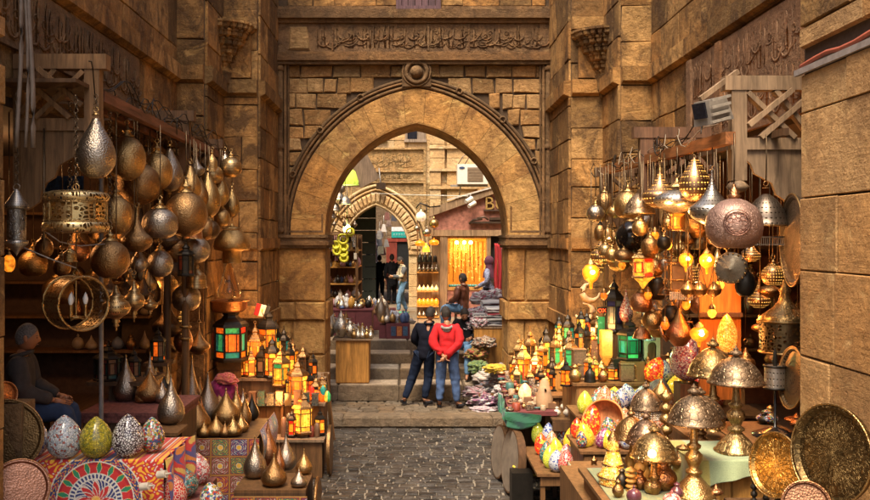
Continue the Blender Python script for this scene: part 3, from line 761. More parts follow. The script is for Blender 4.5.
for i in range(26):   # strings of beads and chains
    m = MB(); x = X(449.5+i*1.42); zt = Z(240+rnd(0, 3)); zb = Z(rnd(255, 283)); y = SY+rnd(.15, .6)
    m.tube([(x+rnd(-.01, .01), y, zt), (x, y, (zt+zb)/2), (x+rnd(-.02, .02), y, zb)], rnd(.01, .02), 5)
    for k in range(3): m.ball((x, y, zt+(zb-zt)*(k+1)/3.2), rnd(.018, .034), 6, 5)
    m.build('bead_string', gold if i % 3 else dgold, win)
m = MB()
for i in range(14): m.ball((X(450+i*2.6), SY+.1, Z(286)), .045, 7, 5)
m.build('turquoise_trinkets', plain('turquoise', (.05, .22, .2), .4), win)
for px in (457, 464.5, 471):
    m = MB(); m.ball((X(px), SY+.12, Z(242.5)), .05, 10, 8); m.build('bulb', glow('white_bulb', (1, .8, .4), 8, False), win)
lamp_light((X(464), SY+.3, Z(246)), 9, (1, .62, .2), .1)
def text_obj(s, name, mat, loc, size, ext, parent=None, rot=(PI/2, 0, 0)):
    cu = bpy.data.curves.new(name, 'FONT'); cu.body = s; cu.size = size; cu.extrude = ext; cu.resolution_u = 4
    t = bpy.data.objects.new(name, cu); COL.objects.link(t); bpy.context.view_layer.update()
    me = bpy.data.meshes.new_from_object(t.evaluated_get(bpy.context.evaluated_depsgraph_get())); bpy.data.objects.remove(t)
    me.materials.clear(); me.materials.append(mat); o = bpy.data.objects.new(name, me); COL.objects.link(o)
    o.rotation_euler = rot; o.parent = parent; o.location = Vector(loc)-parent_world(parent) if parent else loc
    return o
text_obj('BUD', 'sign_lettering', metal('gilt_letters', (.80, .55, .2), .35, 'hammer', tarnish=.2), (X(484), SY-.06, Z(209.5)), .50, .03, sp)
m = MB(); m.bx(X(483.5), X(504), SY-.09, SY-.002, Z(211), Z(209.8)); m.build('sign_rail', plain('dark_rail', (.05, .03, .02), .6), sp)  # dark-coloured rail under the sign letters
m = MB(); m.bx(X(470), X(503), SY-.12, SY-.002, Z(223.5), Z(221.5)); m.tube([(X(469), SY-.08, Z(224)), (X(473), SY-.1, Z(220)), (X(482), SY-.1, Z(219))], .035, 6); m.tube([(X(477), SY-.1, Z(218.5)), (X(484), SY-.1, Z(217)), (X(488), SY-.1, Z(220))], .03, 6); m.bx(X(489), X(503), SY-.13, SY-.002, Z(220), Z(217.5)); m.build('carved_emblem', plain('dark_bronze', (.07, .045, .03), .5, metal=.5), sp)
m = MB(); m.bx(X(490.5), 3.0, SY+.1, SY+1.2, 1.08, Z(236)); m.build('dark_doorway', plain('doorway_shade', (.012, .01, .01), .9), sp)  # solid near-black block: the doorway's shade is put into its colour
m = MB(); m.bx(X(432), X(440), SY+.02, SY+.5, 1.08, Z(236)); m.bx(X(440), 3, SY+.42, SY+3, Z(236), Z(216)); m.build('side_return', FRM, sp)
# air conditioner and bracket cameras
ac = thing('air_conditioner', 'white air conditioner on a bracket above the gabled shop', 'air conditioner', P(473, 185, 26.5))
y = 26.5; xa, xb, za, zb = X(457.5, y), X(488, y), Z(184, y), Z(164, y)
m = MB(); m.bx(xa, xb, y, y+.55, za, zb); m.build('casing', plain('white_plastic', (.62, .58, .5), .5, nz=.1), ac)
m = MB(); m.bx(X(467.5, y), X(483, y), y-.012, y-.001, za+.08, zb-.1); gr = m.build('grille', plain('brown_grille', (.17, .11, .07), .6), ac)
for i in range(11): m = MB(); m.bx(X(467.8, y), X(482.7, y), y-.028, y-.013, za+.1+i*.035, za+.115+i*.035); m.build('slat', plain('tan_slat', (.3, .22, .14), .6), gr)
m = MB(); m.prism([(.085*math.cos(a*PI/8), .035*math.sin(a*PI/8)) for a in range(16)], Matrix.Translation((X(462, y), y-.001, zb-.11)) @ Matrix.Rotation(PI/2, 4, 'X'), .012); m.build('oval_badge', plain('navy_badge', (.03, .05, .12), .4), ac)
m = MB(); m.bx(xa-.2, xb, y+.1, y+.16, za-.07, za-.01); m.bar((xa+.1, y+.1, za-.05), (xa+.1, FY, za-.5), .04); m.build('bracket', plain('grey_iron', (.2, .18, .16), .5), ac)
for px, py, lab in ((470, 199, 'white twin floodlight camera fixed at the gable edge'), (473, 203.5, 'lower white bullet camera hanging off the gable edge')):
    c = thing('security_camera', lab, 'camera', P(px, py, 24.2)); p = P(px, py, 24.2)
    m = MB(); m.cyl(p+Vector((-.12, -.12, -.08)), p+Vector((.05, .05, .02)), .055, .065, 10); m.build('housing', plain('white_plastic', (.62, .58, .5), .5, nz=.1), c)
    m = MB(); m.tube([p, p+Vector((.02, .1, .12)), p+Vector((.02, .28, .1))], .02, 6); m.build('arm', plain('grey_iron', (.2, .18, .16), .5), c)
m = MB(); m.tube([P(371, 193+0, 27.6), P(400, 194.5, 26.5), P(440, 195.5, 25), P(468, 196, 24.2)], .012, 5); tag(m.build('overhead_cable', plain('pale_cable', (.5, .48, .42), .6)), 'pale cable strung across the court from far arch to shop gable', 'cable')
for k in range(3):
    m = MB(); pts = [P(457+k*8+i*6, 166-8*math.sin(i)-i*3-k*2, 27.2) for i in range(6)]; m.tube(pts, .014, 5); tag(m.build('tangled_wire', plain('grey_cable', (.12, .09, .07), .6)), 'loose wires tangled above the air conditioner', 'wire', 'wires above the air conditioner')
m = MB(); p = P(381, 186, 27.7); m.box(p, (.22, .2, .2), rotz(.5)); lt = tag(m.build('flood_light', plain('dark_bronze', (.07, .045, .03), .5, metal=.5)), 'small dark floodlight above the crown of the far arch', 'floodlight')
m = MB(); m.tube([p, P(379, 168, 27.85)], .02, 5); m.build('bracket', plain('grey_iron', (.2, .18, .16), .5), lt)
# green awning lamp at the left of the court
gl = thing('awning_lamp', 'glowing green-yellow lamp shade under a small roof by the arch', 'lamp', P(348, 184, 21))
p = P(348, 184, 21); m = MB(); m.lathe([(-.02, .26), (.05, .27), (.28, .2), (.38, .1)], p, 14); m.build('shade', glow('lime_glow', (.55, .70, .08), .6), gl)
m = MB(); m.prism([(-.45, 0), (.5, -.02), (.12, .62), (0, .62)], Matrix.Translation(p+Vector((-.05, .1, .12))) @ Matrix.Rotation(PI/2, 4, 'X'), .04); m.bar(p+Vector((.12, -.05, .78)), p+Vector((.52, -.05, .02)), .06, .5); m.build('roof_board', wood('grey_board', (.22, .15, .10)), gl)
gb = thing('green_bulb', 'bright green-white bare bulb hanging at the mouth of the far arch', 'lamp', P(347, 226, 24)); p = P(347, 229, 24)
m = MB(); m.ball(p, .10, 12, 9, sc=(1, 1, 1.3)); m.build('bulb', glow('green_bulb', (.75, 1, .25), 14, False), gb); m = MB(); m.tube([p, p+Vector((0, 0, 1.6))], .012, 5); m.build('wire', plain('grey_cable', (.12, .09, .07), .6), gb)
lamp_light(p+Vector((0, -.25, 0)), 12, (.7, 1, .3), .08)
# ============================================================ kinds of lamp and ware
BR = metal('old_brass', (.54, .33, .13), .32, 'hammer')
BRD = metal('dark_brass', (.36, .20, .08), .34, 'hammer')
GOLD = metal('warm_brass', (.46, .29, .115), .26, 'hammer', tarnish=.35)
SIL = metal('grey_nickel', (.42, .34, .26), .27, 'hammer', tarnish=.45)
COP = metal('old_copper', (.52, .24, .11), .3, 'hammer')
ENG = metal('engraved_bronze', (.38, .26, .16), .36, 'engrave', us=22, vs=7)
ENGB = metal('engraved_brass', (.55, .36, .15), .3, 'engrave', us=20, vs=8)
PRC = metal('pierced_brass', (.50, .33, .15), .3, 'pierce', us=34, vs=20)
PRS = metal('pierced_nickel', (.46, .41, .35), .3, 'pierce', us=30, vs=18)
PRG = metal('pierced_lit_copper', (.38, .22, .12), .32, 'pierce', us=26, vs=16, glow=(1, .45, .08))
LACE = metal('lace_brass', (.62, .44, .2), .3, 'lace', us=34, vs=5, hole=.13)
LACE2 = metal('lace_brass_fine', (.62, .45, .22), .32, 'lace', us=56, vs=7, hole=.15)
IRON = plain('black_iron', (.02, .016, .012), .45, metal=.6)
AMB = glow('amber_glass', (1, .27, .015), .6); AMBH = glow('hot_amber_glass', (1, .38, .03), 1.5)
YEL = glow('yellow_glass', (1, .40, .03), .75); REDG = glow('red_glass', (.9, .03, .01), .5); GRNG = glow('green_glass', (.06, .42, .12), .3)
ORG = glow('orange_glass', (1, .15, .01), .45); BULB = glow('bulb_glass', (1, .62, .22), 9, False); TEAG = glow('teal_glass', (.03, .28, .20), .25)
LIME = glow('lime_glass', (.8, .65, .05), .7); PALE = glow('pale_lit_glass', (1, .65, .25), 1.4, False)
DRY = plain('dull_glass', (.05, .035, .02), .15)
WD = wood('dark_walnut', (.10, .05, .022)); WM = wood('brown_board', (.165, .08, .03)); WL = wood('grey_cedar', (.26, .17, .10)); WO = wood('orange_board', (.46, .22, .05))

PROF = {
 'drop': [(0, .30), (.005, .36), (.04, .55), (.12, .8), (.22, .96), (.32, 1), (.44, .94), (.56, .78), (.68, .55), (.8, .32), (.9, .17), (.97, .09), (1, .06)],
 'sphere': [(0, .28), (.01, .36), (.05, .58), (.14, .83), (.26, .97), (.38, 1), (.50, .96), (.62, .82), (.71, .6), (.77, .36), (.79, .18), (.85, .15), (.87, .26), (.90, .24), (.93, .1), (1, .06)],
 'squat': [(0, .5), (.02, .6), (.1, .84), (.25, .98), (.4, 1), (.55, .93), (.68, .7), (.76, .42), (.79, .2), (.88, .16), (.9, .24), (.93, .1), (1, .07)],
 'onion': [(0, .35), (.03, .5), (.12, .86), (.22, 1), (.30, .98), (.36, .8), (.42, .6), (.5, .44), (.6, .28), (.7, .17), (.78, .11), (.8, .18), (.82, .1), (.92, .06), (1, .04)],
 'saucer': [(0, .2), (.08, .5), (.2, .86), (.32, 1), (.42, .98), (.55, .75), (.65, .4), (.75, .2), (.85, .22), (.9, .1), (1, .06)],
 'egg': [(0, .32), (.01, .4), (.06, .62), (.16, .85), (.3, .98), (.42, 1), (.56, .94), (.7, .79), (.82, .58), (.92, .34), (.98, .14), (1, .02)],
 'vase': [(0, .42), (.01, .5), (.05, .72), (.13, .92), (.22, 1), (.32, .97), (.42, .87), (.52, .68), (.62, .48), (.74, .29), (.86, .15), (.95, .07), (1, .03)],
 'dome': [(0, 1), (.01, 1.03), (.06, 1.02), (.1, .96), (.22, .92), (.38, .82), (.54, .66), (.67, .46), (.75, .28), (.8, .14)],
 'finial': [(0, .5), (.1, .35), (.18, .9), (.35, 1), (.5, .7), (.6, .3), (.68, .5), (.76, .2), (.9, .1), (1, .02)],
 'tiered': [(0, .04), (.08, .1), (.1, .22), (.14, .14), (.18, .3), (.22, .22), (.27, .45), (.34, .85), (.45, 1), (.55, .86), (.62, .5), (.66, .55), (.7, .34), (.78, .2), (.88, .1), (1, .04)],
 'turned': [(0, 1), (.03, 1.02), (.05, .9), (.1, .82), (.17, .62), (.23, .4), (.28, .24), (.30, .38), (.33, .4), (.36, .22), (.42, .3), (.48, .42), (.54, .4), (.6, .2), (.63, .32), (.66, .34), (.69, .2), (.8, .16), (1, .14)],
 'beads': [(0, .8), (.03, .9), (.08, .3)]+[x for i in range(4) for x in ((.10+.22*i, .3), (.14+.22*i, .75), (.20+.22*i, .95), (.26+.22*i, .75), (.30+.22*i, .32))]+[(1, .2)],
 'pot': [(0, .45), (.02, .5), (.1, .72), (.25, .96), (.38, 1), (.52, .86), (.64, .55), (.7, .42), (.8, .38), (.84, .5), (.88, .46), (.94, .2), (1, .05)],
 'bell': [(0, 1), (.02, 1.02), (.08, .96), (.3, .93), (.5, .88), (.6, .72), (.68, .48), (.76, .3), (.85, .2), (.88, .3), (.92, .2), (1, .12)],
 'mushroom': [(0, .5), (.04, .55), (.3, .52), (.34, .95), (.42, 1.02), (.55, .98), (.72, .82), (.85, .5), (.9, .2), (.93, .26), (.96, .1), (1, .05)],
}
def prof(k, w, h, z0=0): return [(z0+z*h, r*w/2) for z, r in PROF[k]]
LINKS = plain('chain', (.12, .08, .045), .4, metal=.8)
def chain(root, z0, z1, links=False):
    m = MB(); p = parent_world(root)
    if links and z1-z0 < 1.2:
        n = max(2, int((z1-z0)/.035))
        for i in range(n):
            z = z0+(z1-z0)*(i+.5)/n
            m.torus(p+Vector((0, 0, z)), .018, .0045, rotz(PI/2*(i % 2)) @ rotx(PI/2), 8, 4)
    else: m.tube([p+Vector((0, 0, z0)), p+Vector((.004, 0, (z0+z1)/2)), p+Vector((0, 0, z1))], .006, 5)
    return m.build('chain', LINKS, root)
def hang(kind, label, px, yt, yb, w, d, mat, cat='hanging lamp', name='hanging_lamp', group='brass lamps hanging over the left stall', ztop=None, capm=None, links=False, lit=None, seg=28):
    """a metal lamp hung from the rail: its outline lies between rows yt and yb, w pixels wide, at distance d"""
    top, bot = P(px, yt, d), P(px, yb, d); H = top.z-bot.z; Wd = w*d/F
    r = thing(name, label, cat, bot, group)
    pr = prof(kind, Wd, H); cut = {'sphere': .78, 'squat': .78, 'onion': .79, 'saucer': .74, 'mushroom': .88}.get(kind, .955)
    body = [p for p in pr if p[0] <= cut*H+1e-6]; cap = [p for p in pr if p[0] >= cut*H-1e-6]
    m = MB(); m.lathe(body, bot, seg); b = m.build('shade', mat, r)
    m = MB(); m.lathe([(cut*H-.003, body[-1][1]*1.12), (cut*H+.004, body[-1][1]*1.12)]+cap[1:], bot, 14); m.torus(top+Vector((0, 0, .02)), .02, .005, rotx(PI/2), 12, 5); m.build('cap', capm or GOLD, r)
    m = MB()
    if kind not in ('tiered',): m.torus(bot+Vector((0, 0, .004)), body[0][1], .006*max(1, Wd*3), seg=seg, ts=5); m.build('rim', capm or GOLD, r)
    zt = ztop if ztop is not None else 4.32
    if zt > top.z+.05: chain(r, H+.035, zt-bot.z, links)
    if lit:
        m = MB(); m.ball(bot+Vector((0, -Wd*.2, H*.25)), Wd*lit[0], 12, 8); m.build('bulb', lit[1], r)
    return r
HEX = [(math.cos(a*PI/3+PI/6), math.sin(a*PI/3+PI/6)) for a in range(6)]
def lantern(label, base, w, h, panes, frame=IRON, cat='lantern', group=None, hung=None, sides=6, rot=None, finial=True, name='lantern', pattern=False):
    """glass-sided lantern standing on base (or hung from height hung): frame, glass, roof with finial"""
    base = Vector(base); r = thing(name, label, cat, base, group); R = w/2; a0 = random.uniform(0, PI) if rot is None else rot
    ring = lambda rr, z, n=sides: [base+Vector((rr*math.cos(a0+2*PI*k/n), rr*math.sin(a0+2*PI*k/n), z)) for k in range(n)]
    z0, z1, z2 = h*.07, h*.56, h*.62
    m = MB(); m.lathe([(0, R*1.02), (z0*.6, R*1.05), (z0, R*.92)], base, sides, rotz(a0), smooth=False)
    for k, (a, b) in enumerate(zip(ring(R*.9, z0), ring(R*.9, z1))): m.bar(a, b, max(.008, w*.055))
    m.lathe([(z1, R*.94), (z1+.01, R*1.08), (z2, R*1.02)], base, sides, rotz(a0), smooth=False)
    zr = [z0, z0+(z1-z0)*.2, z0+(z1-z0)*.8, z1]
    for zc in zr[1:3]:
        A = ring(R*.9, zc)
        for k in range(sides): m.bar(A[k], A[(k+1) % sides], max(.005, w*.035))
    if w > .2:
        A, B_ = ring(R*.89, zr[1]), ring(R*.89, zr[2])
        for k in range(sides):
            k2 = (k+1) % sides
            for t in (.22, .78): m.bar(A[k].lerp(A[k2], t), B_[k].lerp(B_[k2], t), max(.005, w*.022))
    m.build('frame', frame, r)
    pl = list(dict.fromkeys(panes)); m = MB(); a, b = ring(R*.84, z0), ring(R*.84, z1)
    for j in range(3):
        c0, c1 = ring(R*.84, zr[j]), ring(R*.84, zr[j+1])
        for k in range(sides):
            k2 = (k+1) % sides; main = pl.index(panes[k % len(panes)]); alt = pl.index(panes[(k+1+j) % len(panes)])
            if w > .2 and j == 1:
                for t0, t1, q in ((0, .22, alt), (.22, .78, main), (.78, 1, alt)): m.add([c0[k].lerp(c0[k2], t0), c0[k].lerp(c0[k2], t1), c1[k].lerp(c1[k2], t1), c1[k].lerp(c1[k2], t0)], [(0, 1, 2, 3)], mi=q)
            else: m.add([c0[k], c0[k2], c1[k2], c1[k]], [(0, 1, 2, 3)], mi=main if j == 1 else alt)
    m.add(a, [tuple(reversed(range(sides)))]); m.add(b, [tuple(range(sides))]); m.build('glass', pl, r)
    m = MB(); m.lathe([(z2, R*.98), (h*.66, R*.86), (h*.72, R*.5), (h*.76, R*.42), (h*.79, R*.5), (h*.84, R*.3), (h*.88, R*.12)], base, sides if sides > 4 else 12, rotz(a0), smooth=False)
    rf = m.build('roof', frame, r)
    if finial:
        m = MB(); m.lathe([(h*.88, R*.06), (h*.9, R*.14), (h*.92, R*.06), (h*.97, R*.05), (h, R*.02)], base, 8); m.torus(base+Vector((0, 0, h*.985)), R*.14, R*.035, rotx(PI/2), 12, 5); m.build('finial', frame, rf)
    if hung: chain(r, h, hung-base.z)
    return r
def tray(label, c, R, normal, mat, rim=GOLD, name='brass_tray', cat='tray', group=None, deep=.02, sy=1.0, feet=None):
    c = Vector(c); q = Vector(normal).to_track_quat('Z', 'Y').to_matrix(); r = thing(name, label, cat, c, group)
    m = MB(); m.lathe([(-.012, R*.02), (-.012, R*.98), (deep, R), (deep, R*.93), (0, R*.86), (.002, R*.5), (.004, R*.02)], c, 48, q, smooth=False); m.build('plate', mat, r)
    m = MB(); m.torus(c+q @ Vector((0, 0, deep)), R, max(.006, R*.022), q, 48, 6); m.build('rim', rim, r)
    return r
def dome_lamp(label, base, w, h, mat=ENG, stemm=BR, fringe=None, group='engraved dome table lamps on the right stalls', lit=None, wide=.78):
    """brass table lamp: turned foot and stem under an engraved dome shade"""
    base = Vector(base); r = thing('table_lamp', label, 'table lamp', base, group); R = w/2
    m = MB(); m.lathe(prof('turned', w*wide, h*.68), base, 28); m.build('base', stemm, r)
    m = MB(); z = h*.64; m.lathe([(z+.0, R*.96)]+[(z+zz*h*.32, rr*R) for zz, rr in PROF['dome']], base, 36); sh = m.build('shade', mat, r)
    m = MB(); m.lathe([(z+h*.25+a*h*.11, b*R*.24) for a, b in PROF['finial']], base, 14); m.build('finial', mat, sh)
    m = MB(); m.torus(base+Vector((0, 0, z+.006)), R*1.0, R*.03, seg=36, ts=6); m.build('rim', COP, sh)
    if fringe:
        m = MB()
        for k in range(34):
            a = 2*PI*k/34; p = base+Vector((R*.93*math.cos(a), R*.93*math.sin(a), z))
            for j in range(4): m.ball(p-Vector((0, 0, .012+.02*j)), .0095, 5, 4)
        m.build('bead_fringe', fringe, sh)
    if lit: m = MB(); m.ball(base+Vector((0, -R*.2, h*.62)), R*.2, 10, 8); m.build('bulb', lit, r)
    return r
def egg(label, base, w, h, mat, tilt=(0, 0), group=None, name='mosaic_lamp'):
    base = Vector(base); M = rotx(tilt[0]) @ roty(tilt[1])
    m = MB(); m.lathe([(z*h, r*w/2) for z, r in PROF['egg']], base, 26, M); r = m.build(name, mat, None, loc=base)
    tag(r, label, 'mosaic lamp', group)
    m = MB(); m.lathe([(-.028, w*.17), (0, w*.17)], base+M @ Vector((0, 0, 0)), 14, M); m.build('collar', GOLD, r)
    return r
def vase(label, base, w, h, mat, kind='vase', group=None, name='brass_vase_lamp', cat='table lamp'):
    base = Vector(base); m = MB(); m.lathe(prof(kind, w, h), base, 26); r = m.build(name, mat, None, loc=base); tag(r, label, cat, group)
    m = MB(); m.lathe([(h*.995, w*.03), (h*1.01, w*.045), (h*1.035, w*.03), (h*1.06, .001)], base, 8); m.build('finial', GOLD, r); m = MB(); m.torus(base+Vector((0, 0, h*.03)), w*.27, w*.02, seg=20, ts=5); m.build('base_ring', GOLD, r)
    return r
def table(label, x0, x1, y0, y1, z0, z1, top, side, name='stall_table', over=.04, cat='table', legs=False):
    r = thing(name, label, cat, ((x0+x1)/2, (y0+y1)/2, z0))
    m = MB(); m.bx(x0-over, x1+over, y0-over, y1+over, z1-.03, z1); m.build('top', top, r)
    if legs:
        for a in (x0+.03, x1-.03):
            for b in (y0+.03, y1-.03): m = MB(); m.bx(a-.025, a+.025, b-.025, b+.025, z0, z1-.031); m.build('leg', side, r)
        m = MB(); m.bx(x0, x1, y0-.01, y0+.02, z1-.14, z1-.031); m.build('apron', side, r)
    else:
        m = MB(); m.bx(x0, x1, y0, y1, z0, z1-.031); m.build('cabinet', side, r)
        m = MB(); n = max(2, int((x1-x0)/.3))
        for i in range(n): m.bx(x0+(x1-x0)*i/n+.008, x0+(x1-x0)*(i+1)/n-.008, y0-.018, y0-.001, z0+.02, z1-.06)
        m.build('front_board', side, r)
    return r
def cloth(name, label, quadfn, nu, nv, colfn, parent=None, cat='cloth', group=None, th=.004):
    """a sheet of real cloth: quadfn(u,v)->point, colfn(u,v)->dye"""
    m = MB(); vs = []; cs = []
    for j in range(nv+1):
        for i in range(nu+1): vs.append(quadfn(i/nu, j/nv)); cs.append(colfn(i/nu, j/nv))
    fs = [(j*(nu+1)+i, j*(nu+1)+i+1, (j+1)*(nu+1)+i+1, (j+1)*(nu+1)+i) for j in range(nv) for i in range(nu)]
    m.add(vs, fs, smooth=True, cols=cs); o = m.build(name, dyed('dyed_cloth'), parent, loc=None if parent else vs[0])
    md = o.modifiers.new('thickness', 'SOLIDIFY'); md.thickness = th
    if label: tag(o, label, cat, group)
    return o
def appl(u, v, P1=(.45, .03, .02), seed=0):      # Cairo tent-maker applique: framed panels of scrolls
    R = (.42, .03, .02); Y = (.75, .42, .04); B = (.03, .05, .16); W_ = (.6, .55, .45); G = (.03, .18, .08)
    cu, cv = u % 1, v % 1
    e = min(cu, 1-cu, cv, 1-cv)
    if e < .035: return (.42, .19, .03)
    if e < .08: return (.03, .03, .06) if int((cu+cv)*24) % 2 else (.30, .03, .02)
    k = (int(u//1)*3+int(v//1)*5+seed) % 4; g = [R, B, G, (.33, .04, .03)][k]
    a = math.atan2(cv-.5, cu-.5); r = math.hypot(cu-.5, cv-.5)
    s = math.sin(a*6+9*math.sin(r*14)); t = math.sin(r*30)
    if r < .12: return Y
    if r < .15: return W_
    if s*t > .45: return [Y, W_, R, W_][k]
    if s*t < -.6: return [B, R, Y, G][k]
    return g
def medallion(u, v, cx, cy, asp):
    R = (.50, .02, .02); Y = (.80, .40, .03); B = (.02, .03, .14); W_ = (.62, .58, .5); G = (.02, .2, .09); K = (.06, .02, .02)
    x, y = (u-cx)*asp, v-cy; r = math.hypot(x, y); a = math.atan2(y, x)
    def near(r0, w): return abs(r-r0) < w
    for r0 in (.86, .72, .5, .40): 
        if near(r0, .011): return W_
    if r > .86:
        s = math.sin(x*22+3*math.sin(y*19))*math.sin(y*24+3*math.sin(x*17)); return Y if s > .35 else (W_ if s < -.75 else R)
    if r > .72:
        s = math.sin(a*22+math.sin(r*70)*1.4); return Y if abs(s) < .32 else (R if s > .9 else B)
    if r > .5:
        s = math.cos(a*17); q = (r-.61)/.07
        if s > .25+abs(q)*.5: return G
        if s > .05+abs(q)*.5: return Y if q > 0 else W_
        return R if r < .66 else (.35, .01, .02)
    if r > .40: return B if math.sin(a*40) > -.2 else W_
    p = abs(math.cos(a*4)); lim = .12+.26*p
    if abs(r-lim) < .014: return W_
    if r < lim:
        s = math.sin(a*16+r*40); return W_ if s > .8 else (R if r > .09 else Y)
    return B if math.sin(a*30+r*60) < .55 else W_

def fill_lamps(spec, seed, kinds, mats, group, where, ztop, litp=.0, wr=(13, 23)):
    """the crowd of smaller lamps behind the named ones; spec rows: (x0, x1, y0, y1, d0, d1, n)"""
    R_ = random.Random(seed); n = 0
    kw = {'sphere': 'ball lamp', 'squat': 'squat lamp', 'drop': 'teardrop lamp', 'onion': 'long-necked onion lamp', 'tiered': 'spinning-top lamp', 'bell': 'bell lamp', 'saucer': 'flat saucer lamp', 'pot': 'pot-shaped lamp', 'mushroom': 'mushroom lamp', 'dome': 'dome lamp'}
    for x0, x1, y0, y1, d0, d1, cnt, wh in spec:
        for i in range(cnt):
            px, py, d = x0+(x1-x0)*(i+R_.random())/cnt, R_.uniform(y0, y1), R_.uniform(d0, d1); k = R_.choice(kinds); mt, mw = R_.choice(mats); w = R_.uniform(*wr); h = w*{'drop': 1.9, 'tiered': 1.9, 'onion': 1.4, 'saucer': .8, 'dome': .8}.get(k, 1.15)
            sz = ('small', 'medium', 'larger')[min(2, int((w-wr[0])/(wr[1]-wr[0])*3))]
            lb = f'{sz} {mw} {kw[k]} {wh}, ' + ('first', 'second', 'third', 'fourth', 'fifth', 'sixth', 'seventh', 'eighth', 'ninth', 'tenth', 'eleventh', 'twelfth', 'thirteenth', 'fourteenth')[i] + ' along'
            if len(lb.split()) > 16: lb = lb.replace(sz+' ', '', 1).replace(' the ', ' ', 1)
            hang(k, lb, px, py, py+h, w, d, mt, group=group, ztop=ztop, seg=18, lit=((.16, BULB) if R_.random() < litp else None))
# ============================================================ left stall
def bracket(label, xw, xe, y, z, sgn, n=1, mat=WL, h=1.25, group='carved brackets under the shop canopies'):
    """carved wooden console standing out from the wall: beam, posts, lattice, scalloped board, pendant knob"""
    r = thing('wooden_bracket', label, 'bracket', (xw, y, z), group); L_ = abs(xe-xw); X = lambda t: xw+(xe-xw)*t
    m = MB(); m.bx(min(xw, X(1.05)), max(xw, X(1.05)), y-.06, y+.06, z-.12, z); m.build('beam', mat, r)
    m = MB(); m.bx(min(X(.02), X(.98)), max(X(.02), X(.98)), y-.045, y+.045, z-.62, z-.52); m.build('beam', mat, r)
    m = MB(); m.bx(*sorted((X(.80), X(.97))), y-.05, y+.05, z-.88, z-.121); m.build('post', mat, r)
    m = MB(); m.bx(*sorted((X(.0), X(.07))), y-.05, y+.05, z-1.3, z-.121); m.build('post', mat, r)
    m = MB(); a0, a1, b0, b1 = X(.08), X(.79), z-.52, z-.12; k = 0
    for (s0, t0, s1, t1) in ((0, .1, .55, 1), (.25, 0, 1, .95), (0, .9, .8, 0), (.3, 1, 1, .25)):
        k += 1; m.bar((a0+(a1-a0)*s0, y-.012*k, b0+(b1-b0)*t0), (a0+(a1-a0)*s1, y-.012*k, b0+(b1-b0)*t1), .085, .04)
    m.build('lattice', mat, r)
    prof_ = [(.07, -.62), (.80, -.62), (.80, -.70), (.74, -.74), (.70, -.82), (.60, -.86), (.50, -.90), (.45, -1.0), (.36, -1.04), (.30, -1.12), (.28, -1.2), (.16, -1.26), (.07, -1.28)]
    m = MB(); m.prism([(xw+(xe-xw)*a, z+b*h/1.25) for a, b in prof_], Matrix(((1, 0, 0, 0), (0, 0, 1, y-.02), (0, 1, 0, 0), (0, 0, 0, 1))), .04); m.build('scalloped_board', mat, r)
    m = MB(); m.lathe([(-.10, .02), (-.085, .07), (-.05, .095), (-.02, .07), (0, .05)], (X(.885), y, z-.88), 14); m.build('pendant_knob', mat, r)
    return r
bracket('large pale wooden bracket with lattice above the silver teardrop lamp', -3.22, -2.50, 7.35, 4.68, 1, mat=wood('aged_brown_wood', (.20, .105, .045)))
bracket('dark middle lattice bracket behind the cluster of brass spheres', -3.22, -2.52, 10.4, 4.66, 1, mat=WD)
bracket('farthest small dark bracket on the left shop canopy near the pier', -3.2, -2.5, 11.9, 4.5, 1, mat=WD)
m = MB(); m.bar((-2.56, 7.45, 4.36), (-2.56, 12.3, 4.30), .07, .09); tag(m.build('canopy_rail', wood('red_brown_rail', (.16, .06, .03), axis='Y')), 'red-brown canopy rail carrying the brass lamps on the left', 'rail')
m = MB(); m.bar((-2.9, 7.45, 4.40), (-2.9, 12.4, 4.34), .05, .06); tag(m.build('canopy_rail', wood('red_brown_rail', (.16, .06, .03), axis='Y')), 'inner canopy rail close to the wall over the left stall', 'rail')
m = MB(); random.seed(2)
for i in range(9): m.bx(-3.25, -2.6, 7.0+i*.56, 7.5+i*.56, 4.40+.012*(i % 2), 4.43+.012*(i % 2))
tag(m.build('canopy_board', WD), 'weathered canopy boards over the left lamp stall', 'canopy')
random.seed(77)
for k in range(9):   # loose flex running along the rails
    m = MB(); y0 = 6.9+k*.5; x0 = -2.55+rnd(-.08, .05); ph = rnd(0, 6); m.tube([(x0+.07*math.sin(i*.35+ph), y0+i*.09, 4.45+.10*math.sin(i*.5+ph)+.05*math.sin(i*1.1)) for i in range(26)], .0055, 5)
    tag(m.build('flex_cable', IRON), 'loose dark lamp flex looped over the left canopy rail', 'cable', 'loose flex over the left rail')
H = hang
H('drop', 'large silver teardrop lamp hanging nearest the pale wooden bracket', 96, 112, 178, 39, 7.1, SIL, links=True)
H('sphere', 'gold sphere lamp tucked right behind the silver teardrop lamp', 127, 124, 180, 37, 8.6, BR)
H('sphere', 'dark gold sphere lamp below and behind the two upper gold spheres', 139, 152, 204, 43, 9.0, BRD)
H('sphere', 'gold sphere lamp with bright brass collar, between two teardrop lamps', 157, 143, 190, 31, 9.3, BR)
H('drop', 'slender grey teardrop lamp hanging behind the brass-collared sphere', 170, 144, 191, 26, 9.9, SIL)
H('sphere', 'biggest dark gold sphere lamp in the middle of the left cluster', 186, 180, 236, 43, 9.5, BRD)
H('drop', 'narrow brown teardrop lamp just above the biggest gold sphere', 190, 162, 200, 23, 10.3, BR)
H('drop', 'thin brown teardrop lamp half hidden between its two neighbours', 200, 174, 208, 17, 10.7, BRD)
H('drop', 'gold-bottomed teardrop lamp, second from the pier', 208, 168, 217, 26, 10.9, GOLD)
H('drop', 'small pointed gold teardrop lamp behind the gold-bottomed one', 220, 171, 206, 19, 11.4, GOLD)
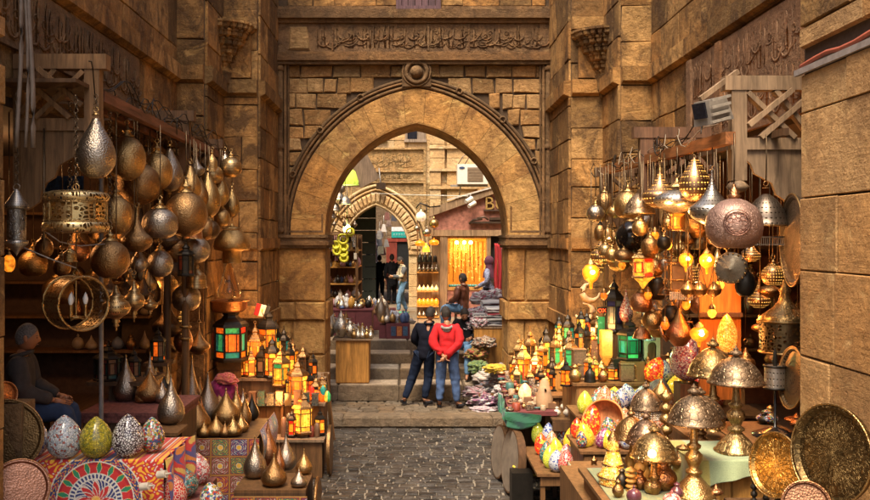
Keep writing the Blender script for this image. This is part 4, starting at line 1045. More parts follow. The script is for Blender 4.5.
H('drop', 'smallest golden teardrop lamp, nearest the stone pier', 232, 186, 217, 16, 11.9, GOLD)
H('sphere', 'gold sphere lamp showing beside the openwork drum lantern', 116, 186, 234, 33, 8.35, BR)
H('sphere', 'dark gold sphere lamp under the openwork drum lantern edge', 110, 230, 278, 39, 8.1, BRD, links=True)
H('onion', 'bottle-necked dark gold lamp between the spheres', 137, 207, 252, 31, 8.7, BRD)
H('squat', 'squat polished grey sphere lamp with flat open bottom', 160, 200, 238, 36, 9.0, SIL)
H('sphere', 'small dull grey sphere lamp hanging lowest of the grey ones', 160, 243, 277, 26, 9.2, SIL)
H('drop', 'small mirror-bright lamp between gold sphere and grey sphere', 139, 247, 272, 17, 8.9, SIL)
H('tiered', 'pierced spinning-top brass lamp beside the wheel-shaped lantern', 116, 279, 331, 29, 8.2, PRC, links=True)
H('tiered', 'smaller pierced spinning-top lamp behind the first one', 134, 275, 322, 22, 8.7, PRC)
H('sphere', 'small brown ball lamp above the dark red-paned lantern', 130, 160, 186, 16, 9.6, BRD)
H('mushroom', 'mushroom-domed grey lamp with amber base beside the gate pier', 232, 224, 263, 36, 12.2, BR, ztop=4.25)
H('tiered', 'slim amber beaded lamp hanging before the pale pier', 182, 300, 341, 10, 10.8, PRG, ztop=4.2)
for px_, yt_, yb_, w_, d_, mt_, k_, lb_ in ((112, 150, 176, 22, 9.6, BRD, 'sphere', 'shadowed brown sphere peeping between the silver teardrop and the first gold sphere'), (176, 232, 262, 20, 10.2, BRD, 'squat', 'shadowed squat lamp right under the biggest dark gold sphere'), (148, 262, 292, 18, 9.9, BR, 'onion', 'little bottle-necked lamp under the small dull grey sphere'), (205, 212, 240, 20, 10.8, BRD, 'sphere', 'brown sphere in shade under the gold-bottomed teardrop'), (222, 204, 226, 16, 11.5, BR, 'squat', 'small squat lamp under the little pointed gold teardrop'),
        (122, 222, 246, 16, 9.6, BRD, 'sphere', 'dim ball lamp between drum lantern and bottle-necked lamp'), (172, 150, 172, 14, 10.6, BRD, 'drop', 'dim narrow drop lamp just behind the slender grey teardrop'), (212, 150, 172, 12, 11.2, BR, 'bell', 'small bell-shaped lamp tied close under the canopy rail'), (225, 150, 168, 11, 11.6, SIL, 'bell', 'small grey bell-shaped lamp at the end of the canopy rail'), (150, 292, 316, 16, 9.4, PRC, 'tiered', 'third and smallest pierced spinning-top lamp in shadow')):
    H(k_, lb_, px_, yt_, yb_, w_, d_, mt_)
H('bell', 'little brass bell hanging over the wheel-shaped lantern', 70, 245, 262, 14, 7.45, GOLD, cat='bell', name='hanging_bell', group=None, links=True)
for i, (px, yt, d) in enumerate(((62, 250, 8.8), (90, 200, 8.9), (44, 232, 8.4), (100, 262, 9.4))):
    H('sphere', 'small dim lamp hanging far back in the dark left shop', px, yt, yt+26, 18, d, BRD, group='dim lamps deep in the left shop')
DK = [(BRD, 'dark brass'), (BR, 'aged brass'), (metal('black_brass', (.13, .08, .045), .36, 'hammer'), 'blackened'), (COP, 'coppery'), (SIL, 'grey'), (PRC, 'pierced brass')]
fill_lamps([(100, 235, 150, 180, 10.2, 11.5, 10, 'high behind the left cluster'), (98, 215, 195, 235, 9.9, 11.2, 11, 'at mid height deep in the left cluster'), (95, 200, 245, 290, 9.6, 11, 10, 'low behind the left cluster'), (30, 95, 205, 270, 9, 10.5, 4, 'dim behind the openwork drum lantern'), (150, 205, 280, 325, 10.3, 11.2, 4, 'lowest in the shade beside the brown post')],
           5, ['sphere', 'squat', 'drop', 'sphere', 'onion', 'tiered', 'bell'], DK, 'crowded lamps at the back of the left cluster', '', 4.3, wr=(17, 32))
m = MB(); m.bx(P(20, 0, 9.0).x, P(84, 0, 9.0).x, 8.98, 9.0, P(0, 199, 9).z, P(0, 176, 9).z); letters_relief(m, (P(21, 0, 9).x, 8.98, P(0, 198, 9).z), (1, 0, 0), (0, 0, 1), (0, -1, 0), .6, .2, .0, 9, 4, .008); tag(m.build('painted_board', plain('deep_blue_paint', (.012, .03, .07), .6, nz=.6, ns=30)), 'dark blue painted board behind the top of the drum lantern', 'board')
# openwork drum lantern
c = P(76, 233, 7.0); s_ = 7.0/F
r = thing('drum_lantern', 'wide openwork brass drum lantern with two bulging rims', 'hanging lamp', c)
m = MB(); m.lathe([(.0, 0.001), (.0, 26*s_), (2*s_, 31*s_), (6*s_, 32.5*s_), (10*s_, 31*s_), (11*s_, 29.5*s_)], c, 48); m.build('lower_rim', LACE2, r)
m = MB(); m.lathe([(11*s_, 29*s_), (31*s_, 29*s_)], c, 48, caps=False); m.build('band', LACE, r)
m = MB()
for z in (10.6, 12, 30.6, 32): m.torus(c+Vector((0, 0, z*s_)), 29.4*s_, .006, seg=48, ts=5)
for k in range(8): a = k*PI/4+.2; m.bar(c+Vector((29.4*s_*math.cos(a), 29.4*s_*math.sin(a), 11*s_)), c+Vector((29.4*s_*math.cos(a), 29.4*s_*math.sin(a), 31*s_)), .014)
m.build('hoop', GOLD, r)
m = MB(); m.lathe([(31.5*s_, 29.5*s_), (33*s_, 31*s_), (36*s_, 32.5*s_), (40*s_, 30*s_), (42*s_, 22*s_), (43*s_, 8*s_), (43.5*s_, .003)], c, 48); m.build('upper_rim', LACE2, r)
m = MB(); m.torus(c+Vector((0, 0, 46*s_)), .025, .006, rotx(PI/2), 14, 6); m.build('ring', GOLD, r); chain(r, 48*s_, 4.3-c.z, True)
m = MB(); m.tube([P(44, 190, 7.3)+Vector((0, 0, .5)), P(44, 225, 7.3), P(44, 250, 7.3)], .008, 5); tag(m.build('hanging_chain', LINKS), 'slack brass chain dangling beside the openwork drum lantern', 'chain')
# tall cylinder lantern at the very edge
c = P(16.5, 256, 6.9); s_ = 6.9/F
r = thing('cylinder_lantern', 'tall grey cylinder lantern with pierced cones at both ends', 'hanging lamp', c)
m = MB(); m.lathe([(0, .2*s_), (3*s_, 2*s_), (8*s_, 6*s_), (12*s_, 11*s_), (15*s_, 11*s_), (16*s_, 8.5*s_)], c, 30); m.build('lower_cone', PRS, r)
m = MB(); m.lathe([(16*s_, 9*s_), (47*s_, 9*s_)], c, 30); m.build('cylinder', metal('engraved_nickel', (.42, .38, .33), .34, 'engrave', us=12, vs=4), r)
m = MB(); m.lathe([(47*s_, 8.5*s_), (48*s_, 11.5*s_), (51*s_, 11.5*s_), (57*s_, 7*s_), (64*s_, 3.5*s_), (67*s_, 1.2*s_)], c, 30); m.build('upper_cone', PRS, r)
m = MB(); m.torus(c+Vector((0, 0, 69*s_)), .025, .005, rotx(PI/2), 14, 6); m.build('ring', SIL, r); chain(r, 72*s_, 4.3-c.z, True)
# wheel lantern: open lace hoop with candle bulbs
d = 7.5; s_ = d/F; c = P(76, 303, d); ax = Vector((.72, -.66, 0)).normalized(); q = ax.to_track_quat('Z', 'Y').to_matrix(); Rr = 26.5*s_; hl = 16*s_
r = thing('wheel_lantern', 'round wheel-shaped lace brass lantern with white candle bulbs inside', 'hanging lamp', c)
m = MB(); m.lathe([(-hl, Rr), (hl, Rr)], c, 56, q, caps=False); o = m.build('lace_band', metal('lace_wheel', (.50, .36, .17), .34, 'lace', us=44, vs=10, hole=.13), r)
m = MB()
for e in (-hl, hl): m.torus(c+ax*e, Rr, .011, q, 56, 6)
m.torus(c+ax*hl, Rr*.97, .006, q, 56, 5); m.build('hoop', GOLD, r)
m = MB(); m.cyl(c+Vector((0, 0, -Rr*.55)), c+Vector((0, 0, Rr)), .007); m.lathe([(-Rr*.62, .01), (-Rr*.58, .05), (-Rr*.52, .07), (-Rr*.48, .02)], c, 14)
for k in range(3):
    a = k*2*PI/3+.3; p = c+Vector((.075*math.cos(a), .075*math.sin(a), -Rr*.5)); m.cyl(p, p+Vector((0, 0, .1)), .012); m.tube([c+Vector((0, 0, -Rr*.55)), p+Vector((0, 0, -.03)), p], .006, 5)
m.build('candle_holder', GOLD, r)
for k in range(3):
    a = k*2*PI/3+.3; p = c+Vector((.075*math.cos(a), .075*math.sin(a), -Rr*.5+.1)); m = MB(); m.lathe([(0, .012), (.02, .02), (.05, .022), (.08, .012), (.1, .001)], p, 12); m.build('candle_bulb', plain('milk_glass', (.75, .72, .68), .25, nz=.05, bump=0), r)
m = MB(); m.torus(c+Vector((0, 0, Rr+.03)), .024, .006, rotx(PI/2), 14, 6); m.build('ring', GOLD, r); chain(r, Rr+.05, 4.3-c.z, True)
for i in range(2):
    m = MB(); pts = [P(20+i*4, 246+i*3, 7.2), P(48, 258, 7.3), P(76, 268, 7.35)] if i == 0 else [P(46, 232, 7.4), P(60, 242, 7.6), P(80, 246, 7.8), P(105, 244, 8)]
    m.tube(pts, .006, 5); tag(m.build('sagging_wire', plain('grey_wire', (.25, .22, .2), .5)), ('thin grey wire sagging from the cylinder lantern to the bell', 'thin grey wire sagging under the openwork drum lantern')[i], 'wire')
# dark octagonal lanterns, and lit little one at the edge
lantern('dark hanging octagonal lantern with small red panes', P(186, 276, 10), .19, .40, [DRY, plain('dull_red_pane', (.16, .03, .015), .3), DRY], hung=4.3, group=None, sides=8)
for px, py, w, h, d, lab in ((108, 380, 28, 38, 9.45, 'wooden octagonal lantern inlaid with dots on the red-clothed platform'), (134, 381, 14, 34, 9.7, 'slim dark lantern with teal pane behind the inlaid lantern'), (158, 362, 15, 36, 10.2, 'dark lantern with an orange-lit side beside the shop post')):
    b = P(px, py, d); lantern(lab, b, w*d/F, h*d/F, [plain('inlay_dots', (.18, .09, .045), .5), plain('dull_teal_pane', (.02, .07, .07), .3), ORG if px == 158 else plain('red_inlay', (.22, .04, .02), .5)], sides=8, rot=.3)
r = thing('display_shelf', 'dark ledge carrying the octagonal lanterns behind the vases', 'shelf', (-3.0, 9.8, 1.5))
m = MB(); m.bx(-3.35, -2.72, 9.3, 10.0, 1.66, 1.70); m.build('board', WD, r); m = MB(); m.bx(-3.15, -2.85, 9.4, 9.9, 1.1, 1.659); m.build('support', WD, r)
r = thing('display_shelf', 'narrow dark stand under the orange-lit lantern', 'shelf', (-2.86, 10.3, 1.1))
m = MB(); m.bx(-3.0, -2.72, 10.1, 10.45, 1.75, 1.785); m.build('board', WD, r); m = MB(); m.bx(-2.92, -2.8, 10.2, 10.35, 0, 1.749); m.build('support', WD, r)
g = hang('sphere', 'small warm orange lamp glowing at the pillar edge', 9, 250, 272, 12, 7.6, AMB, group=None)
# standing poles of the canopy
for x, y, c_, lab in ((-2.95, 8.6, plain('white_pipe', (.20, .18, .165), .5), 'white pipe standing inside the left shop opening'), (-2.62, 10.5, WM, 'brown wooden post with brass clamps in front of the pier'), (-2.86, 10.6, WD, 'dark inner post behind the vases')):
    m = MB(); m.cyl((x, y, 1.1 if x < -2.9 else 0), (x, y, 4.35), .022 if x < -2.9 else .045, seg=10); o = tag(m.build('canopy_post', c_), lab, 'post')
    if x == -2.62:
        m = MB()
        for z in (2.02, 2.16): m = MB(); m.torus((x, y, z), .05, .02, seg=14, ts=6); m.build('clamp', GOLD, o)

# platform, tables and what stands on them ---------------------------------
redc = plain('old_red_cover', (.15, .045, .035), .85, nz=.6, ns=30)
def frayed(name, label, x0, x1, y0, y1, z0, z1, mat, th=.05):
    r = thing(name, label, 'table', ((x0+x1)/2, (y0+y1)/2, z0)); m = MB(); m.bx(x0+.03, x1-.03, y0+.03, y1, z0, z1-th); m.build('base', WD, r)
    m = MB(); random.seed(4)
    for k in range(3): m.bx(x0+rnd(-.01, .01), x1+rnd(-.01, .01), y0-rnd(0, .02), y1, z1-th+k*th/3+.001, z1-th+(k+1)*th/3)
    m.build('cover', mat, r); return r
frayed('clothed_platform', 'low platform with layered faded red covers under the grey vases', -3.22, -2.28, 8.75, 9.75, 1.1, 1.49, redc, .1)
m = MB(); m.bx(-3.22, -2.3, 8.8, 9.7, 0, 1.098); tag(m.build('stone_plinth', OCH_D), 'dark plinth under the red-covered platform', 'plinth')
table('small wooden stool board holding one tall grey vase', -2.46, -2.18, 8.35, 8.68, 0, 1.385, WM, WD, over=.03, legs=True)
G1 = 'tear-shaped brass vase lamps on the left tables'
VS = [(126, 401, 25, 44, 1.49, SIL, 'grey'), (150, 402, 29, 33, 1.49, BRD, 'dark brown'), (136, 392, 17, 24, 1.49, COP, 'copper-red'), (150, 394, 18, 40, 1.49, SIL, 'tall light grey'), (156, 389, 17, 25, 1.49, BR, 'small gold'),
      (144, 396, 15, 22, 1.49, IRON, 'black'), (164, 396, 15, 20, 1.49, IRON, 'small black')]
place = ['standing at the near end of the red-covered platform', 'squat on the edge of the red-covered platform', 'peeping out behind the first grey vase', 'rising behind the squat brown vase', 'between the tall light vase and the brown post', 'hidden low behind the squat brown vase', 'low beside the brown post on the platform']
for (px, py, w, h, z, mt, cw), pl in zip(VS, place):
    b = ON(px, py, z); s_ = b.y/F; vase(f'{cw} spiked vase lamp {pl}', b, w*s_, h*s_, mt, group=G1)
b = ON(171, 424, 1.385); vase('bright pointed grey vase lamp alone on the wooden stool board', b, 27*b.y/F, 47*b.y/F, SIL, group=G1)
r = table('table under the suzani cloth crowded with squat brass vases', -2.62, -1.74, 10.2, 11.35, 0, .92, WD, WD, over=0)
VS = [(197, 434, 29, 38, BRD, 'large dark copper', 'at the near corner of the suzani-covered table'), (216, 436, 19, 21, BR, 'small brass', 'in front on the suzani table, beside the large dark one'), (233, 436, 19, 20, GOLD, 'small bright gold', 'at the front middle of the suzani table'), (226, 424, 29, 34, BR, 'wide bright brass', 'behind the two small ones on the suzani table'),
      (208, 422, 25, 48, SIL, 'tall silver', 'rising highest among the suzani table vases'), (183, 421, 16, 52, COP, 'slim copper', 'between the stool vase and the large dark copper one'), (192, 416, 18, 58, SIL, 'very tall thin grey', 'at the back of the suzani table near the post'), (213, 414, 25, 27, GOLD, 'pale gold', 'at the back before the magenta bundle'), (245, 426, 13, 32, BRD, 'slim dark', 'at the far corner of the suzani table'), (252, 420, 14, 26, IRON, 'black', 'at the end of the suzani table beside the cabinet'), (201, 428, 16, 30, COP, 'narrow reddish', 'squeezed behind the large dark copper one'), (241, 432, 16, 18, BR, 'round little brass', 'beside the small bright gold one')]
VS += [(188, 428, 14, 22, SIL, 'little grey', 'at the near edge of the suzani table by the wooden stool'), (204, 437, 13, 16, BR, 'tiny brass', 'in front of the large dark copper one'), (225, 437, 12, 15, BRD, 'tiny dark', 'between the small brass and small gold ones'), (220, 415, 18, 36, BRD, 'dark pointed', 'in the back row before the magenta bundle'), (236, 418, 17, 30, BR, 'mid-sized brass', 'in the back row by the cabinet'), (243, 414, 14, 24, SIL, 'small silver', 'farthest back beside the cabinet'), (200, 413, 16, 34, BR, 'brown-gold', 'back row between the very tall grey and the pale gold ones')]
for px, py, w, h, mt, cw, pl in VS:
    b = ON(px, py, .925); s_ = b.y/F; vase(f'{cw} vase lamp {pl}', b, w*s_, h*s_, mt, group=G1)
x0, x1 = -2.66, -1.70
cloth('suzani_cloth', 'multicoloured applique cloth hanging in framed panels below the brass vases', lambda u, v: Vector((x0+(x1-x0)*u, 10.155-.03*math.sin(u*15)*v-.04*v, .93-.86*v)), 220, 190, lambda u, v: appl(u*4.6, v*4.2))
cloth('carpet_runner', 'patterned red and green runner sloping over the end of the vase table', lambda u, v: Vector((-1.70+.03*math.sin(v*9)+.10*v, 10.14+1.1*u, 1.02-.12*u*0-.9*v-.0)), 120, 120, lambda u, v: appl(u*4.2+7, v*4.4+2, seed=2), cat='cloth')
# magenta bundle
r = thing('wooden_stool', 'stool hidden behind the vases carrying the magenta bundle', 'stool', (-2.4, 11.65, 0))
m = MB(); m.bx(-2.62, -2.15, 11.45, 11.9, .86, .9); m.build('seat', WD, r)
for a in (-2.58, -2.19):
    for b_ in (11.49, 11.86): m = MB(); m.bx(a-.02, a+.02, b_-.02, b_+.02, 0, .859); m.build('leg', WD, r)
def crumple(name, label, c, size, cols, cat='cloth', group=None, seed=0, fold=.16, freq=3.0, flat=0, stripes=None):
    random.seed(seed); m = MB(); c = Vector(c); nu, nv = 64, 34; vs = []; cs = []; off = Vector((seed*3.1, seed*1.7, 0))
    for j in range(nv+1):
        for i in range(nu):
            a, b = 2*PI*i/nu, PI*j/nv; n = Vector((math.sin(b)*math.cos(a), math.sin(b)*math.sin(a), math.cos(b)))
            k = 1+fold*(noise.noise(n*freq*.7+off)*1.5+.9*(1-2.2*abs(noise.noise(Vector((n.x*freq*1.2, n.y*freq*2.6, n.z*freq*2))+off)))-.9)
            p = Vector((n.x*size[0], n.y*size[1], max(n.z, -.55)*size[2]))*k*.5
            vs.append(c+p+Vector((0, 0, size[2]*.27)))
            if stripes: t = int((n.dot(Vector(stripes))+1)*9+noise.noise(n*2+off)*2); cs.append(cols[t % len(cols)])
            else: t = noise.noise(n*freq*3.3+off)+.5*noise.noise(n*freq*9+off); cs.append(cols[int((t+1)*.5*len(cols)*1.6) % len(cols)])
    fs = [(j*nu+i, j*nu+(i+1) % nu, (j+1)*nu+(i+1) % nu, (j+1)*nu+i) for j in range(nv) for i in range(nu)]
    m.add(vs, [tuple(reversed(f)) for f in fs], smooth=True, cols=cs); return tag(m.build(name, dyed('dyed_cloth'), loc=c), label, cat, group)
crumple('cloth_bundle', 'magenta bundle on the hidden stool behind the brass vases', (-2.40, 11.62, .93), (.42, .36, .62), [(.33, .01, .10), (.22, .008, .07)], cat='bundle', seed=3)
crumple('folded_scarf', 'peach-orange folded scarf lying on the magenta bundle', (-2.36, 11.55, 1.33), (.30, .22, .18), [(.65, .22, .07), (.6, .16, .1), (.5, .05, .08)], seed=4)
# low carpet box and its vases
table('low box covered in carpet with bare brass lamps, nearest the path', -1.84, -1.09, 9.4, 10.1, 0, .555, WM, WD, over=0)
cloth('carpet_cover', 'red and green woven carpet hung on the low box beside the path', lambda u, v: Vector((-1.86+.79*u, 9.36-.02*math.sin(u*11)*v, .50-.46*v)), 140, 70, lambda u, v: appl(u*3.3+1, v*1.6+4, seed=1))
VS = [(255, 478, 24, 40, SIL, 'silver ridged', 'with a small box below, on the low carpet box'), (274, 486, 26, 31, BRD, 'dark copper', 'at the front of the low carpet box'), (268, 465, 20, 44, COP, 'tall brownish', 'standing tallest on the low carpet box'), (286, 470, 21, 36, SIL, 'tall silver-gold', 'at the back of the low carpet box'), (299, 487, 17, 18, SIL, 'small mirror-bright', 'at the front corner of the low carpet box'), (304, 474, 17, 24, BR, 'small bronze', 'at the path end of the low carpet box'), (279, 474, 12, 30, COP, 'narrow copper', 'in the middle of the low carpet box')]
for px, py, w, h, mt, cw, pl in VS:
    b = ON(px, py, .556); s_ = b.y/F; vase(f'{cw} vase lamp {pl}', b, w*s_, h*s_, mt, group=G1)
m = MB(); m.cyl((-1.02, 9.72, .30), (-.985, 9.72, .30), .29, seg=30); m.torus((-1.0, 9.72, .30), .29, .02, roty(PI/2), 30, 6); tag(m.build('leaning_tray', BRD), 'dark round tray leaning on the end of the low carpet box', 'tray')

# front table with the suzani medallion and mosaic eggs
r = table('tall table draped with the medallion cloth, holding the mosaic eggs', -3.6, -1.98, 7.18, 8.0, 0, 1.415, WD, WD, over=0)
x0, x1 = -3.62, -1.95
def fr(u, v):
    if v < .25: return Vector((x0+(x1-x0)*u, 7.95-.82*(v/.25), 1.422+.004*math.sin(u*40)))
    t = (v-.25)/.75; return Vector((x0+(x1-x0)*u, 7.13-.05*t-.03*math.sin(u*17)*t, 1.42-.95*t))
cloth('medallion_cloth', 'bright red, yellow and navy medallion cloth draped below the mosaic eggs', fr, 420, 330, lambda u, v: medallion((u-.68)*1.67*2.35, (max(0, (v-.25))/.75-.33)*.95*2.35, 0, 0, 1))
def sd(u, v): t = v; return Vector((-1.94+.05*t+.035*math.sin(u*14+t*2), 7.12+.85*u, 1.44-.8*t))
cloth('side_cloth', 'orange floral cloth falling in folds at the end of the egg table', sd, 110, 100, lambda u, v: [(.62, .2, .02), (.08, .06, .2), (.55, .03, .02), (.65, .42, .08)][int((math.sin(u*20+3*math.sin(v*14))+math.sin(v*17+2*math.sin(u*9))+2)*1.0) % 4])
mW = mosaic('white_mosaic', [(.5, .5, .5), (.36, .4, .42), (.55, .54, .5), (.28, .32, .36), (.45, .46, .48), (.3, .08, .06)], (.1, .1, .1), 62)
mY = mosaic('yellow_mosaic', [(.42, .34, .02), (.32, .26, .02), (.5, .4, .04), (.2, .2, .03)], (.08, .06, .01), 62)
mN = mosaic('black_white_mosaic', [(.6, .58, .55), (.45, .43, .4), (.55, .5, .5)], (.03, .015, .02), 48, gw=.16)
mB = mosaic('blue_white_mosaic', [(.5, .52, .55), (.05, .08, .3), (.45, .48, .5), (.5, .5, .52)], (.05, .05, .1), 60)
mC = mosaic('multicolour_mosaic', [(.4, .05, .03), (.5, .45, .4), (.05, .2, .1), (.45, .3, .05), (.05, .06, .2), (.5, .5, .45)], (.05, .04, .03), 60)
mP = mosaic('pink_mosaic', [(.55, .2, .18), (.6, .45, .4), (.5, .08, .08), (.6, .5, .45)], (.08, .02, .02), 60)
mR = mosaic('red_mosaic', [(.42, .015, .02), (.5, .03, .02), (.38, .01, .03)], (.55, .4, .3), 42, gw=.10)
mT = mosaic('teal_mosaic', [(.03, .16, .15), (.1, .25, .22), (.3, .35, .3), (.02, .1, .1), (.35, .1, .05)], (.03, .03, .02), 62)
mG = mosaic('green_grey_mosaic', [(.3, .34, .26), (.15, .22, .15), (.4, .4, .33)], (.05, .06, .04), 60)
mO = mosaic('orange_pink_mosaic', [(.6, .28, .12), (.62, .42, .3), (.5, .12, .05), (.65, .5, .3)], (.15, .06, .03), 70)
mYL = mosaic('lit_yellow_mosaic', [(.8, .5, .03), (.85, .62, .05), (.7, .35, .02)], (.3, .14, .01), 70, es=.22)
mRL = mosaic('lit_red_mosaic', [(.8, .04, .01), (.85, .12, .01), (.75, .02, .01), (.9, .4, .03)], (.3, .02, .01), 48, es=.3)
mRY = mosaic('lit_red_yellow_mosaic', [(.7, .03, .01), (.8, .05, .02), (.7, .5, .05), (.75, .25, .02), (.5, .02, .02)], (.1, .01, .01), 36, es=.12)
mLG = mosaic('lime_mosaic', [(.55, .55, .03), (.4, .5, .05), (.62, .6, .1)], (.1, .12, .01), 66, es=.15)
mPU = mosaic('purple_mosaic', [(.3, .04, .14), (.5, .35, .4), (.2, .03, .12), (.45, .1, .2)], (.08, .01, .04), 62)
mWR = mosaic('white_red_mosaic', [(.6, .5, .48), (.5, .1, .1), (.62, .55, .5), (.45, .3, .32), (.2, .05, .1)], (.1, .03, .03), 70)
GE = 'mosaic glass egg lamps on the left egg table'
for px, py, w, h, mt, lab in ((35, 456, 26, 38, mB, 'blue and white mosaic egg half hidden by the dark brass tray'), (64.5, 458, 35, 43, mW, 'large white and grey mosaic egg next to the yellow one'), (96, 457.5, 33, 41, mY, 'yellow mosaic egg between the white and the black-and-white eggs'), (128, 457, 32, 43, mN, 'black and white mosaic egg on the medallion cloth'), (152, 452, 25, 35, mC, 'multicoloured mosaic egg last in the row on the medallion cloth')):
    b = ON(px, py, 1.43); egg(lab, b, w*b.y/F, h*b.y/F, mt, group=GE)
table('low shelf box before the egg table holding spare mosaic eggs', -1.93, -1.6, 7.2, 7.72, 0, .985, redc, WD, over=0)
table('second low shelf box behind the first with spare mosaic eggs', -1.93, -1.78, 7.73, 8.3, 0, .984, redc, WD, over=0)
for px, py, w, h, mt, lab in ((199, 484, 25, 31, mP, 'pink and white mosaic egg on the low shelf box'), (186, 497, 28, 30, mT, 'dark teal mosaic egg in the middle of the low shelf box'), (172, 480, 22, 26, mG, 'grey-green mosaic egg at the back of the low shelf box'), (175, 510, 27, 37, mR, 'red mosaic egg with white lines at the front of the low shelf box'), (213, 512, 24, 30, mC, 'multicoloured mosaic egg at the front corner of the low shelf box')):
    b = ON(px, py, .99); egg(lab, b, w*b.y/F, h*b.y/F, mt, group='spare mosaic eggs on the low shelf box', tilt=(0, rnd(-.15, .15)))
for px, py, lab in ((158, 475, 'white lamp socket sticking out between green egg and floral cloth'), (141, 487, 'white lamp socket lying on the fall of the floral cloth')):
    p = P(px, py, 7.05); m = MB(); m.cyl(p, p+Vector((.07, -.02, .012)), .03, seg=14); m.cyl(p+Vector((.07, -.02, .012)), p+Vector((.11, -.03, .02)), .008); tag(m.build('lamp_socket', plain('cream_plastic', (.55, .48, .38), .5)), lab, 'socket')
# stand and trays in the corner
table('low plank stand under the two brass trays in the corner', -3.6, -2.5, 6.0, 7.0, 0, 1.14, WD, WD, over=0)
tray('dark bronze round tray leaning in front of the blue mosaic egg', P(6, 436, 6.95), 36*6.95/F, (.25, -1, .12), metal('dark_ring_tray', (.20, .12, .05), .42, 'hammer'), BRD, group=None)
tray('shiny pinkish copper tray standing lowest in the corner', P(19, 489, 6.6), 29*6.6/F, (.5, -1, .25), metal('pink_copper_tray', (.50, .24, .15), .3, 'hammer'), COP)
tray('small copper disc leaning at the pillar edge beside the seated man', P(4, 395, 7.0), .10, (.9, -.6, .1), COP, COP, name='copper_disc', cat='disc')
m = MB(); m.bx(-3.3, -3.0, 6.95, 7.2, 0, 1.9); tag(m.build('ledge_block', OCH_D), 'dark stone block below the copper disc at the pillar edge', 'block')
# dim shelves in the left shop
r = thing('wall_shelf', 'dim shelving full of small wares deep in the left shop', 'shelf', (-4.5, 11.9, 1.1))
for z in (1.7, 2.15, 2.6, 3.05, 3.5): m = MB(); m.bx(-6.0, -3.4, 11.7, 12.08, z, z+.03); m.build('board', WM, r)
for z in (1.7, 2.15, 2.6, 3.05): m = MB(); m.bx(-6.08, -5.75, 7.5, 11.6, z, z+.03); m.build('board', WM, r)
random.seed(19)
for z in (1.73, 2.18, 2.63, 3.08):
    for i in range(11):
        p = Vector((-3.5-i*.17, 11.85+rnd(-.06, .06), z)) if i < 6 else Vector((-5.9, 8.2+(i-6)*.62+rnd(-.1, .1), z))
        m = MB(); k = rnd(.12, .28); m.lathe(prof(random.choice(['vase', 'pot', 'egg', 'sphere']), rnd(.1, .17), k), p, 12)
        tag(m.build('shelf_pot', random.choice([BRD, COP, plain('dusty_blue', (.1, .11, .14), .5), plain('dusty_cream', (.25, .18, .12), .5)])), 'small pot on the dim shelves deep in the left shop', 'pot', 'small pots on the dim shelves')
lamp_light((-4.6, 9.6, 3.8), 16, (1, .48, .18), .15); lamp_light((-3.3, 9.2, 3.3), 1.8, (1, .45, .14), .08); lamp_light((-3.1, 10.8, 2.6), 3, (1, .42, .12), .08)

VS = [(118, 397, 14, 24, BRD, 'small dark', 'at the back of the platform beside the inlaid lantern'), (162, 403, 16, 22, SIL, 'low grey', 'at the far front edge of the red-covered platform'), (142, 403, 14, 19, BR, 'tiny brass', 'at the front of the platform between grey and brown ones'), (168, 395, 12, 30, BR, 'narrow brass', 'at the platform end against the brown post')]
for px, py, w, h, mt, cw, pl in VS:
    b = ON(px, py, 1.49); s_ = b.y/F; vase(f'{cw} spiked vase lamp {pl}', b, w*s_, h*s_, mt, group=G1)
# hexagon-glass lantern display beside the gate pier --------------------------
r = thing('lantern_cabinet', 'stepped wooden cabinet crowded with lit coloured lanterns', 'cabinet', (-1.85, 12.6, 0))
for y0, y1, z, xa, xb in ((11.95, 12.32, .515, -2.0, -1.14), (12.32, 12.78, .93, -2.34, -1.16), (12.78, 13.4, 1.2, -2.55, -1.2)):
    m = MB(); m.bx(xa, xb, y0, y1, z-.035, z); m.build('shelf_board', WL, r)
    m = MB(); m.bx(xa+.03, xb-.03, y0+.04, y1+.0, 0, z-.036); m.build('cabinet_body', WM, r)
m = MB(); m.bx(-1.75, -1.72, 12.2, 12.34, .515, .93); m.build('divider', WM, r)
m = MB(); m.cyl((-1.10, 12.15, .34), (-1.06, 12.15, .34), .33, seg=30); tag(m.build('leaning_tray', BRD), 'dark round tray leaning on the lantern cabinet side by the path', 'tray')
GL = 'small coloured lanterns on the stepped cabinet'
lantern('large hexagonal lantern with green, red and orange glass on the boxes', P(231, 361, 12.8), 34*12.8/F, .86, [ORG, GRNG, REDG, GRNG, ORG, TEAG], rot=.3)
for px, py, z0, z1, lab in ((228, 0, 1.2, 1.44, 'stacked pair of boxes under the large green-glass lantern'),):
    r = thing('box_pair', lab, 'boxes', (-2.56, 12.9, 1.2)); m = MB(); m.bx(-2.72, -2.42, 12.82, 13.1, 1.2, 1.32); m.build('lower_box', WM, r); m = MB(); m.bx(-2.74, -2.4, 12.8, 13.1, 1.322, 1.44); m.build('upper_box', ENGB, r)
m = MB(); m.bx(-2.72, -2.5, 12.85, 13.3, 0, 1.198); tag(m.build('side_crate', WM), 'narrow crate standing behind the magenta bundle', 'crate')
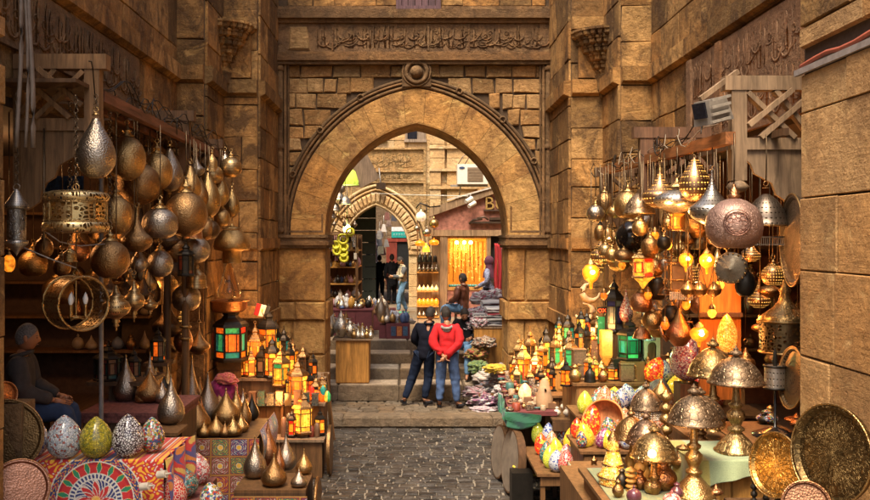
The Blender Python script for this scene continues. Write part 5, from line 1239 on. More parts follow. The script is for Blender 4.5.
LN = [  # px, base py, w, h, depth, panes, words
 (268, 360, 22, 55, 13.25, [AMB, YEL, ORG], 'tall orange-yellow lantern rising highest under the little flag'), (255, 366, 20, 44, 13.05, [YEL, ORG, AMB], 'yellow lantern between the large green-glass one and the highest one'),
 (284, 360, 11, 34, 13.3, [TEAG, YEL, DRY], 'narrow dark lantern with a teal and yellow pane, just past the highest one'), (293, 366, 12, 26, 13.2, [DRY, DRY, AMB], 'black lantern with one faint amber pane near the pier'),
 (303, 374, 14, 30, 13.0, [DRY, DRY], 'unlit black lantern with ring top near the pier corner'), (262, 383, 13, 36, 12.9, [DRY, plain('inlay_dots', (.18, .09, .045), .5)], 'unlit lantern with pierced grey sides in the middle row'),
 (272, 384, 16, 44, 12.85, [ORG, YEL], 'long slim orange lantern glowing behind the green-paned one'), (281, 386, 20, 40, 12.7, [GRNG, YEL, AMB, YEL], 'lantern with green front pane and yellow sides'),
 (290, 386, 11, 40, 12.85, [YEL, ORG], 'thin yellow-orange lantern beside the green-paned one'), (298, 403, 22, 44, 12.55, [AMBH, ORG, AMB], 'big square-looking orange lantern at the head of the middle shelf'),
 (309, 402, 11, 34, 12.6, [REDG, ORG], 'small red-glass lantern right of the big orange one'), (316, 404, 12, 26, 12.5, [DRY, AMB], 'little dark lantern at the path end of the middle shelf'),
 (303, 433, 22, 44, 12.15, [AMBH, YEL], 'bright ribbed yellow lantern on the lowest shelf'), (322, 398, 12, 24, 12.55, [YEL, TEAG, REDG], 'tiny multicolour lantern at the end of the row by the path'),
 (240, 384, 12, 26, 13.0, [AMB, REDG, YEL], 'small red and amber lantern beside the engraved box'), (251, 385, 13, 30, 12.95, [ORG, YEL], 'small orange lantern in the middle row next to the red and amber one'), (290, 404, 11, 30, 12.6, [GRNG, ORG, YEL], 'green and orange lantern left of the big orange one'), (313, 386, 10, 26, 12.9, [ORG, DRY], 'thin half-lit lantern against the pier edge'), (288, 360, 10, 28, 13.35, [YEL, ORG], 'thin yellow lantern at the back by the pier'), (320, 434, 12, 26, 12.2, [ORG, YEL], 'small orange lantern at the path end of the lowest shelf'), (292, 436, 11, 28, 12.1, [AMB, REDG], 'amber lantern with red stripe on the lowest shelf'),
 (276, 360, 12, 40, 13.35, [GRNG, YEL], 'green-yellow lantern squeezed behind the highest one'), (247, 375, 14, 30, 13.15, [AMB, ORG], 'small amber lantern just right of the big green-glass one')]
random.seed(6)
for px, py, w, h, d, pn, lab in LN:
    b = P(px, py, d); zt = .93 if d < 12.78 and d >= 12.32 else (.515 if d < 12.32 else 1.2)
    b.z = max(b.z, zt+.002)
    lantern(lab, b, w*d/F, h*d/F, pn, frame=random.choice([IRON, BRD]), group=GL)
    if b.z > zt+.03:
        m = MB(); m.bx(b.x-.07, b.x+.07, b.y-.07, b.y+.07, zt+.001, b.z-.001); tag(m.build('display_block', WM), 'small wooden riser block under one of the cabinet lanterns', 'block', 'riser blocks under the cabinet lanterns')
cols = [DRY, plain('inlay_dots', (.18, .09, .045), .5), mosaic('teal_box_mosaic', [(.02, .09, .09), (.05, .12, .1), (.1, .06, .03)], scale=90), mosaic('grey_box_mosaic', [(.1, .1, .09), (.03, .03, .03), (.16, .14, .1)], scale=110), mosaic('bone_box_mosaic', [(.28, .2, .12), (.06, .03, .02), (.2, .12, .07)], scale=100), plain('red_inlay', (.22, .04, .02), .5)]
for i in range(9):   # inlaid candle boxes in the niche row
    px = 243+i*9; b = ON(px, 406, .932); m = MB(); hh = rnd(.13, .2); m.box(b+Vector((0, .05, hh/2)), (.09, .09, hh)); m.box(b+Vector((0, .05, hh+.01)), (.1, .1, .018))
    tag(m.build('candle_box', cols[i % 5]), 'small inlaid candle box in the middle-shelf row of the lantern cabinet', 'box', 'inlaid candle boxes in a row')
for i in range(7):
    px = 283+i*5.6; b = ON(px, 438, .517); m = MB(); hh = rnd(.12, .34 if i < 3 else .2); m.lathe([(0, .035), (hh*.5, .045), (hh, .035), (hh+.02, .01)], b+Vector((0, .06, 0)), 10)
    tag(m.build('candle_holder', cols[(i*2+1) % 6]), 'small cylindrical candle holder on the lowest lantern shelf', 'candle holder', 'cylindrical candle holders on the lowest shelf')
for i, (px, py, mt) in enumerate(((312, 388, REDG), (318, 392, ORG), (323, 388, TEAG), (327, 394, YEL), (316, 400, AMB), (322, 404, ORG), (308, 396, ORG), (328, 402, GRNG))):
    b = P(px, py+8, 12.45); b.z = max(b.z, .932); m = MB(); m.lathe([(0, .02), (.02, .035), (.09, .04), (.13, .02), (.15, .004)], b, 8); tag(m.build('tea_light_glass', mt), 'tiny coloured tea-light glass at the path end of the cabinet', 'tea light', 'tiny tea-light glasses')
lamp_light((-1.75, 12.0, 1.05), 7, (1, .42, .1), .1); lamp_light((-2.05, 12.55, 1.75), 8, (1, .45, .12), .1); lamp_light((-2.0, 13.0, 2.35), 5, (1, .45, .12), .1)
m = MB(); m.bar((-1.1, 12.9, .3), (-1.22, 13.0, 1.25), .03, .06); tag(m.build('leaning_plank', WM), 'slim plank leaning behind the lantern cabinet', 'plank')
# little flag
p = P(263, 303, 13.2); r = thing('small_flag', 'small red, white and black striped flag on a stick above the lanterns', 'flag', P(266, 330, 13.2))
m = MB(); m.tube([P(268, 325, 13.2), P(262, 312, 13.2), P(253, 300, 13.2)], .006, 5); m.build('stick', WM, r)
fx = lambda u, v: P(257, 303, 13.2)+Vector((.20*u-.05*v, -.02*math.sin(u*6), -.055*u-.17*v*1.0+.0))
def fc(u, v):
    if abs(u-.5) < .05 and abs(v-.5) < .11: return (.6, .4, .05)
    return (.5, .01, .01) if u < .34 else ((.6, .6, .58) if u < .67 else (.015, .015, .015))
cloth('flag_cloth', None, fx, 30, 20, fc, parent=r)
# plates and pans against the pier
tray('small round dish with deep concentric rings hung on the stone pier', P(219, 330, 13.45), 15*13.45/F, (.1, -1, .05), metal('ring_dish', (.30, .19, .09), .4, 'rings', us=10, vs=26), BR, name='ring_dish', cat='dish')
tray('very large dull grey-brown plate behind the magenta bundle', P(214, 384, 13.3), 34*13.3/F, (.1, -1, .15), metal('dull_plate', (.24, .18, .12), .45, 'rings', us=30, vs=6), BRD, name='large_plate', cat='plate')
r = thing('copper_pan', 'wide copper pan hung below the cone-shaped glass lamp', 'pan', P(228, 308, 12.9)); m = MB(); m.lathe([(0, .2), (.04, .26), (.15, .28), (.16, .31), (.17, .30)], P(228, 312, 12.9), 26); m.build('bowl', COP, r); m = MB(); m.tube([P(214, 302, 12.9), P(205, 298, 12.8)], .012, 6); m.build('handle', BRD, r); m = MB(); m.tube([P(228, 308, 12.9)+Vector((0, 0, .1)), P(228, 262, 12.9)], .004, 4); m.build('hook', LINKS, r)
r = thing('cone_lamp', 'clear cone-shaped glass lamp hanging under the mushroom lamp', 'hanging lamp', P(229, 300, 12.5)); b = P(229, 299, 12.5); m = MB(); m.lathe([(0, .02), (.03, .16), (.1, .17), (.45, .05), (.5, .03)], b, 20); m.build('glass', clear_glass('clear_amber_glass', (.8, .6, .35)), r); m = MB(); m.lathe([(.5, .035), (.56, .03), (.6, .01)], b, 10); m.cyl(b+Vector((0, 0, .6)), b+Vector((0, 0, 1.5)), .005); m.ball(b+Vector((0, 0, .12)), .03, 8, 6); m.build('fitting', BR, r)
m = MB(); m.bx(-2.75, -2.2, 13.45, 13.5, 2.0, 2.18); tag(m.build('painted_board', plain('orange_painted_board', (.35, .15, .03), .6, nz=.6, ns=30)), 'orange patterned board behind the green-glass lantern', 'board')
# ============================================================ right stall
bracket('large pale wooden bracket with lattice beside the right stone pillar', 3.42, 2.68, 7.6, 4.55, -1, mat=wood('weathered_wood', (.27, .175, .10)))
bracket('dark lattice bracket behind the lit pierced lamps on the right', 3.4, 2.52, 10.0, 4.42, -1, mat=wood('red_brown_rail2', (.15, .075, .04)))
bracket('small far bracket on the right canopy beside the gate pier', 3.4, 2.55, 12.2, 4.15, -1, mat=WD)
m = MB(); m.bar((2.6, 7.3, 4.0), (2.66, 12.5, 4.12), .08, .10); tag(m.build('canopy_rail', wood('orange_rail', (.30, .11, .035), axis='Y')), 'orange-brown canopy rail above the lit lamps on the right', 'rail')
m = MB(); m.bar((3.05, 7.3, 4.05), (3.05, 12.5, 4.1), .05, .06); tag(m.build('canopy_rail', WD), 'dark inner rail close to the wall on the right', 'rail')
fl = thing('floodlight', 'grey slatted box floodlight fixed at the end of the pale bracket', 'floodlight', P(700, 112, 7.5))
p = P(712, 111, 7.5); Mr = rotz(.5) @ roty(-.25)
m = MB(); m.box(p, (.26, .2, .2), Mr, taper=.8); m.build('housing', plain('grey_iron2', (.2, .17, .14), .55), fl)
m = MB(); m.box(p+Vector((-.125, -.07, -.01)), (.02, .13, .13), Mr); m.build('lens', plain('dark_pane', (.015, .015, .02), .2), fl)
m = MB()
for k in range(4): m.box(p+Vector((.03, -.13, -.09+.06*k)), (.22, .02, .022), Mr)
m.build('cooling_fins', plain('pale_grey_iron', (.3, .26, .21), .55), fl)
m = MB(); m.bar(p+Vector((-.1, 0, .1)), p+Vector((.25, .1, .35)), .04); m.build('arm', WL, fl)
random.seed(55)
for k in range(9):
    m = MB(); y0 = 7.5+k*.45; x0 = 2.62; ph = rnd(0, 6); m.tube([(x0+.09*math.sin(i*.4+ph), y0+i*.09, 4.16+.09*math.sin(i*.45+ph)+.04*math.sin(i*1.2)) for i in range(24)], .0055, 5)
    tag(m.build('flex_cable', IRON if k % 3 else plain('brown_flex', (.2, .15, .1), .6)), 'loose lamp flex looped along the orange-brown rail', 'cable', 'loose flex over the right rail')
GR = 'metal lamps hanging over the right stall'
def R(kind, label, px, yt, yb, w, d, mat, **k):
    k.setdefault('group', GR); k.setdefault('ztop', 4.05); return hang(kind, label, px, yt, yb, w, d, mat, **k)
# big drum lamp with medallion
c = P(734, 248, 7.0); s_ = 7.0/F
r = thing('medallion_lamp', 'big pinkish round lamp with engraved medallion hanging nearest on the right', 'hanging lamp', c, None)
PK = metal('pinkish_bronze', (.46, .30, .24), .48, 'engrave', us=40, vs=13, dark=(.25, .15, .12), tarnish=.25); m = MB()
m.lathe([(0, 14*s_), (1*s_, 17*s_), (5*s_, 22*s_), (12*s_, 26.5*s_), (22*s_, 28*s_), (32*s_, 26.5*s_), (41*s_, 21*s_), (47*s_, 12*s_), (49.5*s_, 5*s_)], c, 44); m.build('globe', PK, r)
m = MB(); m.lathe([(49.5*s_, 5.2*s_), (52*s_, 7*s_), (54*s_, 4*s_), (58*s_, 4.5*s_), (60*s_, 2*s_), (64*s_, 1.5*s_)], c, 20); m.build('neck', COP, r)
m = MB(); q = Vector((-.25, -1, 0.02)).to_track_quat('Z', 'Y').to_matrix(); cc = c+Vector((-.048, -.20, 25*s_))
for rr in (12.5*s_, 10.5*s_): m.torus(cc, rr, .0045, q, 34, 5)
for k in range(9): a = k*2*PI/9; m.torus(cc+q @ Vector((7*s_*math.cos(a), 7*s_*math.sin(a), .004)), 2.4*s_, .003, q, 10, 4)
for k in range(5): a = k*2*PI/5; m.torus(cc+q @ Vector((3*s_*math.cos(a), 3*s_*math.sin(a), .006)), 2*s_, .003, q, 10, 4)
m.build('medallion', metal('dark_relief', (.3, .15, .11), .4, 'hammer'), r); chain(r, 64*s_, 4.0-c.z)
R('onion', 'wide silver onion lamp with long neck behind the medallion lamp', 712, 170, 224, 46, 7.7, PRS, capm=SIL)
R('drop', 'lit copper egg-shaped lamp with pierced shell, highest of the glowing ones', 695, 153, 201, 31, 8.2, PRG, lit=(.14, BULB))
R('onion', 'lit copper onion lamp with tall neck left of the egg-shaped lamp', 660, 162, 208, 35, 8.7, PRG, lit=(.12, BULB))
R('saucer', 'lit flat saucer lamp with glowing bulb under the onion lamp', 677, 178, 213, 46, 8.5, PRS, lit=(.09, BULB))
R('dome', 'dark dome lamp hanging between onion lamp and black ball', 639, 188, 214, 30, 8.9, ENG)
R('squat', 'brass dome lamp with amber light spilling from its base', 628, 184, 218, 28, 9.5, BR, lit=(.2, AMB))
R('sphere', 'large glossy black ball lamp below the dark domes', 631, 212, 253, 31, 9.9, plain('black_ball_glaze', (.018, .014, .012), .18, metal=.5, nz=.1, bump=0), capm=BRD)
R('squat', 'dim brown pot lamp hanging near the gate pier', 605, 186, 214, 20, 10.8, BRD)
R('squat', 'small dark ball lamp by the pier with faint amber glow', 600, 220, 241, 12, 10.5, BRD, capm=IRON)
R('squat', 'tiny lit lamp beside the small dark ball lamp', 608, 224, 242, 10, 10.4, PRG, lit=(.3, BULB))
R('squat', 'small brown melon lamp below the glossy black ball', 624, 246, 262, 20, 9.8, BRD)
R('dome', 'big dark dome with spiral piercing beside the round shield', 766, 186, 226, 42, 7.5, metal('dark_pierced', (.17, .13, .10), .35, 'pierce', us=26, vs=14), capm=BRD, seg=36)
for px, yt, yb, w, d, mt, lb in ((650, 232, 256, 18, 9.3, BRD, 'brown pierced lamp above the yellow and red lantern'), (664, 232, 250, 14, 9.1, IRON, 'small black lamp behind the bead lantern'), (695, 206, 232, 30, 8.7, BRD, 'shadowed bell lamp between the lit lamps and medallion lamp'), (657, 270, 300, 20, 9.6, IRON, 'dark lamp body beside the yellow and red lantern'),
                              (727, 250, 282, 22, 8.0, BRD, 'dark brown dangling lamp under the medallion lamp'), (640, 215, 236, 16, 8.8, BR, 'small gold lamp over the black ball'), (671, 300, 322, 18, 9.3, IRON, 'dark lamp low above the mosaic vase'), (612, 244, 262, 14, 10.2, BR, 'little gold lamp hanging left of the black ball'),
                              (745, 262, 296, 20, 7.9, IRON, 'black lamp hanging in the doorway shadow'), (716, 222, 244, 20, 8.4, BRD, 'half hidden bronze lamp just left under the medallion lamp')):
    R('squat' if w > 17 else 'sphere', lb, px, yt, yb, w, d, mt)
DR = [(BRD, 'dark brass'), (BR, 'aged brass'), (COP, 'copper'), (MATS['black_brass'], 'blackened'), (GOLD, 'golden'), (SIL, 'grey'), (PRC, 'pierced brass'), (PRG, 'lit pierced copper'), (PRG, 'glowing pierced')]
fill_lamps([(592, 645, 192, 215, 10, 11.5, 7, 'high over the pale pier side of the right bay'), (596, 650, 222, 255, 10, 11.3, 9, 'at mid height beside the black ball lamp'), (645, 725, 205, 235, 9.2, 10.6, 13, 'tucked behind the lit onion and egg lamps'), (650, 730, 240, 268, 9.3, 10.6, 13, 'among the glowing small lamps'), (640, 740, 270, 300, 9.3, 10.6, 14, 'low behind the censer bowls'), (735, 800, 235, 285, 8.3, 9.6, 9, 'in the shade behind the medallion lamp'), (640, 690, 300, 325, 9.5, 10.4, 7, 'lowest above the mosaic lamps'), (745, 800, 300, 345, 8.9, 9.8, 6, 'behind the great bell lantern')],
           9, ['sphere', 'squat', 'tiered', 'onion', 'bell', 'squat', 'saucer', 'pot', 'dome'], DR, 'crowded lamps filling the right bay', '', 4.0, .22)
for i_, (px_, py_, d_) in enumerate(((668, 250, 9.2), (655, 240, 9.5), (694, 232, 8.9), (720, 290, 8.8), (648, 300, 9.4), (672, 282, 9.3), (735, 275, 8.6), (622, 270, 10.2), (604, 300, 10.9), (712, 318, 8.8), (686, 310, 8.9), (665, 330, 9.1))):
    b = P(px_, py_, d_); m = MB(); m.lathe([(0, .01), (.015, .03), (.05, .045), (.09, .03), (.11, .012)], b, 12); o = tag(m.build('lit_glass_drop', (AMBH, AMB, ORG)[i_ % 3]), 'little glowing glass drop lamp among the crowded right bay', 'lamp', 'glowing glass drops in the right bay'); m = MB(); m.lathe([(.085, .034), (.11, .03), (.14, .008)], b, 12); m.tube([b+Vector((0, 0, .11)), (b.x, b.y, 4.0)], .003, 4); m.build('cap', BRD, o)
# lit glass pendants
def pend(label, px, yt, yb, w, d, gl, ztop=4.0, frame=BR):
    top, bot = P(px, yt, d), P(px, yb, d); H_, W_ = top.z-bot.z, w*d/F; r = thing('glass_pendant', label, 'hanging lamp', bot, 'lit glass pendants on the right')
    m = MB(); m.lathe([(H_*.0, W_*.08), (H_*.2, W_*.12), (H_*.3, W_*.36), (H_*.45, W_*.5), (H_*.62, W_*.5), (H_*.74, W_*.34), (H_*.8, W_*.22)], bot, 18); m.build('glass', gl, r)
    m = MB(); m.lathe([(H_*.79, W_*.3), (H_*.86, W_*.26), (H_*.95, W_*.12), (H_, W_*.05)], bot, 12); m.build('cap', frame, r)
    m = MB(); m.ball(bot+Vector((0, -W_*.3, H_*.55)), W_*.24, 10, 8); m.build('bulb', BULB, r); chain(r, H_, ztop-bot.z); return r
pend('amber glass lamp glowing on its long flex before the pale pier', 591, 258, 289, 17, 12.3, AMB, ztop=4.12)
pend('lit amber jar lamp hanging beside the copper ewer', 699, 322, 347, 18, 8.9, AMB)
pend('glowing small lamp above the bead lantern, left one of the pair', 686, 248, 272, 14, 8.6, AMB)
pend('glowing small lamp beside the round hide shield, right one of the pair', 707, 248, 274, 15, 8.4, AMB)
lamp_light(P(686, 262, 8.3), 5, (1, .45, .12), .05); lamp_light(P(707, 262, 8.1), 5, (1, .45, .12), .05); lamp_light(P(660, 215, 8.3), 5, (1, .5, .16), .05); lamp_light(P(591, 275, 12.0), 5, (1, .5, .16), .05); lamp_light(P(699, 338, 8.6), 4, (1, .4, .1), .05)
lyr = lantern('hanging yellow and red pierced glass lantern with pointed foot', P(643, 278, 9.4), 24*9.4/F, .36, [YEL, REDG, ORG, YEL, YEL, REDG], frame=BR, hung=4.0, rot=.35, finial=False)
m = MB(); b = P(643, 278, 9.4); m.lathe([(-.11, .01), (-.05, .05), (.0, .11)], b, 6, rotz(.35), smooth=False); m.build('glass_foot', YEL, lyr)
lantern('rectangular lit bead lantern glowing amber in the middle of the right cluster', P(679, 231, 8.8), 22*8.8/F, .30, [AMB, AMBH, AMB], frame=COP, hung=4.0, sides=4, rot=.7, finial=False)
# bead fringed frame
b = P(678, 292, 8.9); s_ = 8.9/F; r = thing('bead_lantern', 'square cage lantern fringed with hanging beads', 'hanging lamp', b)
m = MB()
for dx in (-1, 1):
    for dy in (-1, 1): m.bar(b+Vector((dx*10*s_, dy*10*s_, 2*s_)), b+Vector((dx*10*s_, dy*10*s_, 29*s_)), .012)
for z in (2, 12, 29): m.bx(b.x-11*s_, b.x+11*s_, b.y-11*s_, b.y+11*s_, b.z+z*s_, b.z+z*s_+.012)
m.build('cage', BRD, r); m = MB()
for i in range(13):
    for j in range(5): m.ball(b+Vector(((-11+i*1.83)*s_, -11*s_, -j*1.6*s_)), .008, 6, 4)
m.build('bead_fringe', plain('pale_beads', (.42, .33, .24), .35), r); m = MB(); m.bx(b.x-8*s_, b.x+8*s_, b.y-8*s_, b.y+8*s_, b.z+3*s_, b.z+27*s_); m.build('panel', plain('pierced_dark_panel', (.12, .06, .03), .4), r); chain(r, 29*s_, 4.0-b.z)
for px, lb in ((700, 'small hanging censer bowl on the left below the glowing pair'), (714, 'small hanging censer bowl on the right below the glowing pair'), (688, 'third censer bowl, behind the fringed cage lantern')):
    b = P(px, 298, 8.5); r = thing('censer', lb, 'censer', b, 'hanging censers'); s_ = 8.5/F
    m = MB(); m.lathe([(0, .5*s_), (2*s_, 3*s_), (4*s_, 6.5*s_), (8*s_, 7.5*s_), (9*s_, 8*s_), (9.5*s_, 7*s_)], b, 18); m.build('bowl', BRD, r)
    m = MB(); m.lathe([(9.5*s_, 6.8*s_), (13*s_, 5*s_), (15*s_, 2*s_), (17*s_, 1*s_)], b, 18); m.build('lid', PRC, r)
    m = MB()
    for k in range(3): a = k*2*PI/3; m.tube([b+Vector((7*s_*math.cos(a), 7*s_*math.sin(a), 9*s_)), b+Vector((0, 0, 32*s_))], .004, 4)
    m.build('chain', LINKS, r); chain(r, 32*s_, 4.0-b.z)
# oval shield
b = P(731, 268, 7.9); r = thing('round_shield', 'grey oval studded shield hanging in front of the orange board', 'shield', b); q = Vector((-.45, -1, 0)).to_track_quat('Z', 'Y').to_matrix()
m = MB(); m.lathe([(0, 16*7.9/F), (.03, 15.5*7.9/F), (.05, 13*7.9/F), (.07, 7*7.9/F), (.11, .01)], b, 34, q); m.build('dish', metal('shield_grey', (.42, .36, .27), .45, 'rings', us=24, vs=9), r)
m = MB()
for k in range(18): a = k*PI/9; m.ball(b+q @ Vector((14.5*7.9/F*math.cos(a), 14.5*7.9/F*math.sin(a), .045)), .011, 6, 4)
m.build('studs', GOLD, r); chain(r, .14, 4.0-b.z)
tray('great round bronze tray hung nearly edge-on beside the pillar', P(794, 240, 7.2), .37, (-1, .16, 0), metal('hung_tray', (.30, .22, .15), .38, 'rings', us=40, vs=8), BR, name='hung_tray')
# bead curtain under dark dome
r = thing('bead_curtain', 'row of small pale glass drops hung below the dark spiral-pierced dome', 'bead curtain', P(766, 246, 7.5)); m = MB()
m.tube([P(750, 237, 7.5), P(786, 237, 7.5)], .006, 5)
for i in range(17):
    p = P(751+i*2.1, 238, 7.5); m.cyl(p, p-Vector((0, 0, .045)), .003, seg=5); m.ball(p-Vector((0, 0, .055)), .009, 6, 5)
m.build('drops', plain('pale_beads', (.42, .33, .24), .35), r)
# great bell lamp
b = P(785, 352, 8.1); s_ = 8.1/F; r = thing('bell_lantern', 'great dark openwork bell lantern with brass shoulder next to the pillar', 'hanging lamp', b)
m = MB(); m.lathe([(0, 24*s_), (30*s_, 25*s_)], b, 40, caps=False); m.build('openwork_skirt', metal('dark_lace', (.20, .15, .08), .35, 'lace', us=40, vs=8), r)
m = MB(); m.lathe([(30*s_, 25.5*s_), (34*s_, 25*s_), (38*s_, 20*s_), (44*s_, 12*s_), (50*s_, 7*s_), (58*s_, 4.5*s_), (62*s_, 6*s_), (66*s_, 3*s_), (72*s_, 2*s_)], b, 40); m.build('shoulder', ENGB, r); m = MB(); m.torus(b+Vector((0, 0, 31*s_)), 25.5*s_, .012, seg=40, ts=6); m.build('ring', ENGB, r); m = MB(); m.torus(b, 24.5*s_, .012, seg=40, ts=6); m.build('ring', ENGB, r); chain(r, 72*s_, 4.0-b.z)
# interior lit board, shelves
r = thing('glowing_board', 'orange-lit wooden board at the back of the right lamp stall', 'panel', P(722, 300, 9.4)); m = MB()
m.bx(*sorted((P(700, 0, 9.4).x, P(741, 0, 9.4).x)), 9.4, 9.45, 1.5, 2.9); m.build('board', wood('orange_lit_board', (.50, .17, .03)), r)
m = MB(); m.bx(P(699, 0, 9.35).x, P(742, 0, 9.35).x, 9.33, 9.399, P(0, 314, 9.35).z-.03, P(0, 314, 9.35).z+.01); m.build('ledge', WD, r)
lamp_light(P(722, 300, 8.9)+Vector((0, 0, 0)), 9, (1, .30, .05), .06)
egg('glowing yellow-orange pierced egg lamp standing before the orange board', P(727, 352, 8.9), 20*8.9/F, 38*8.9/F, mosaic('lit_orange_mosaic', [(.9, .3, .03), (.9, .18, .01), (.8, .45, .08)], (.3, .06, .01), 80, es=.7))
lamp_light((4.6, 9.5, 3.7), 7, (1, .36, .10), .2); lamp_light((3.1, 10.2, 2.9), 2.5, (1, .42, .12), .1)
r = thing('wall_shelf', 'shelving with dim wares at the back of the right shop', 'shelf', (4.6, 12.1, .95))
for z in (1.7, 2.15, 2.6, 3.05): m = MB(); m.bx(3.5, 6.1, 11.85, 12.18, z, z+.03); m.build('board', WM, r)
random.seed(23)
for z in (1.73, 2.18, 2.63, 3.08):
    for i in range(7):
        p = Vector((3.65+i*.3+rnd(-.05, .05), 12.0, z)); m = MB(); m.lathe(prof(random.choice(['vase', 'pot', 'egg', 'sphere']), rnd(.13, .2), rnd(.18, .32)), p, 12)
        tag(m.build('shelf_pot', random.choice([BRD, COP, BR, SIL])), 'small pot on the shelves at the back of the right shop', 'pot', 'small pots on the right shop shelves')
m = MB(); m.bx(3.45, 3.6, 7.0, 7.9, 0.95, 4.2); tag(m.build('dark_curtain', plain('near_black_cloth', (.018, .012, .01), .9)), 'dark curtain panel behind the great bell lantern', 'curtain')

# ---- stepped stands --------------------------------------------------------
table('low slatted table with rows of mosaic eggs nearest the path', 1.44, 2.08, 9.95, 11.2, 0, .59, WM, WM, over=.04, legs=True)
def STEP(px, py):       # lands a thing on whichever step of the stand that pixel shows
    best = None
    for z, d0, d1 in ((.982, 9.42, 10.02), (1.202, 10.2, 10.62), (1.462, 10.82, 11.6)):
        y0, y1 = CY+(CZ-z)*F/d1, CY+(CZ-z)*F/d0; q = min(max(py, y0), y1)
        if best is None or abs(q-py) < best[0]: best = (abs(q-py), ON(px, q, z))
    return best[1]
table('brown cabinet with the basket of mosaic eggs', 1.80, 4.0, 9.35, 10.1, 0, .98, WM, WM)
table('middle step of the right stand, packed with mosaic lamps', 1.9, 4.0, 10.12, 10.7, 0, 1.2, WM, WD)
table('upper step of the right stand, holding the lit coloured lanterns', 1.98, 4.0, 10.75, 11.7, 0, 1.46, WM, wood('block_wood', (.30, .15, .05)))
table('lantern table in front of the gate jamb on the right', 1.38, 2.3, 12.0, 13.3, 0, 1.1, WM, WM, over=.05)
GE2 = 'mosaic glass egg lamps on the right low table'
ROW = [(538, 444, 13, 22, mLG, 'green and yellow'), (548, 447, 14, 24, mB, 'blue and white'), (564, 447, 16, 28, mC, 'large multicoloured'), (541, 455, 13, 22, mRL, 'red'), (552, 456, 14, 25, mO, 'orange and white'), (572, 455, 16, 27, mYL, 'orange-yellow'),
       (545, 463, 13, 22, mT, 'teal'), (558, 463, 15, 25, mYL, 'yellow'), (579, 459, 15, 24, mO, 'peach'), (549, 468, 14, 23, mLG, 'lime'), (567, 468, 16, 24, mP, 'red and pink'), (556, 472, 16, 22, mB, 'small blue'), (566, 474, 17, 24, mR, 'dark red'), (583, 470, 21, 30, mB, 'largest blue and white'), (575, 464, 14, 22, mYL, 'small golden')]
WHERE = ['first in the back row', 'second in the back row', 'at the back of the middle file', 'behind the teal one by the path', 'in the centre of the second row', 'behind the golden one', 'third along the path edge', 'in the middle of the table', 'beside the golden one', 'fourth along the path edge', 'between lime and dark red ones', 'at the front corner by the path', 'at the front of the middle file', 'at the inner front corner', 'behind the largest blue one']
for (px, py, w, h, mt, cw), wh in zip(ROW, WHERE):
    b = ON(px, py, .592); egg(f'{cw} mosaic egg {wh} of the low table', b, w*b.y/F, h*b.y/F, mt, group=GE2, tilt=(-.1, rnd(-.12, .12)))
GE3 = 'mosaic lamps piled on the right steps'
for px, py, w, h, z, mt, lab, tl in ((585, 424, 16, 23, 1.15, mLG, 'small lime-yellow mosaic egg above the basket', 0), (588, 436, 20, 32, .982, mRL, 'large glowing red-orange mosaic egg leaning in the basket', .2), (577, 438, 13, 20, .982, mRL, 'smaller plain red mosaic egg left of the basket', 0),
        (589, 446, 16, 24, .982, mYL, 'yellow and white mosaic egg in front of the basket', -.3), (600, 448, 14, 21, .982, mPU, 'purple mosaic egg lying at the edge beside the yellow and white one', .3), (605, 414, 18, 28, 1.2, mO, 'orange-cream mosaic egg standing behind the basket rim', 0),
        (622, 430, 21, 29, .982, mO, 'big peach mosaic lamp behind the dark domes', .1), (619, 410, 18, 23, 1.2, mB, 'black-dotted white mosaic egg in the middle step row', .2), (630, 407, 18, 24, 1.2, mB, 'second dotted white mosaic egg, nearer the lime one', -.2), (637, 395, 22, 20, 1.3, mLG, 'bright lime mosaic egg on the middle step beside the domed shade', .4),
        (652, 388, 22, 26, 1.4, mRL, 'glowing red mosaic egg above the grey wrapped lamp', .3), (664, 386, 20, 22, 1.4, mB, 'blue-grey mosaic egg next to the glowing red one', 0), (675, 402, 26, 34, 1.22, mYL, 'tall yellow mosaic egg beside the grey wrapped lamp', .15), (702, 406, 28, 36, 1.25, mRY, 'large red and yellow mosaic ball before the dome shades', -.1),
        (612, 418, 18, 24, 1.15, mC, 'multicoloured egg half hidden behind the peach lamp', 0), (642, 410, 20, 24, 1.2, mB, 'white speckled egg beside the domed shade with beads', 0), (715, 398, 20, 26, 1.3, mR, 'deep red mosaic egg behind the large ball', 0)):
    b = STEP(px, py); egg(lab, b, w*b.y/F, h*b.y/F, mt, group=GE3, tilt=(0, tl))
b = STEP(607, 438); r = thing('round_basket', 'orange-rimmed round basket tipped towards the path', 'basket', b)
q = Vector((-.6, -.9, .55)).to_track_quat('Z', 'Y').to_matrix(); m = MB(); m.lathe([(0, .10), (.02, .17), (.1, .21), (.16, .23)], b+Vector((.02, .05, .14)), 26, q, caps=False); m.lathe([(0.001, .10), (.0, .001)], b+Vector((.02, .05, .14)), 26, q); m.build('bowl', wood('basket_weave', (.42, .17, .06)), r); m = MB(); m.torus(b+Vector((.02, .05, .14))+q @ Vector((0, 0, .16)), .23, .013, q, 30, 6); m.build('rim', plain('orange_rim', (.5, .2, .05), .5), r)
b = STEP(660, 412); wl_ = crumple('wrapped_lamp', 'lamp wrapped in grey cloth standing among the mosaic eggs', b+Vector((0, 0, .12)), (.26, .24, .34), [(.22, .20, .18), (.17, .155, .14)], cat='lamp', seed=9, fold=.12)
m = MB(); m.cyl(b, b+Vector((0, 0, .14)), .05, .09, 14); m.build('foot', BRD, wl_)
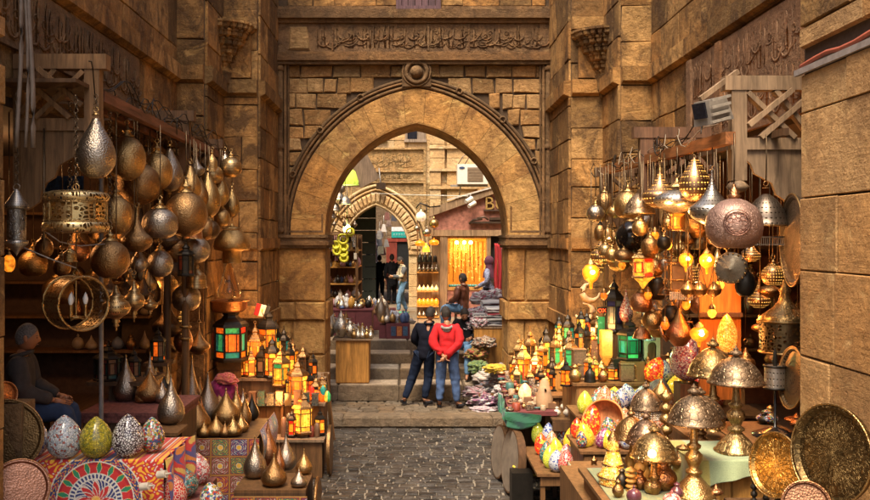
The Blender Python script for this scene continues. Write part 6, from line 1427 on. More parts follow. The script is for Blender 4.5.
for px, py, w, h, z, mt, lab in ((582, 448, 11, 17, 1, mC, 'little multicoloured egg at the path corner of the basket cabinet'), (594, 436, 13, 19, 1, mLG, 'little lime egg right of the glowing red-orange one'), (608, 449, 13, 19, 1, mYL, 'little yellow egg at the front edge beside the purple one'), (617, 447, 13, 19, 1, mR, 'little red egg at the front edge of the basket cabinet'), (626, 449, 12, 18, 1, mB, 'little blue-white egg at the front edge of the basket cabinet'), (596, 412, 13, 19, 1, mT, 'little teal egg on the middle step above the basket'), (638, 412, 14, 20, 1, mP, 'little pink egg among the dotted white ones'), (648, 414, 14, 20, 1, mYL, 'little golden egg beside the speckled white ones'), (664, 412, 15, 22, 1, mC, 'little multicoloured egg behind the bead-fringed dome'), (680, 410, 16, 22, 1, mWR, 'white-red egg between the yellow ones on the middle step'), (598, 404, 15, 20, 1.2, mC, 'small multicoloured egg at the back left of the middle step'), (613, 402, 16, 20, 1.2, mYL, 'golden egg behind the dotted white ones'), (628, 398, 14, 18, 1.22, mR, 'small red egg peeping over the dotted white ones'), (645, 396, 16, 22, 1.3, mT, 'teal egg under the bright lime one'), (668, 412, 20, 26, 1.2, mO, 'peach egg at the foot of the tall yellow one'), (688, 410, 22, 26, 1.2, mYL, 'yellow egg between the tall yellow one and the large red ball'), (694, 392, 20, 24, 1.35, mP, 'pink egg above the large red and yellow ball'), (655, 410, 16, 22, 1.2, mLG, 'greenish egg beside the grey wrapped lamp'), (611, 440, 18, 24, .985, mC, 'multicoloured egg in the mouth of the basket'), (630, 444, 18, 26, .985, mRL, 'glowing red egg to the inner side of the basket'), (645, 440, 18, 24, .985, mB, 'blue-white egg on the cabinet behind the dark domes'), (660, 436, 18, 24, .985, mO, 'orange egg on the cabinet behind the dark domes')):
    b = STEP(px, py); egg(lab, b, w*b.y/F, h*b.y/F, mt, group=GE3, tilt=(rnd(-.15, .15), rnd(-.2, .2)))
for i, (px, py, w, h, mt, k, lab) in enumerate(((575, 398, 13, 18, BR, 'pot', 'brass pot at the path corner of the upper step'), (590, 396, 12, 17, IRON, 'bell', 'black bell-shaped box in front of the upper step lanterns'), (603, 397, 11, 16, COP, 'pot', 'copper pot in front of the honey-coloured lamp'), (622, 393, 12, 18, BRD, 'squat', 'dark squat pot before the green lantern'), (636, 392, 12, 16, GOLD, 'pot', 'golden pot at the inner front of the upper step'), (655, 388, 13, 22, BRD, 'vase', 'dark pointed vase near the inner end of the upper step'), (668, 386, 13, 20, BR, 'pot', 'brass pot beside the copper ewer block'))):
    b = STEP(px, py-14); m = MB(); m.lathe(prof(k, w*b.y/F, h*b.y/F), b, 16); tag(m.build('small_pot', mt), lab, 'pot')
# copper ewer
b = P(679, 346, 9.2); r = thing('copper_ewer', 'copper ewer with tall conical lid and curved spout', 'ewer', b); s_ = 9.2/F; chain(r, 38*s_, 4.0-b.z)
m = MB(); m.lathe([(0, 5*s_), (3*s_, 8*s_), (8*s_, 12*s_), (14*s_, 13*s_), (20*s_, 10*s_), (24*s_, 7*s_)], b, 26); m.build('body', COP, r); m = MB(); m.lathe([(24*s_, 7.3*s_), (30*s_, 4*s_), (36*s_, 1.5*s_), (38*s_, .4*s_)], b, 20); m.build('lid', BR, r)
m = MB(); m.tube([b+Vector((-11*s_, 0, 6*s_)), b+Vector((-17*s_, 0, 12*s_)), b+Vector((-19*s_, 0, 20*s_))], [.03, .02, .014], 8); m.build('spout', COP, r); m = MB(); m.tube([b+Vector((10*s_, 0, 8*s_)), b+Vector((17*s_, 0, 14*s_)), b+Vector((13*s_, 0, 24*s_)), b+Vector((7*s_, 0, 24*s_))], .012, 7); m.build('handle', BRD, r)
b = P(688, 380, 9.7); egg('tall white and red mosaic vase lamp right under the copper ewer', b, 36*9.7/F, 46*9.7/F, mWR, group=GE3); m = MB(); m.bx(b.x-.12, b.x+.12, b.y-.12, b.y+.12, .981, b.z-.03); tag(m.build('display_block', WD), 'dark block stand under the tall white and red mosaic vase', 'block')
# lit lanterns on the upper step and the jamb table
LN = [(583, 378, 14, 34, 11.1, [YEL, GRNG, ORG], 'orange and green lantern at the path end of the upper step'), (571, 372, 15, 40, 11.4, [GRNG, YEL, TEAG], 'yellow-green lantern in front of the stone pier'), (579, 366, 16, 34, 11.6, [REDG, ORG, DRY], 'lantern with a dark red pane beside the tall carved box'), (594, 372, 14, 42, 11.5, [YEL, AMB], 'yellow lantern with bright base beneath the dark pair'),
      (597, 340, 15, 28, 11.5, [DRY, PALE], 'dark lantern with two pale panes on a riser'), (587, 338, 10, 28, 11.6, [REDG, ORG], 'small red lantern left of the dark pale-paned one'), (581, 334, 9, 26, 11.55, [LIME, YEL], 'slim lime lantern below the horned ornament'),
      (641, 372, 12, 34, 11.1, [TEAG, GRNG, DRY], 'slim teal lantern right beside the large green glass one'), (566, 386, 12, 28, 11.0, [AMB, ORG], 'small amber lantern at the extreme path corner of the upper step'), (590, 384, 11, 26, 10.95, [REDG, YEL, ORG], 'small red and yellow lantern in front of the yellow one'), (652, 372, 12, 30, 11.3, [ORG, AMB], 'orange lantern beyond the blue cylinder lamp'),
      (630, 360, 26, 44, 11.0, [plain('dark_green_glass', (.01, .1, .05), .2), GRNG, plain('dark_green_glass', (.01, .1, .05), .2), TEAG], 'large green glass lantern in the centre of the upper step'), (614, 333, 20, 58, 11.3, [plain('navy_glass', (.015, .015, .06), .2), plain('grey_glass', (.12, .11, .10), .3)], 'tall dark lantern with navy and grey panels')]
GL2 = 'lit coloured lanterns on the right stand'
random.seed(12)
for px, py, w, h, d, pn, lab in LN:
    b = P(px, py, d); lantern(lab, b, w*d/F, h*d/F, pn, frame=random.choice([IRON, BRD]), group=GL2)
    if b.z > 1.5:
        m = MB(); k = w*d/F*.45; m.bx(b.x-k, b.x+k, b.y-k, b.y+k, 1.462, b.z-.001); tag(m.build('display_block', plain('inlay_box', (.16, .09, .05), .5, nz=.5, ns=60) if w < 20 else WM), 'inlaid riser block under a lantern of the right stand', 'block', 'riser blocks of the right stand')
LN2 = [(523, 385, 16, 46, 12.4, [ORG, REDG, YEL], 'orange-red lantern at the path corner of the jamb table'), (546, 366, 14, 42, 12.9, [GRNG, YEL, LIME], 'bright lime-green lantern on the left of the jamb table'), (559, 364, 13, 40, 13.0, [YEL, LIME], 'yellow lantern behind the lime-green one'), (552, 390, 12, 36, 12.5, [YEL, REDG], 'slim yellow lantern with red pane at the table front'),
       (568, 350, 13, 40, 13.1, [TEAG, YEL, GRNG], 'teal and yellow lantern standing highest against the pier'), (566, 382, 16, 30, 12.6, [AMBH, YEL], 'brightest yellow lantern on the tall orange box'), (536, 378, 14, 30, 12.7, [PALE, ORG], 'pale glowing globe lantern between orange and yellow ones'), (530, 392, 10, 20, 12.35, [AMBH], 'small very bright amber lantern at the table front'),
       (540, 398, 12, 26, 12.3, [DRY, ORG], 'mostly dark lantern beside the sand-coloured bottle'), (514, 380, 10, 28, 12.6, [YEL, ORG], 'thin yellow lantern nearest the gate jamb on the jamb table'), (531, 372, 11, 30, 12.95, [ORG, AMB], 'orange lantern in the back row by the gate jamb'), (541, 392, 10, 26, 12.35, [GRNG, YEL], 'little green and yellow lantern at the table front'), (575, 392, 12, 30, 12.3, [ORG, REDG, YEL], 'orange and red lantern at the inner front of the jamb table'),
       (559, 340, 9, 26, 13.2, [YEL, TEAG], 'tiny lantern half hidden by the teal and yellow one')]
for px, py, w, h, d, pn, lab in LN2:
    b = P(px, py, d); b.z = max(b.z, 1.102); lantern(lab, b, w*d/F, h*d/F, pn, frame=random.choice([IRON, BRD, BR]), group='lit coloured lanterns on the jamb table')
    if b.z > 1.13:
        m = MB(); k = w*d/F*.48; m.bx(b.x-k, b.x+k, b.y-k, b.y+k, 1.102, b.z-.001); tag(m.build('display_block', WO if w > 13 else WM), 'wooden riser block under a lantern of the jamb table', 'block', 'riser blocks of the jamb table')
lamp_light((1.9, 12.25, 1.75), 8, (1, .5, .12), .08); lamp_light((2.15, 12.7, 2.1), 7, (1, .5, .12), .08); lamp_light((2.25, 11.0, 2.1), 6, (1, .48, .12), .08); lamp_light(P(630, 345, 10.6), 3, (.4, 1, .4), .06)
for px, py, w, h, d, mt, lab in ((562, 396, 16, 22, 12.4, WO, 'orange wooden lamp block at the front of the jamb table'), (579, 378, 12, 28, 11.0, plain('inlay_box', (.16, .09, .05), .5, nz=.5, ns=60), 'tall carved dark box with dots on the upper step'), (606, 366, 15, 36, 11.15, glow('lit_wood_cone', (.9, .30, .04), .4), 'tall honey-coloured wooden tapering lamp on the upper step'),
        (612, 345, 14, 24, 11.5, WL, 'pale wooden box under the tall navy lantern'), (618, 378, 11, 18, 11.0, IRON, 'black carved candle box on the upper step'), (626, 380, 13, 16, 10.9, plain('inlay_box', (.16, .09, .05), .5, nz=.5, ns=60), 'low carved box under the green lantern'), (649, 340, 15, 26, 11.0, mB, 'blue glass cylinder lamp with dark lid'), (651, 362, 16, 26, 11.0, plain('bone_inlay', (.4, .33, .24), .5), 'small arch-shaped wooden stand below the blue cylinder lamp')):
    b = P(px, py, d); W_, H_ = w*d/F, h*d/F; z0 = 1.102 if d > 12 else 1.462
    b.z = max(b.z, z0); m = MB()
    if px == 606: m.lathe([(0, W_*.12), (H_*.22, W_*.42), (H_*.3, W_*.5), (H_*.98, W_*.5), (H_, W_*.44)], b, 4, rotz(.8), smooth=False)
    elif px == 649: m.lathe([(0, W_*.5), (H_, W_*.5), (H_+.02, W_*.55), (H_+.08, W_*.3), (H_+.2, W_*.1)], b, 20)
    elif px == 651:
        m.bx(b.x-W_/2, b.x-W_*.28, b.y-.06, b.y+.06, b.z, b.z+H_*.6); m.bx(b.x+W_*.28, b.x+W_/2, b.y-.06, b.y+.06, b.z, b.z+H_*.6)
        m.prism([(-W_/2, 0), (-W_*.28, 0)]+[(W_*.28*math.cos(PI-a*PI/8), W_*.3*math.sin(a*PI/8)) for a in range(1, 8)]+[(W_*.28, 0), (W_/2, 0), (W_/2, H_*.4), (-W_/2, H_*.4)], Matrix.Translation((b.x, b.y-.06, b.z+H_*.6)) @ Matrix(((1, 0, 0, 0), (0, 0, 1, 0), (0, 1, 0, 0), (0, 0, 0, 1))), .12)
    else: m.box(b+Vector((0, 0, H_/2)), (W_, W_, H_)); m.box(b+Vector((0, 0, H_+.008)), (W_*1.1, W_*1.1, .015)); m.box(b+Vector((0, -W_/2, H_/2)), (W_*.6, .012, H_*.8))
    tag(m.build('carved_box' if px not in (606, 649) else 'table_lamp', mt), lab, 'box' if px not in (606, 649) else 'table lamp')
    if b.z > z0+.03: m = MB(); m.bx(b.x-.06, b.x+.06, b.y-.05, b.y+.07, z0, b.z-.001); tag(m.build('display_block', WD), 'small dark support block on the right stand', 'block', 'dark support blocks')
R_ = random.Random(33); PN = [[YEL, ORG], [AMB, REDG, YEL], [GRNG, YEL, DRY], [ORG, DRY], [TEAG, DRY, ORG], [AMBH, ORG, DRY], [DRY, AMB], [DRY]]; PW = ['yellow and orange', 'amber, red and yellow', 'green and yellow', 'half dark orange', 'teal and orange', 'very bright amber', 'half dark amber', 'unlit black-paned']
OR = ('first', 'second', 'third', 'fourth', 'fifth', 'sixth', 'seventh', 'eighth', 'ninth', 'tenth')
for row, (xa, xb, n, d, z, h0, wh) in enumerate(((512, 575, 9, 12.35, 1.102, 24, 'front row of the jamb table'), (516, 582, 8, 12.85, 1.30, 34, 'raised back row of the jamb table'), (574, 660, 10, 10.95, 1.462, 24, 'front row of the upper step'), (572, 660, 9, 11.5, 1.70, 34, 'raised back row of the upper step'))):
    if row % 2: m = MB(); m.bx(P(xa, 0, d).x-.08, P(xb, 0, d).x+.05, d-.1, d+.14, z-.2 if row == 1 else z-.24, z-.001); tag(m.build('riser_shelf', WM), 'long riser shelf under the ' + wh, 'shelf')
    for i in range(n):
        k = R_.randrange(8); px = xa+(xb-xa)*(i+R_.uniform(.2, .8))/n; w = R_.uniform(9, 14); b = P(px, 300, d); b.z = z; b.y += R_.uniform(-.06, .06)
        lantern(f'small {PW[k]} lantern, {OR[i]} along the {wh}', b, w*d/F, h0*R_.uniform(.85, 1.4)*d/F, PN[k], frame=R_.choice([IRON, BRD, BR]), group='rows of small lit lanterns on the right stand')
# sculpted finial, red sign, horn ornament
r = vase('red and white swirled glass finial lamp above the green lantern', P(626, 322, 11.2), .17, .42, mosaic('swirl_mosaic', [(.5, .3, .28), (.35, .08, .08), (.55, .42, .4)], (.1, .03, .03), 60), 'vase')
m = MB(); m.cyl(P(626, 332, 11.2)-Vector((0, 0, .1)), P(626, 322, 11.2), .03, .05, 12); tag(m.build('finial_stand', IRON), 'dark stem carrying the swirled glass finial lamp', 'stem')
r = thing('lit_sign', 'tiny red glowing letter sign beside the tall navy lantern', 'sign', P(602, 312, 11.35)); m = MB(); p = P(602, 310, 11.36); m.box(p, (.13, .02, .08)); m.build('board', IRON, r)
text_obj('OXI', 'lettering', glow('red_sign', (1, .05, .01), 2.5, False), p+Vector((-.055, -.014, -.03)), .07, .003, r)
m = MB(); p = P(602, 330, 11.4); m.box(p, (.12, .08, .34)); tag(m.build('green_glass_bottle', plain('green_bottle', (.02, .16, .07), .15)), 'green glass block below the tiny red sign', 'bottle'); lampz = None
m = MB(); m.bx(p.x-.05, p.x+.05, p.y-.03, p.y+.05, 1.462, p.z-.17); tag(m.build('display_block', WD), 'dark post under the green glass block', 'block')
for k, (px, py, s) in enumerate(((591, 292, 1), (584, 312, -1))):
    m = MB(); c = P(px, py, 13.3); R_ = .13; pts = [c+Vector((R_*math.cos(a), 0, R_*math.sin(a))) for a in [(.2+.2*i)*PI*.9+(1.1 if k == 0 else 2.9) for i in range(9)]]; m.tube(pts, [.012, .03, .042, .05, .05, .045, .035, .02, .01], 8)
    tag(m.build('carved_horn', plain('pale_horn', (.50, .32, .17), .6)), ('pale curled horn ornament on the pier above the lit lanterns', 'second pale horn ornament just below the curled one')[k], 'ornament')
# bead and trinket tray table beside the path
r = thing('trinket_cart', 'sloping red-trimmed tray of beads and boxes on a green-draped cart', 'cart', (1.55, 11.9, 0))
def tp(u, v): return Vector((1.24+.6*u, 11.25+1.55*v, 1.02+.26*v))
m = MB(); m.add([tp(0, 0), tp(1, 0), tp(1, 1), tp(0, 1)]+[tp(u, v)-Vector((0, 0, .05)) for u, v in ((0, 0), (1, 0), (1, 1), (0, 1))], [(0, 1, 2, 3), (7, 6, 5, 4), (0, 4, 5, 1), (1, 5, 6, 2), (2, 6, 7, 3), (3, 7, 4, 0)]); m.build('tray', plain('dark_red_felt', (.13, .03, .03), .9), r)
m = MB(); m.bx(1.3, 1.36, 11.4, 11.46, 0, 1.0); m.bx(1.72, 1.78, 11.4, 11.46, 0, 1.0); m.bx(1.3, 1.36, 12.5, 12.56, 0, 1.15); m.bx(1.72, 1.78, 12.5, 12.56, 0, 1.15); m.bar((1.33, 11.43, .5), (1.33, 12.53, .5), .04); m.bar((1.75, 11.43, .5), (1.75, 12.53, .5), .04)
m.build('frame', WM, r)
cloth('green_drape', 'green twisted cloth along the edge of the trinket cart', lambda u, v: Vector((1.20-.02*v+.022*math.sin(u*23+v*5)+(.42*(1-u*7) if u < .14 else 0), 11.19+max(0, u-.14)*1.0, .99+.15*u-(.13+.05*math.sin(u*19))*v+.02*math.sin(v*9+u*12))), 90, 16, lambda u, v: (.008, .07+.03*math.sin(u*60), .04) if math.sin(u*31+v*8) > -.5 else (.03, .15, .09))
for k, (x, y, z, lab) in enumerate(((1.17, 11.95, .36, 'grey drum leaning on the trinket cart by the steps'), (1.24, 11.2, .42, 'larger nearer grey drum leaning on the trinket cart'))):
    r = thing('frame_drum', lab, 'drum', (x, y, 0)); q = Vector((-1, -.16, .10)).to_track_quat('Z', 'Y').to_matrix(); R_ = .35+.04*k; m = MB(); m.lathe([(-.10, R_*.97), (0, R_)], (x, y, z), 34, q); m.build('shell', WD, r); m = MB(); m.lathe([(.002, R_*.95), (.004, .001)], (x, y, z), 34, q); m.build('skin', plain('drum_skin', (.20, .165, .13), .7, nz=.3, ns=6), r)
m = MB(); m.tube([(1.25+.1*i, 10.95, .42-.12*math.sin(i*PI/5)) for i in range(6)], .014, 7); tag(m.build('yellow_rope', plain('yellow_rope', (.5, .38, .03), .7)), 'yellow rope loop hanging below the green cloth', 'rope')
m = MB(); m.bx(1.2, 1.45, 10.6, 10.85, .02, .42); tag(m.build('black_crate', IRON), 'black crate between the drums and the mosaic egg table', 'crate')
random.seed(31)
tm = [mosaic('bone_box_mosaic', [(.28, .2, .12)]), plain('red_inlay', (.22, .04, .02), .5), plain('tq_bead', (.04, .12, .11), .4), BR, plain('tan_ware', (.34, .24, .15), .5, nz=.6, ns=40), plain('inlay_dots', (.18, .09, .045), .5), MATS['grey_box_mosaic']]
for i in range(64):
    u, v = (i % 8+rnd(.2, .8))/8, (i//8+rnd(.2, .8))/8; p = tp(u, v); m = MB(); t = i % 4; k = rnd(.03, .06)
    if t == 0: m.torus(p+Vector((0, 0, .02)), k, k*.4, rotx(rnd(-.5, .5)), 14, 6)
    elif t == 1: m.lathe([(0, k), (k*1.6, k), (k*1.7, k*.8)], p, 12)
    elif t == 2: m.lathe(prof('pot', k*2, k*2.4), p, 12)
    else: m.box(p+Vector((0, 0, k*.6)), (k*1.7, k*1.7, k*1.2), rotz(rnd(0, 3)))
    tag(m.build(('bracelet', 'round_box', 'little_pot', 'trinket_box')[t], tm[int(rnd(0, 6.99))]), ('thick bracelet among the trinkets on the sloping cart tray', 'round inlaid box among the trinkets on the cart tray', 'tiny pot among the trinkets on the sloping cart tray', 'square trinket box among the wares on the cart tray')[t], ('bracelet', 'box', 'pot', 'box')[t], 'small trinkets on the cart tray, kind %s' % ('one', 'two', 'three', 'four')[t])
b = tp(.78, .12); m = MB(); m.lathe([(0, .10), (.1, .11), (.2, .085), (.33, .05), (.36, .02)], b, 18); o = tag(m.build('sand_bottle', plain('sandstone', (.42, .26, .14), .7)), 'sand-coloured tall stone lamp at the end of the cart tray', 'lamp'); m = MB(); m.cyl(b+Vector((0, -.10, .22)), b+Vector((0, -.072, .23)), .014); m.build('hole', IRON, o)
b = tp(.42, .28); egg('cream glowing shell lamp among the cart trinkets', b, .17, .22, glow('shell_glow', (1, .6, .25), .7))
for i in range(6):
    b = ON(557+i*5+(i % 2)*2, 416-(i % 2)*6, .96)+Vector((0, 0, 0)); m = MB(); m.lathe(prof('pot', .10, .12), b, 12); tag(m.build('clay_cup', plain('cream_plastic', (.55, .48, .38), .5)), 'small beige cup on the little stool by the egg table', 'cup', 'beige cups on the little stool')
table('little dark stool with beige cups behind the egg rows', ON(555, 418, .955).x-.05, ON(588, 418, .955).x+.05, ON(570, 418, .955).y-.12, ON(570, 402, .955).y+.0, 0, .957, WD, WD, over=.0, legs=True)

# ---- foreground right: dome lamps, cloths, trays -----------------------------
WC = plain('olive_cloth', (.32, .28, .09), .85)
table('front table with the engraved dome lamps', 1.42, 2.18, 6.2, 7.35, 0, 1.3, WM, WM)
table('higher orange wooden block under the pale green cloth', 2.13, 2.66, 6.72, 7.35, 0, 1.53, WM, WO)
def gc(u, v):
    x = 1.44+.74*u; 
    if v < .7: return Vector((x, 7.33-1.1*(v/.7), 1.306+.004*math.sin(u*15+v*9)))
    t = (v-.7)/.3; return Vector((x, 6.19-.03*t-.02*math.sin(u*18)*t, 1.306-.25*t))
cloth('table_cloth', 'pale green cloth spread under the front dome lamps', gc, 60, 60, lambda u, v: (.17, .19, .09) if math.sin(u*50)*math.sin(v*44) < .6 else (.24, .22, .08))
def gc2(u, v):
    x = 2.08+.60*u
    if v < .6: return Vector((x, 7.3-.66*(v/.6), 1.538+.004*math.sin(u*9+v*14)))
    t = (v-.6)/.4; return Vector((x, 6.64-.03*t-.02*math.sin(u*16)*t, 1.538-(.10+.13*abs(1-u)**2)*t))
cloth('table_cloth', 'pale green cloth hanging in a point over the orange block', gc2, 60, 60, lambda u, v: (.26, .31, .17) if u > .2 else (.34, .28, .07))
cloth('table_cloth', 'yellow-olive side fall of the green cloth towards the path', lambda u, v: Vector((2.085-.03*v-.02*math.sin(u*15)*v, 6.66+.66*u, 1.54-.26*v)), 40, 20, lambda u, v: (.33, .27, .06))
dome_lamp('largest engraved dome lamp at the centre front of the right stall', ON(694, 496, 1.31), 54*6.5/F, 116*6.5/F*.98)
dome_lamp('engraved dome lamp on the pale green cloth of the orange block', ON(736, 452, 1.54), 55*6.9/F, 107*6.9/F, stemm=ENGB)
dome_lamp('second high dome lamp just behind, with gold-lit shade', P(713, 448, 7.9), 50*7.9/F, 112*7.9/F, mat=ENGB, stemm=GOLD)
m = MB(); b = P(713, 448, 7.9); m.bx(b.x-.2, b.x+.2, b.y-.2, b.y+.25, 0, b.z-.002); tag(m.build('display_crate', WD), 'dark crate carrying the second high dome lamp', 'crate')
dome_lamp('dark dome lamp with pale bead fringe beside the grey wrapped lamp', P(646, 462, 7.9), 32*7.9/F, 82*7.9/F, fringe=plain('pale_beads', (.42, .33, .24), .35), stemm=BRD)
dome_lamp('small brown dome lamp farthest towards the egg table', P(631, 495, 7.3), 36*7.3/F, 88*7.3/F, mat=BRD, stemm=WO, wide=.5)
dome_lamp('plain copper dome lamp in front of the farthest small one', P(646, 505, 7.0), 40*7.0/F, 96*7.0/F, mat=metal('rubbed_copper', (.45, .28, .18), .32, 'engrave', us=12, vs=5), stemm=WO, wide=.5)
dome_lamp('glowing dome lamp with star-shaped light shining from its shade', P(654, 520, 6.6), 46*6.6/F, 98*6.6/F, mat=ENGB, stemm=BRD, lit=None)
p = P(652, 454, 6.42); m = MB(); m.ball(p, .03, 12, 8); tag(m.build('bulb', BULB), 'bright bulb showing through the glowing dome lamp', 'bulb'); lamp_light(p+Vector((0, -.10, -.02)), 1.2, (1, .5, .14), .03)
m = MB(); m.bx(1.35, 1.9, 6.45, 8.1, 0, 1.14); tag(m.build('display_crate', WM), 'low wide crate carrying the small dome lamps', 'crate')
m = MB(); m.bx(1.92, 2.3, 7.6, 8.15, 0, 1.2); tag(m.build('display_crate', WD), 'dark crate under the dome lamp with bead fringe', 'crate')
r = dome_lamp('bead-fringed shade half hidden behind the largest dome lamp', P(700, 470, 7.5), 50*7.5/F, 84*7.5/F, fringe=plain('amber_beads', (.5, .24, .06), .3), stemm=BRD)
# wooden beaded stems and pots among them
for px, py, w, h, mt, k, lab in ((622, 488, 13, 20, IRON, 'pot', 'black lidded pot left of the glowing cone lamp'), (640, 489, 15, 20, COP, 'pot', 'reddish lidded pot right of the glowing cone lamp'), (650, 493, 12, 16, BR, 'squat', 'small brass ball pot behind the pink beaded ball'), (631, 491, 12, 24, WO, 'beads', 'short orange beaded stem between two pots'), (668, 484, 16, 22, BRD, 'pot', 'dark round pot left of the largest dome lamp foot'), (704, 484, 12, 14, GOLD, 'squat', 'small gold bowl right of the largest dome lamp foot'), (677, 498, 13, 16, plain('wine_glaze', (.10, .03, .04), .25), 'pot', 'wine-red pot at the front edge of the green cloth'), (656, 478, 12, 26, BR, 'beads', 'brass beaded stem behind the dark round pot'), (716, 496, 14, 12, COP, 'saucer', 'flat copper dish at the corner of the green cloth'), (618, 497, 12, 18, BRD, 'pot', 'brown pot at the path edge of the front table'), (634, 503, 15, 18, plain('wine_glaze', (.10, .03, .04), .25), 'squat', 'squat wine-red pot at the near edge of the front table')):
    b = ON(px, py, 1.314); m = MB(); m.lathe(prof(k, w*b.y/F, h*b.y/F), b, 20); tag(m.build('turned_stem' if k == 'beads' else 'small_pot', mt), lab, 'stem' if k == 'beads' else 'pot')
for px, py, w, h, d, k, mt, lab in ((629, 512, 9, 60, 7.4, 'beads', WO, 'orange turned beaded stem standing behind the star-lit lamp'), (640, 516, 13, 56, 7.0, 'beads', WO, 'thicker orange turned stem beside the copper dome'), (666, 440, 14, 50, 7.6, 'beads', BR, 'twisted brass stem beside the bead-fringed dome'),
        (683, 470, 28, 26, 7.0, 'pot', BRD, 'round dark copper pot beneath the largest dome shade'), (663, 490, 28, 34, 6.7, 'pot', COP, 'copper pot lit orange below the star-lit lamp'), (594, 486, 14, 30, 8.2, 'pot', BRD, 'dark little pot at the corner of the front table'), (622, 512, 22, 30, 6.8, 'pot', plain('wine_glaze', (.10, .03, .04), .25), 'wine-red glazed pot in the front row'), (605, 506, 12, 26, 7.2, 'pot', IRON, 'black pot beside the glowing glass cone lamp'),
        (609, 500, 14, 18, 7.4, 'pot', BR, 'small brass pot at the path side of the front table'), (672, 506, 18, 16, 6.4, 'squat', mP, 'small pink beaded ball in a teal dish'), (661, 400, 18, 22, 8.6, 'vase', BR, 'brass vase neck behind the bead-fringed dome')):
    b = P(px, py, d); m = MB(); m.lathe(prof(k, w*d/F, h*d/F), b, 22); tag(m.build('turned_stem' if k == 'beads' else 'small_pot', mt), lab, 'stem' if k == 'beads' else 'pot')
b = ON(613, 484, 1.312); r = thing('cone_glass_lamp', 'glowing yellow cone-shaped glass lamp with dark bands', 'table lamp', b); s_ = b.y/F
m = MB(); m.lathe([(0, 13*s_), (8*s_, 15*s_), (14*s_, 11*s_), (20*s_, 10*s_), (34*s_, 6*s_), (44*s_, 5*s_)], b, 24); m.build('glass', mosaic('yellow_cone_mosaic', [(.8, .5, .08), (.85, .42, .05), (.75, .3, .04), (.85, .62, .2)], (.12, .05, .01), 55, gw=.09, es=.22), r)
m = MB()
for z, q in ((0, 13.4), (8, 15.2), (20, 10.4), (34, 6.4)): m.torus(b+Vector((0, 0, z*s_)), q*s_, .007, seg=24, ts=5)
m.lathe([(44*s_, 6*s_), (47*s_, 5*s_), (52*s_, 1.5*s_), (55*s_, .3*s_)], b, 14); m.build('bands', BRD, r); lamp_light(b+Vector((0, -.16, .2)), .8, (1, .5, .12), .05)
m = MB(); m.bx(1.5, 1.95, 7.4, 8.6, 0, P(613, 490, 7.6).z-.002); tag(m.build('display_crate', WM), 'crate under the glowing cone lamp at the path side', 'crate')
cloth('table_cloth', 'cream cloth hanging from the crate corner by the glowing cone lamp', lambda u, v: Vector((1.49-.02*v, 7.38+1.1*u, 1.08-.5*v)), 40, 20, lambda u, v: (.42, .36, .22))
# cylinder lamp on black base, dishes behind
b = ON(775, 436, 1.5); r = thing('pole_lamp', 'slim black pole lamp with pierced white cylinder shade', 'table lamp', b); s_ = b.y/F
m = MB(); m.lathe([(0, 22*s_), (2*s_, 22*s_), (5*s_, 14*s_), (8*s_, 5*s_), (10*s_, 1.4*s_), (46*s_, 1.4*s_)], b, 30); m.build('base', plain('black_gloss', (.012, .01, .01), .2, nz=.05, bump=0), r)
m = MB(); m.lathe([(48*s_, 10*s_), (70*s_, 10*s_)], b, 30, caps=True); m.build('shade', metal('white_pierced', (.55, .5, .44), .4, 'pierce', us=18, vs=7), r); m = MB(); m.torus(b+Vector((0, 0, 48*s_)), 10.3*s_, .01, seg=30, ts=6); m.build('ring', IRON, r); m = MB(); m.torus(b+Vector((0, 0, 70*s_)), 10.3*s_, .01, seg=30, ts=6); m.build('ring', IRON, r); m = MB(); m.lathe([(70*s_, 2*s_), (74*s_, 3*s_), (84*s_, 1.5*s_), (88*s_, .3*s_)], b, 12); m.build('finial', IRON, r)
table('table with copper dishes at the foot of the pillar', 2.72, 3.35, 7.05, 8.3, 0, 1.497, WM, WD, over=.0)
table('narrow table edge with dishes between dome lamps and black pole lamp', 2.36, 2.70, 7.5, 8.3, 0, 1.497, WM, WD, over=.0)
for px, py, w, h, mt, lab in ((757, 418, 22, 14, mC, 'small multicoloured mosaic bowl behind the black pole lamp'), (790, 420, 24, 10, COP, 'orange copper dish leaning at the pillar foot'), (748, 412, 14, 18, BR, 'brass pot between dome lamp and pole lamp'), (764, 424, 12, 12, IRON, 'dark small pot next to the mosaic bowl'), (797, 428, 14, 12, COP, 'copper cup by the pillar')):
    b = ON(px, py, 1.5); b.y = min(b.y, 8.2); m = MB(); m.lathe(prof('pot' if h > 11 else 'saucer', w*b.y/F, h*b.y/F), b, 22); tag(m.build('small_bowl', mt), lab, 'bowl')
r = tray('dark pierced oval plate standing at the back by the pillar', P(793, 378, 7.45), 31*7.45/F, (-1, .02, .1), metal('dark_plate', (.22, .15, .08), .4, 'pierce', us=40, vs=12), BR, name='standing_plate', cat='plate')
tray('biggest brass tray leaning against the pillar in the corner', P(833, 454, 5.5), 49*5.5/F, (-1, -.42, .12), metal('big_brass_tray', (.28, .18, .07), .36, 'engrave', us=40, vs=14, tarnish=.8), GOLD, deep=.03)
tray('bright orange-gold engraved tray on a dark turned stand', P(776, 465, 6.1), 32*6.1/F, (-1, -.45, .18), metal('gold_tray', (.60, .34, .09), .26, 'engrave', us=26, vs=9), GOLD)
tray('small reddish copper tray lowest in the right corner', P(806, 505, 5.5), 23*5.5/F, (-.3, -1, .3), metal('red_copper_tray', (.32, .16, .09), .38, 'hammer'), COP)
r = thing('spindle_stand', 'black turned-wood folding stand holding the gold tray', 'tray stand', (2.5, 6.4, 0))
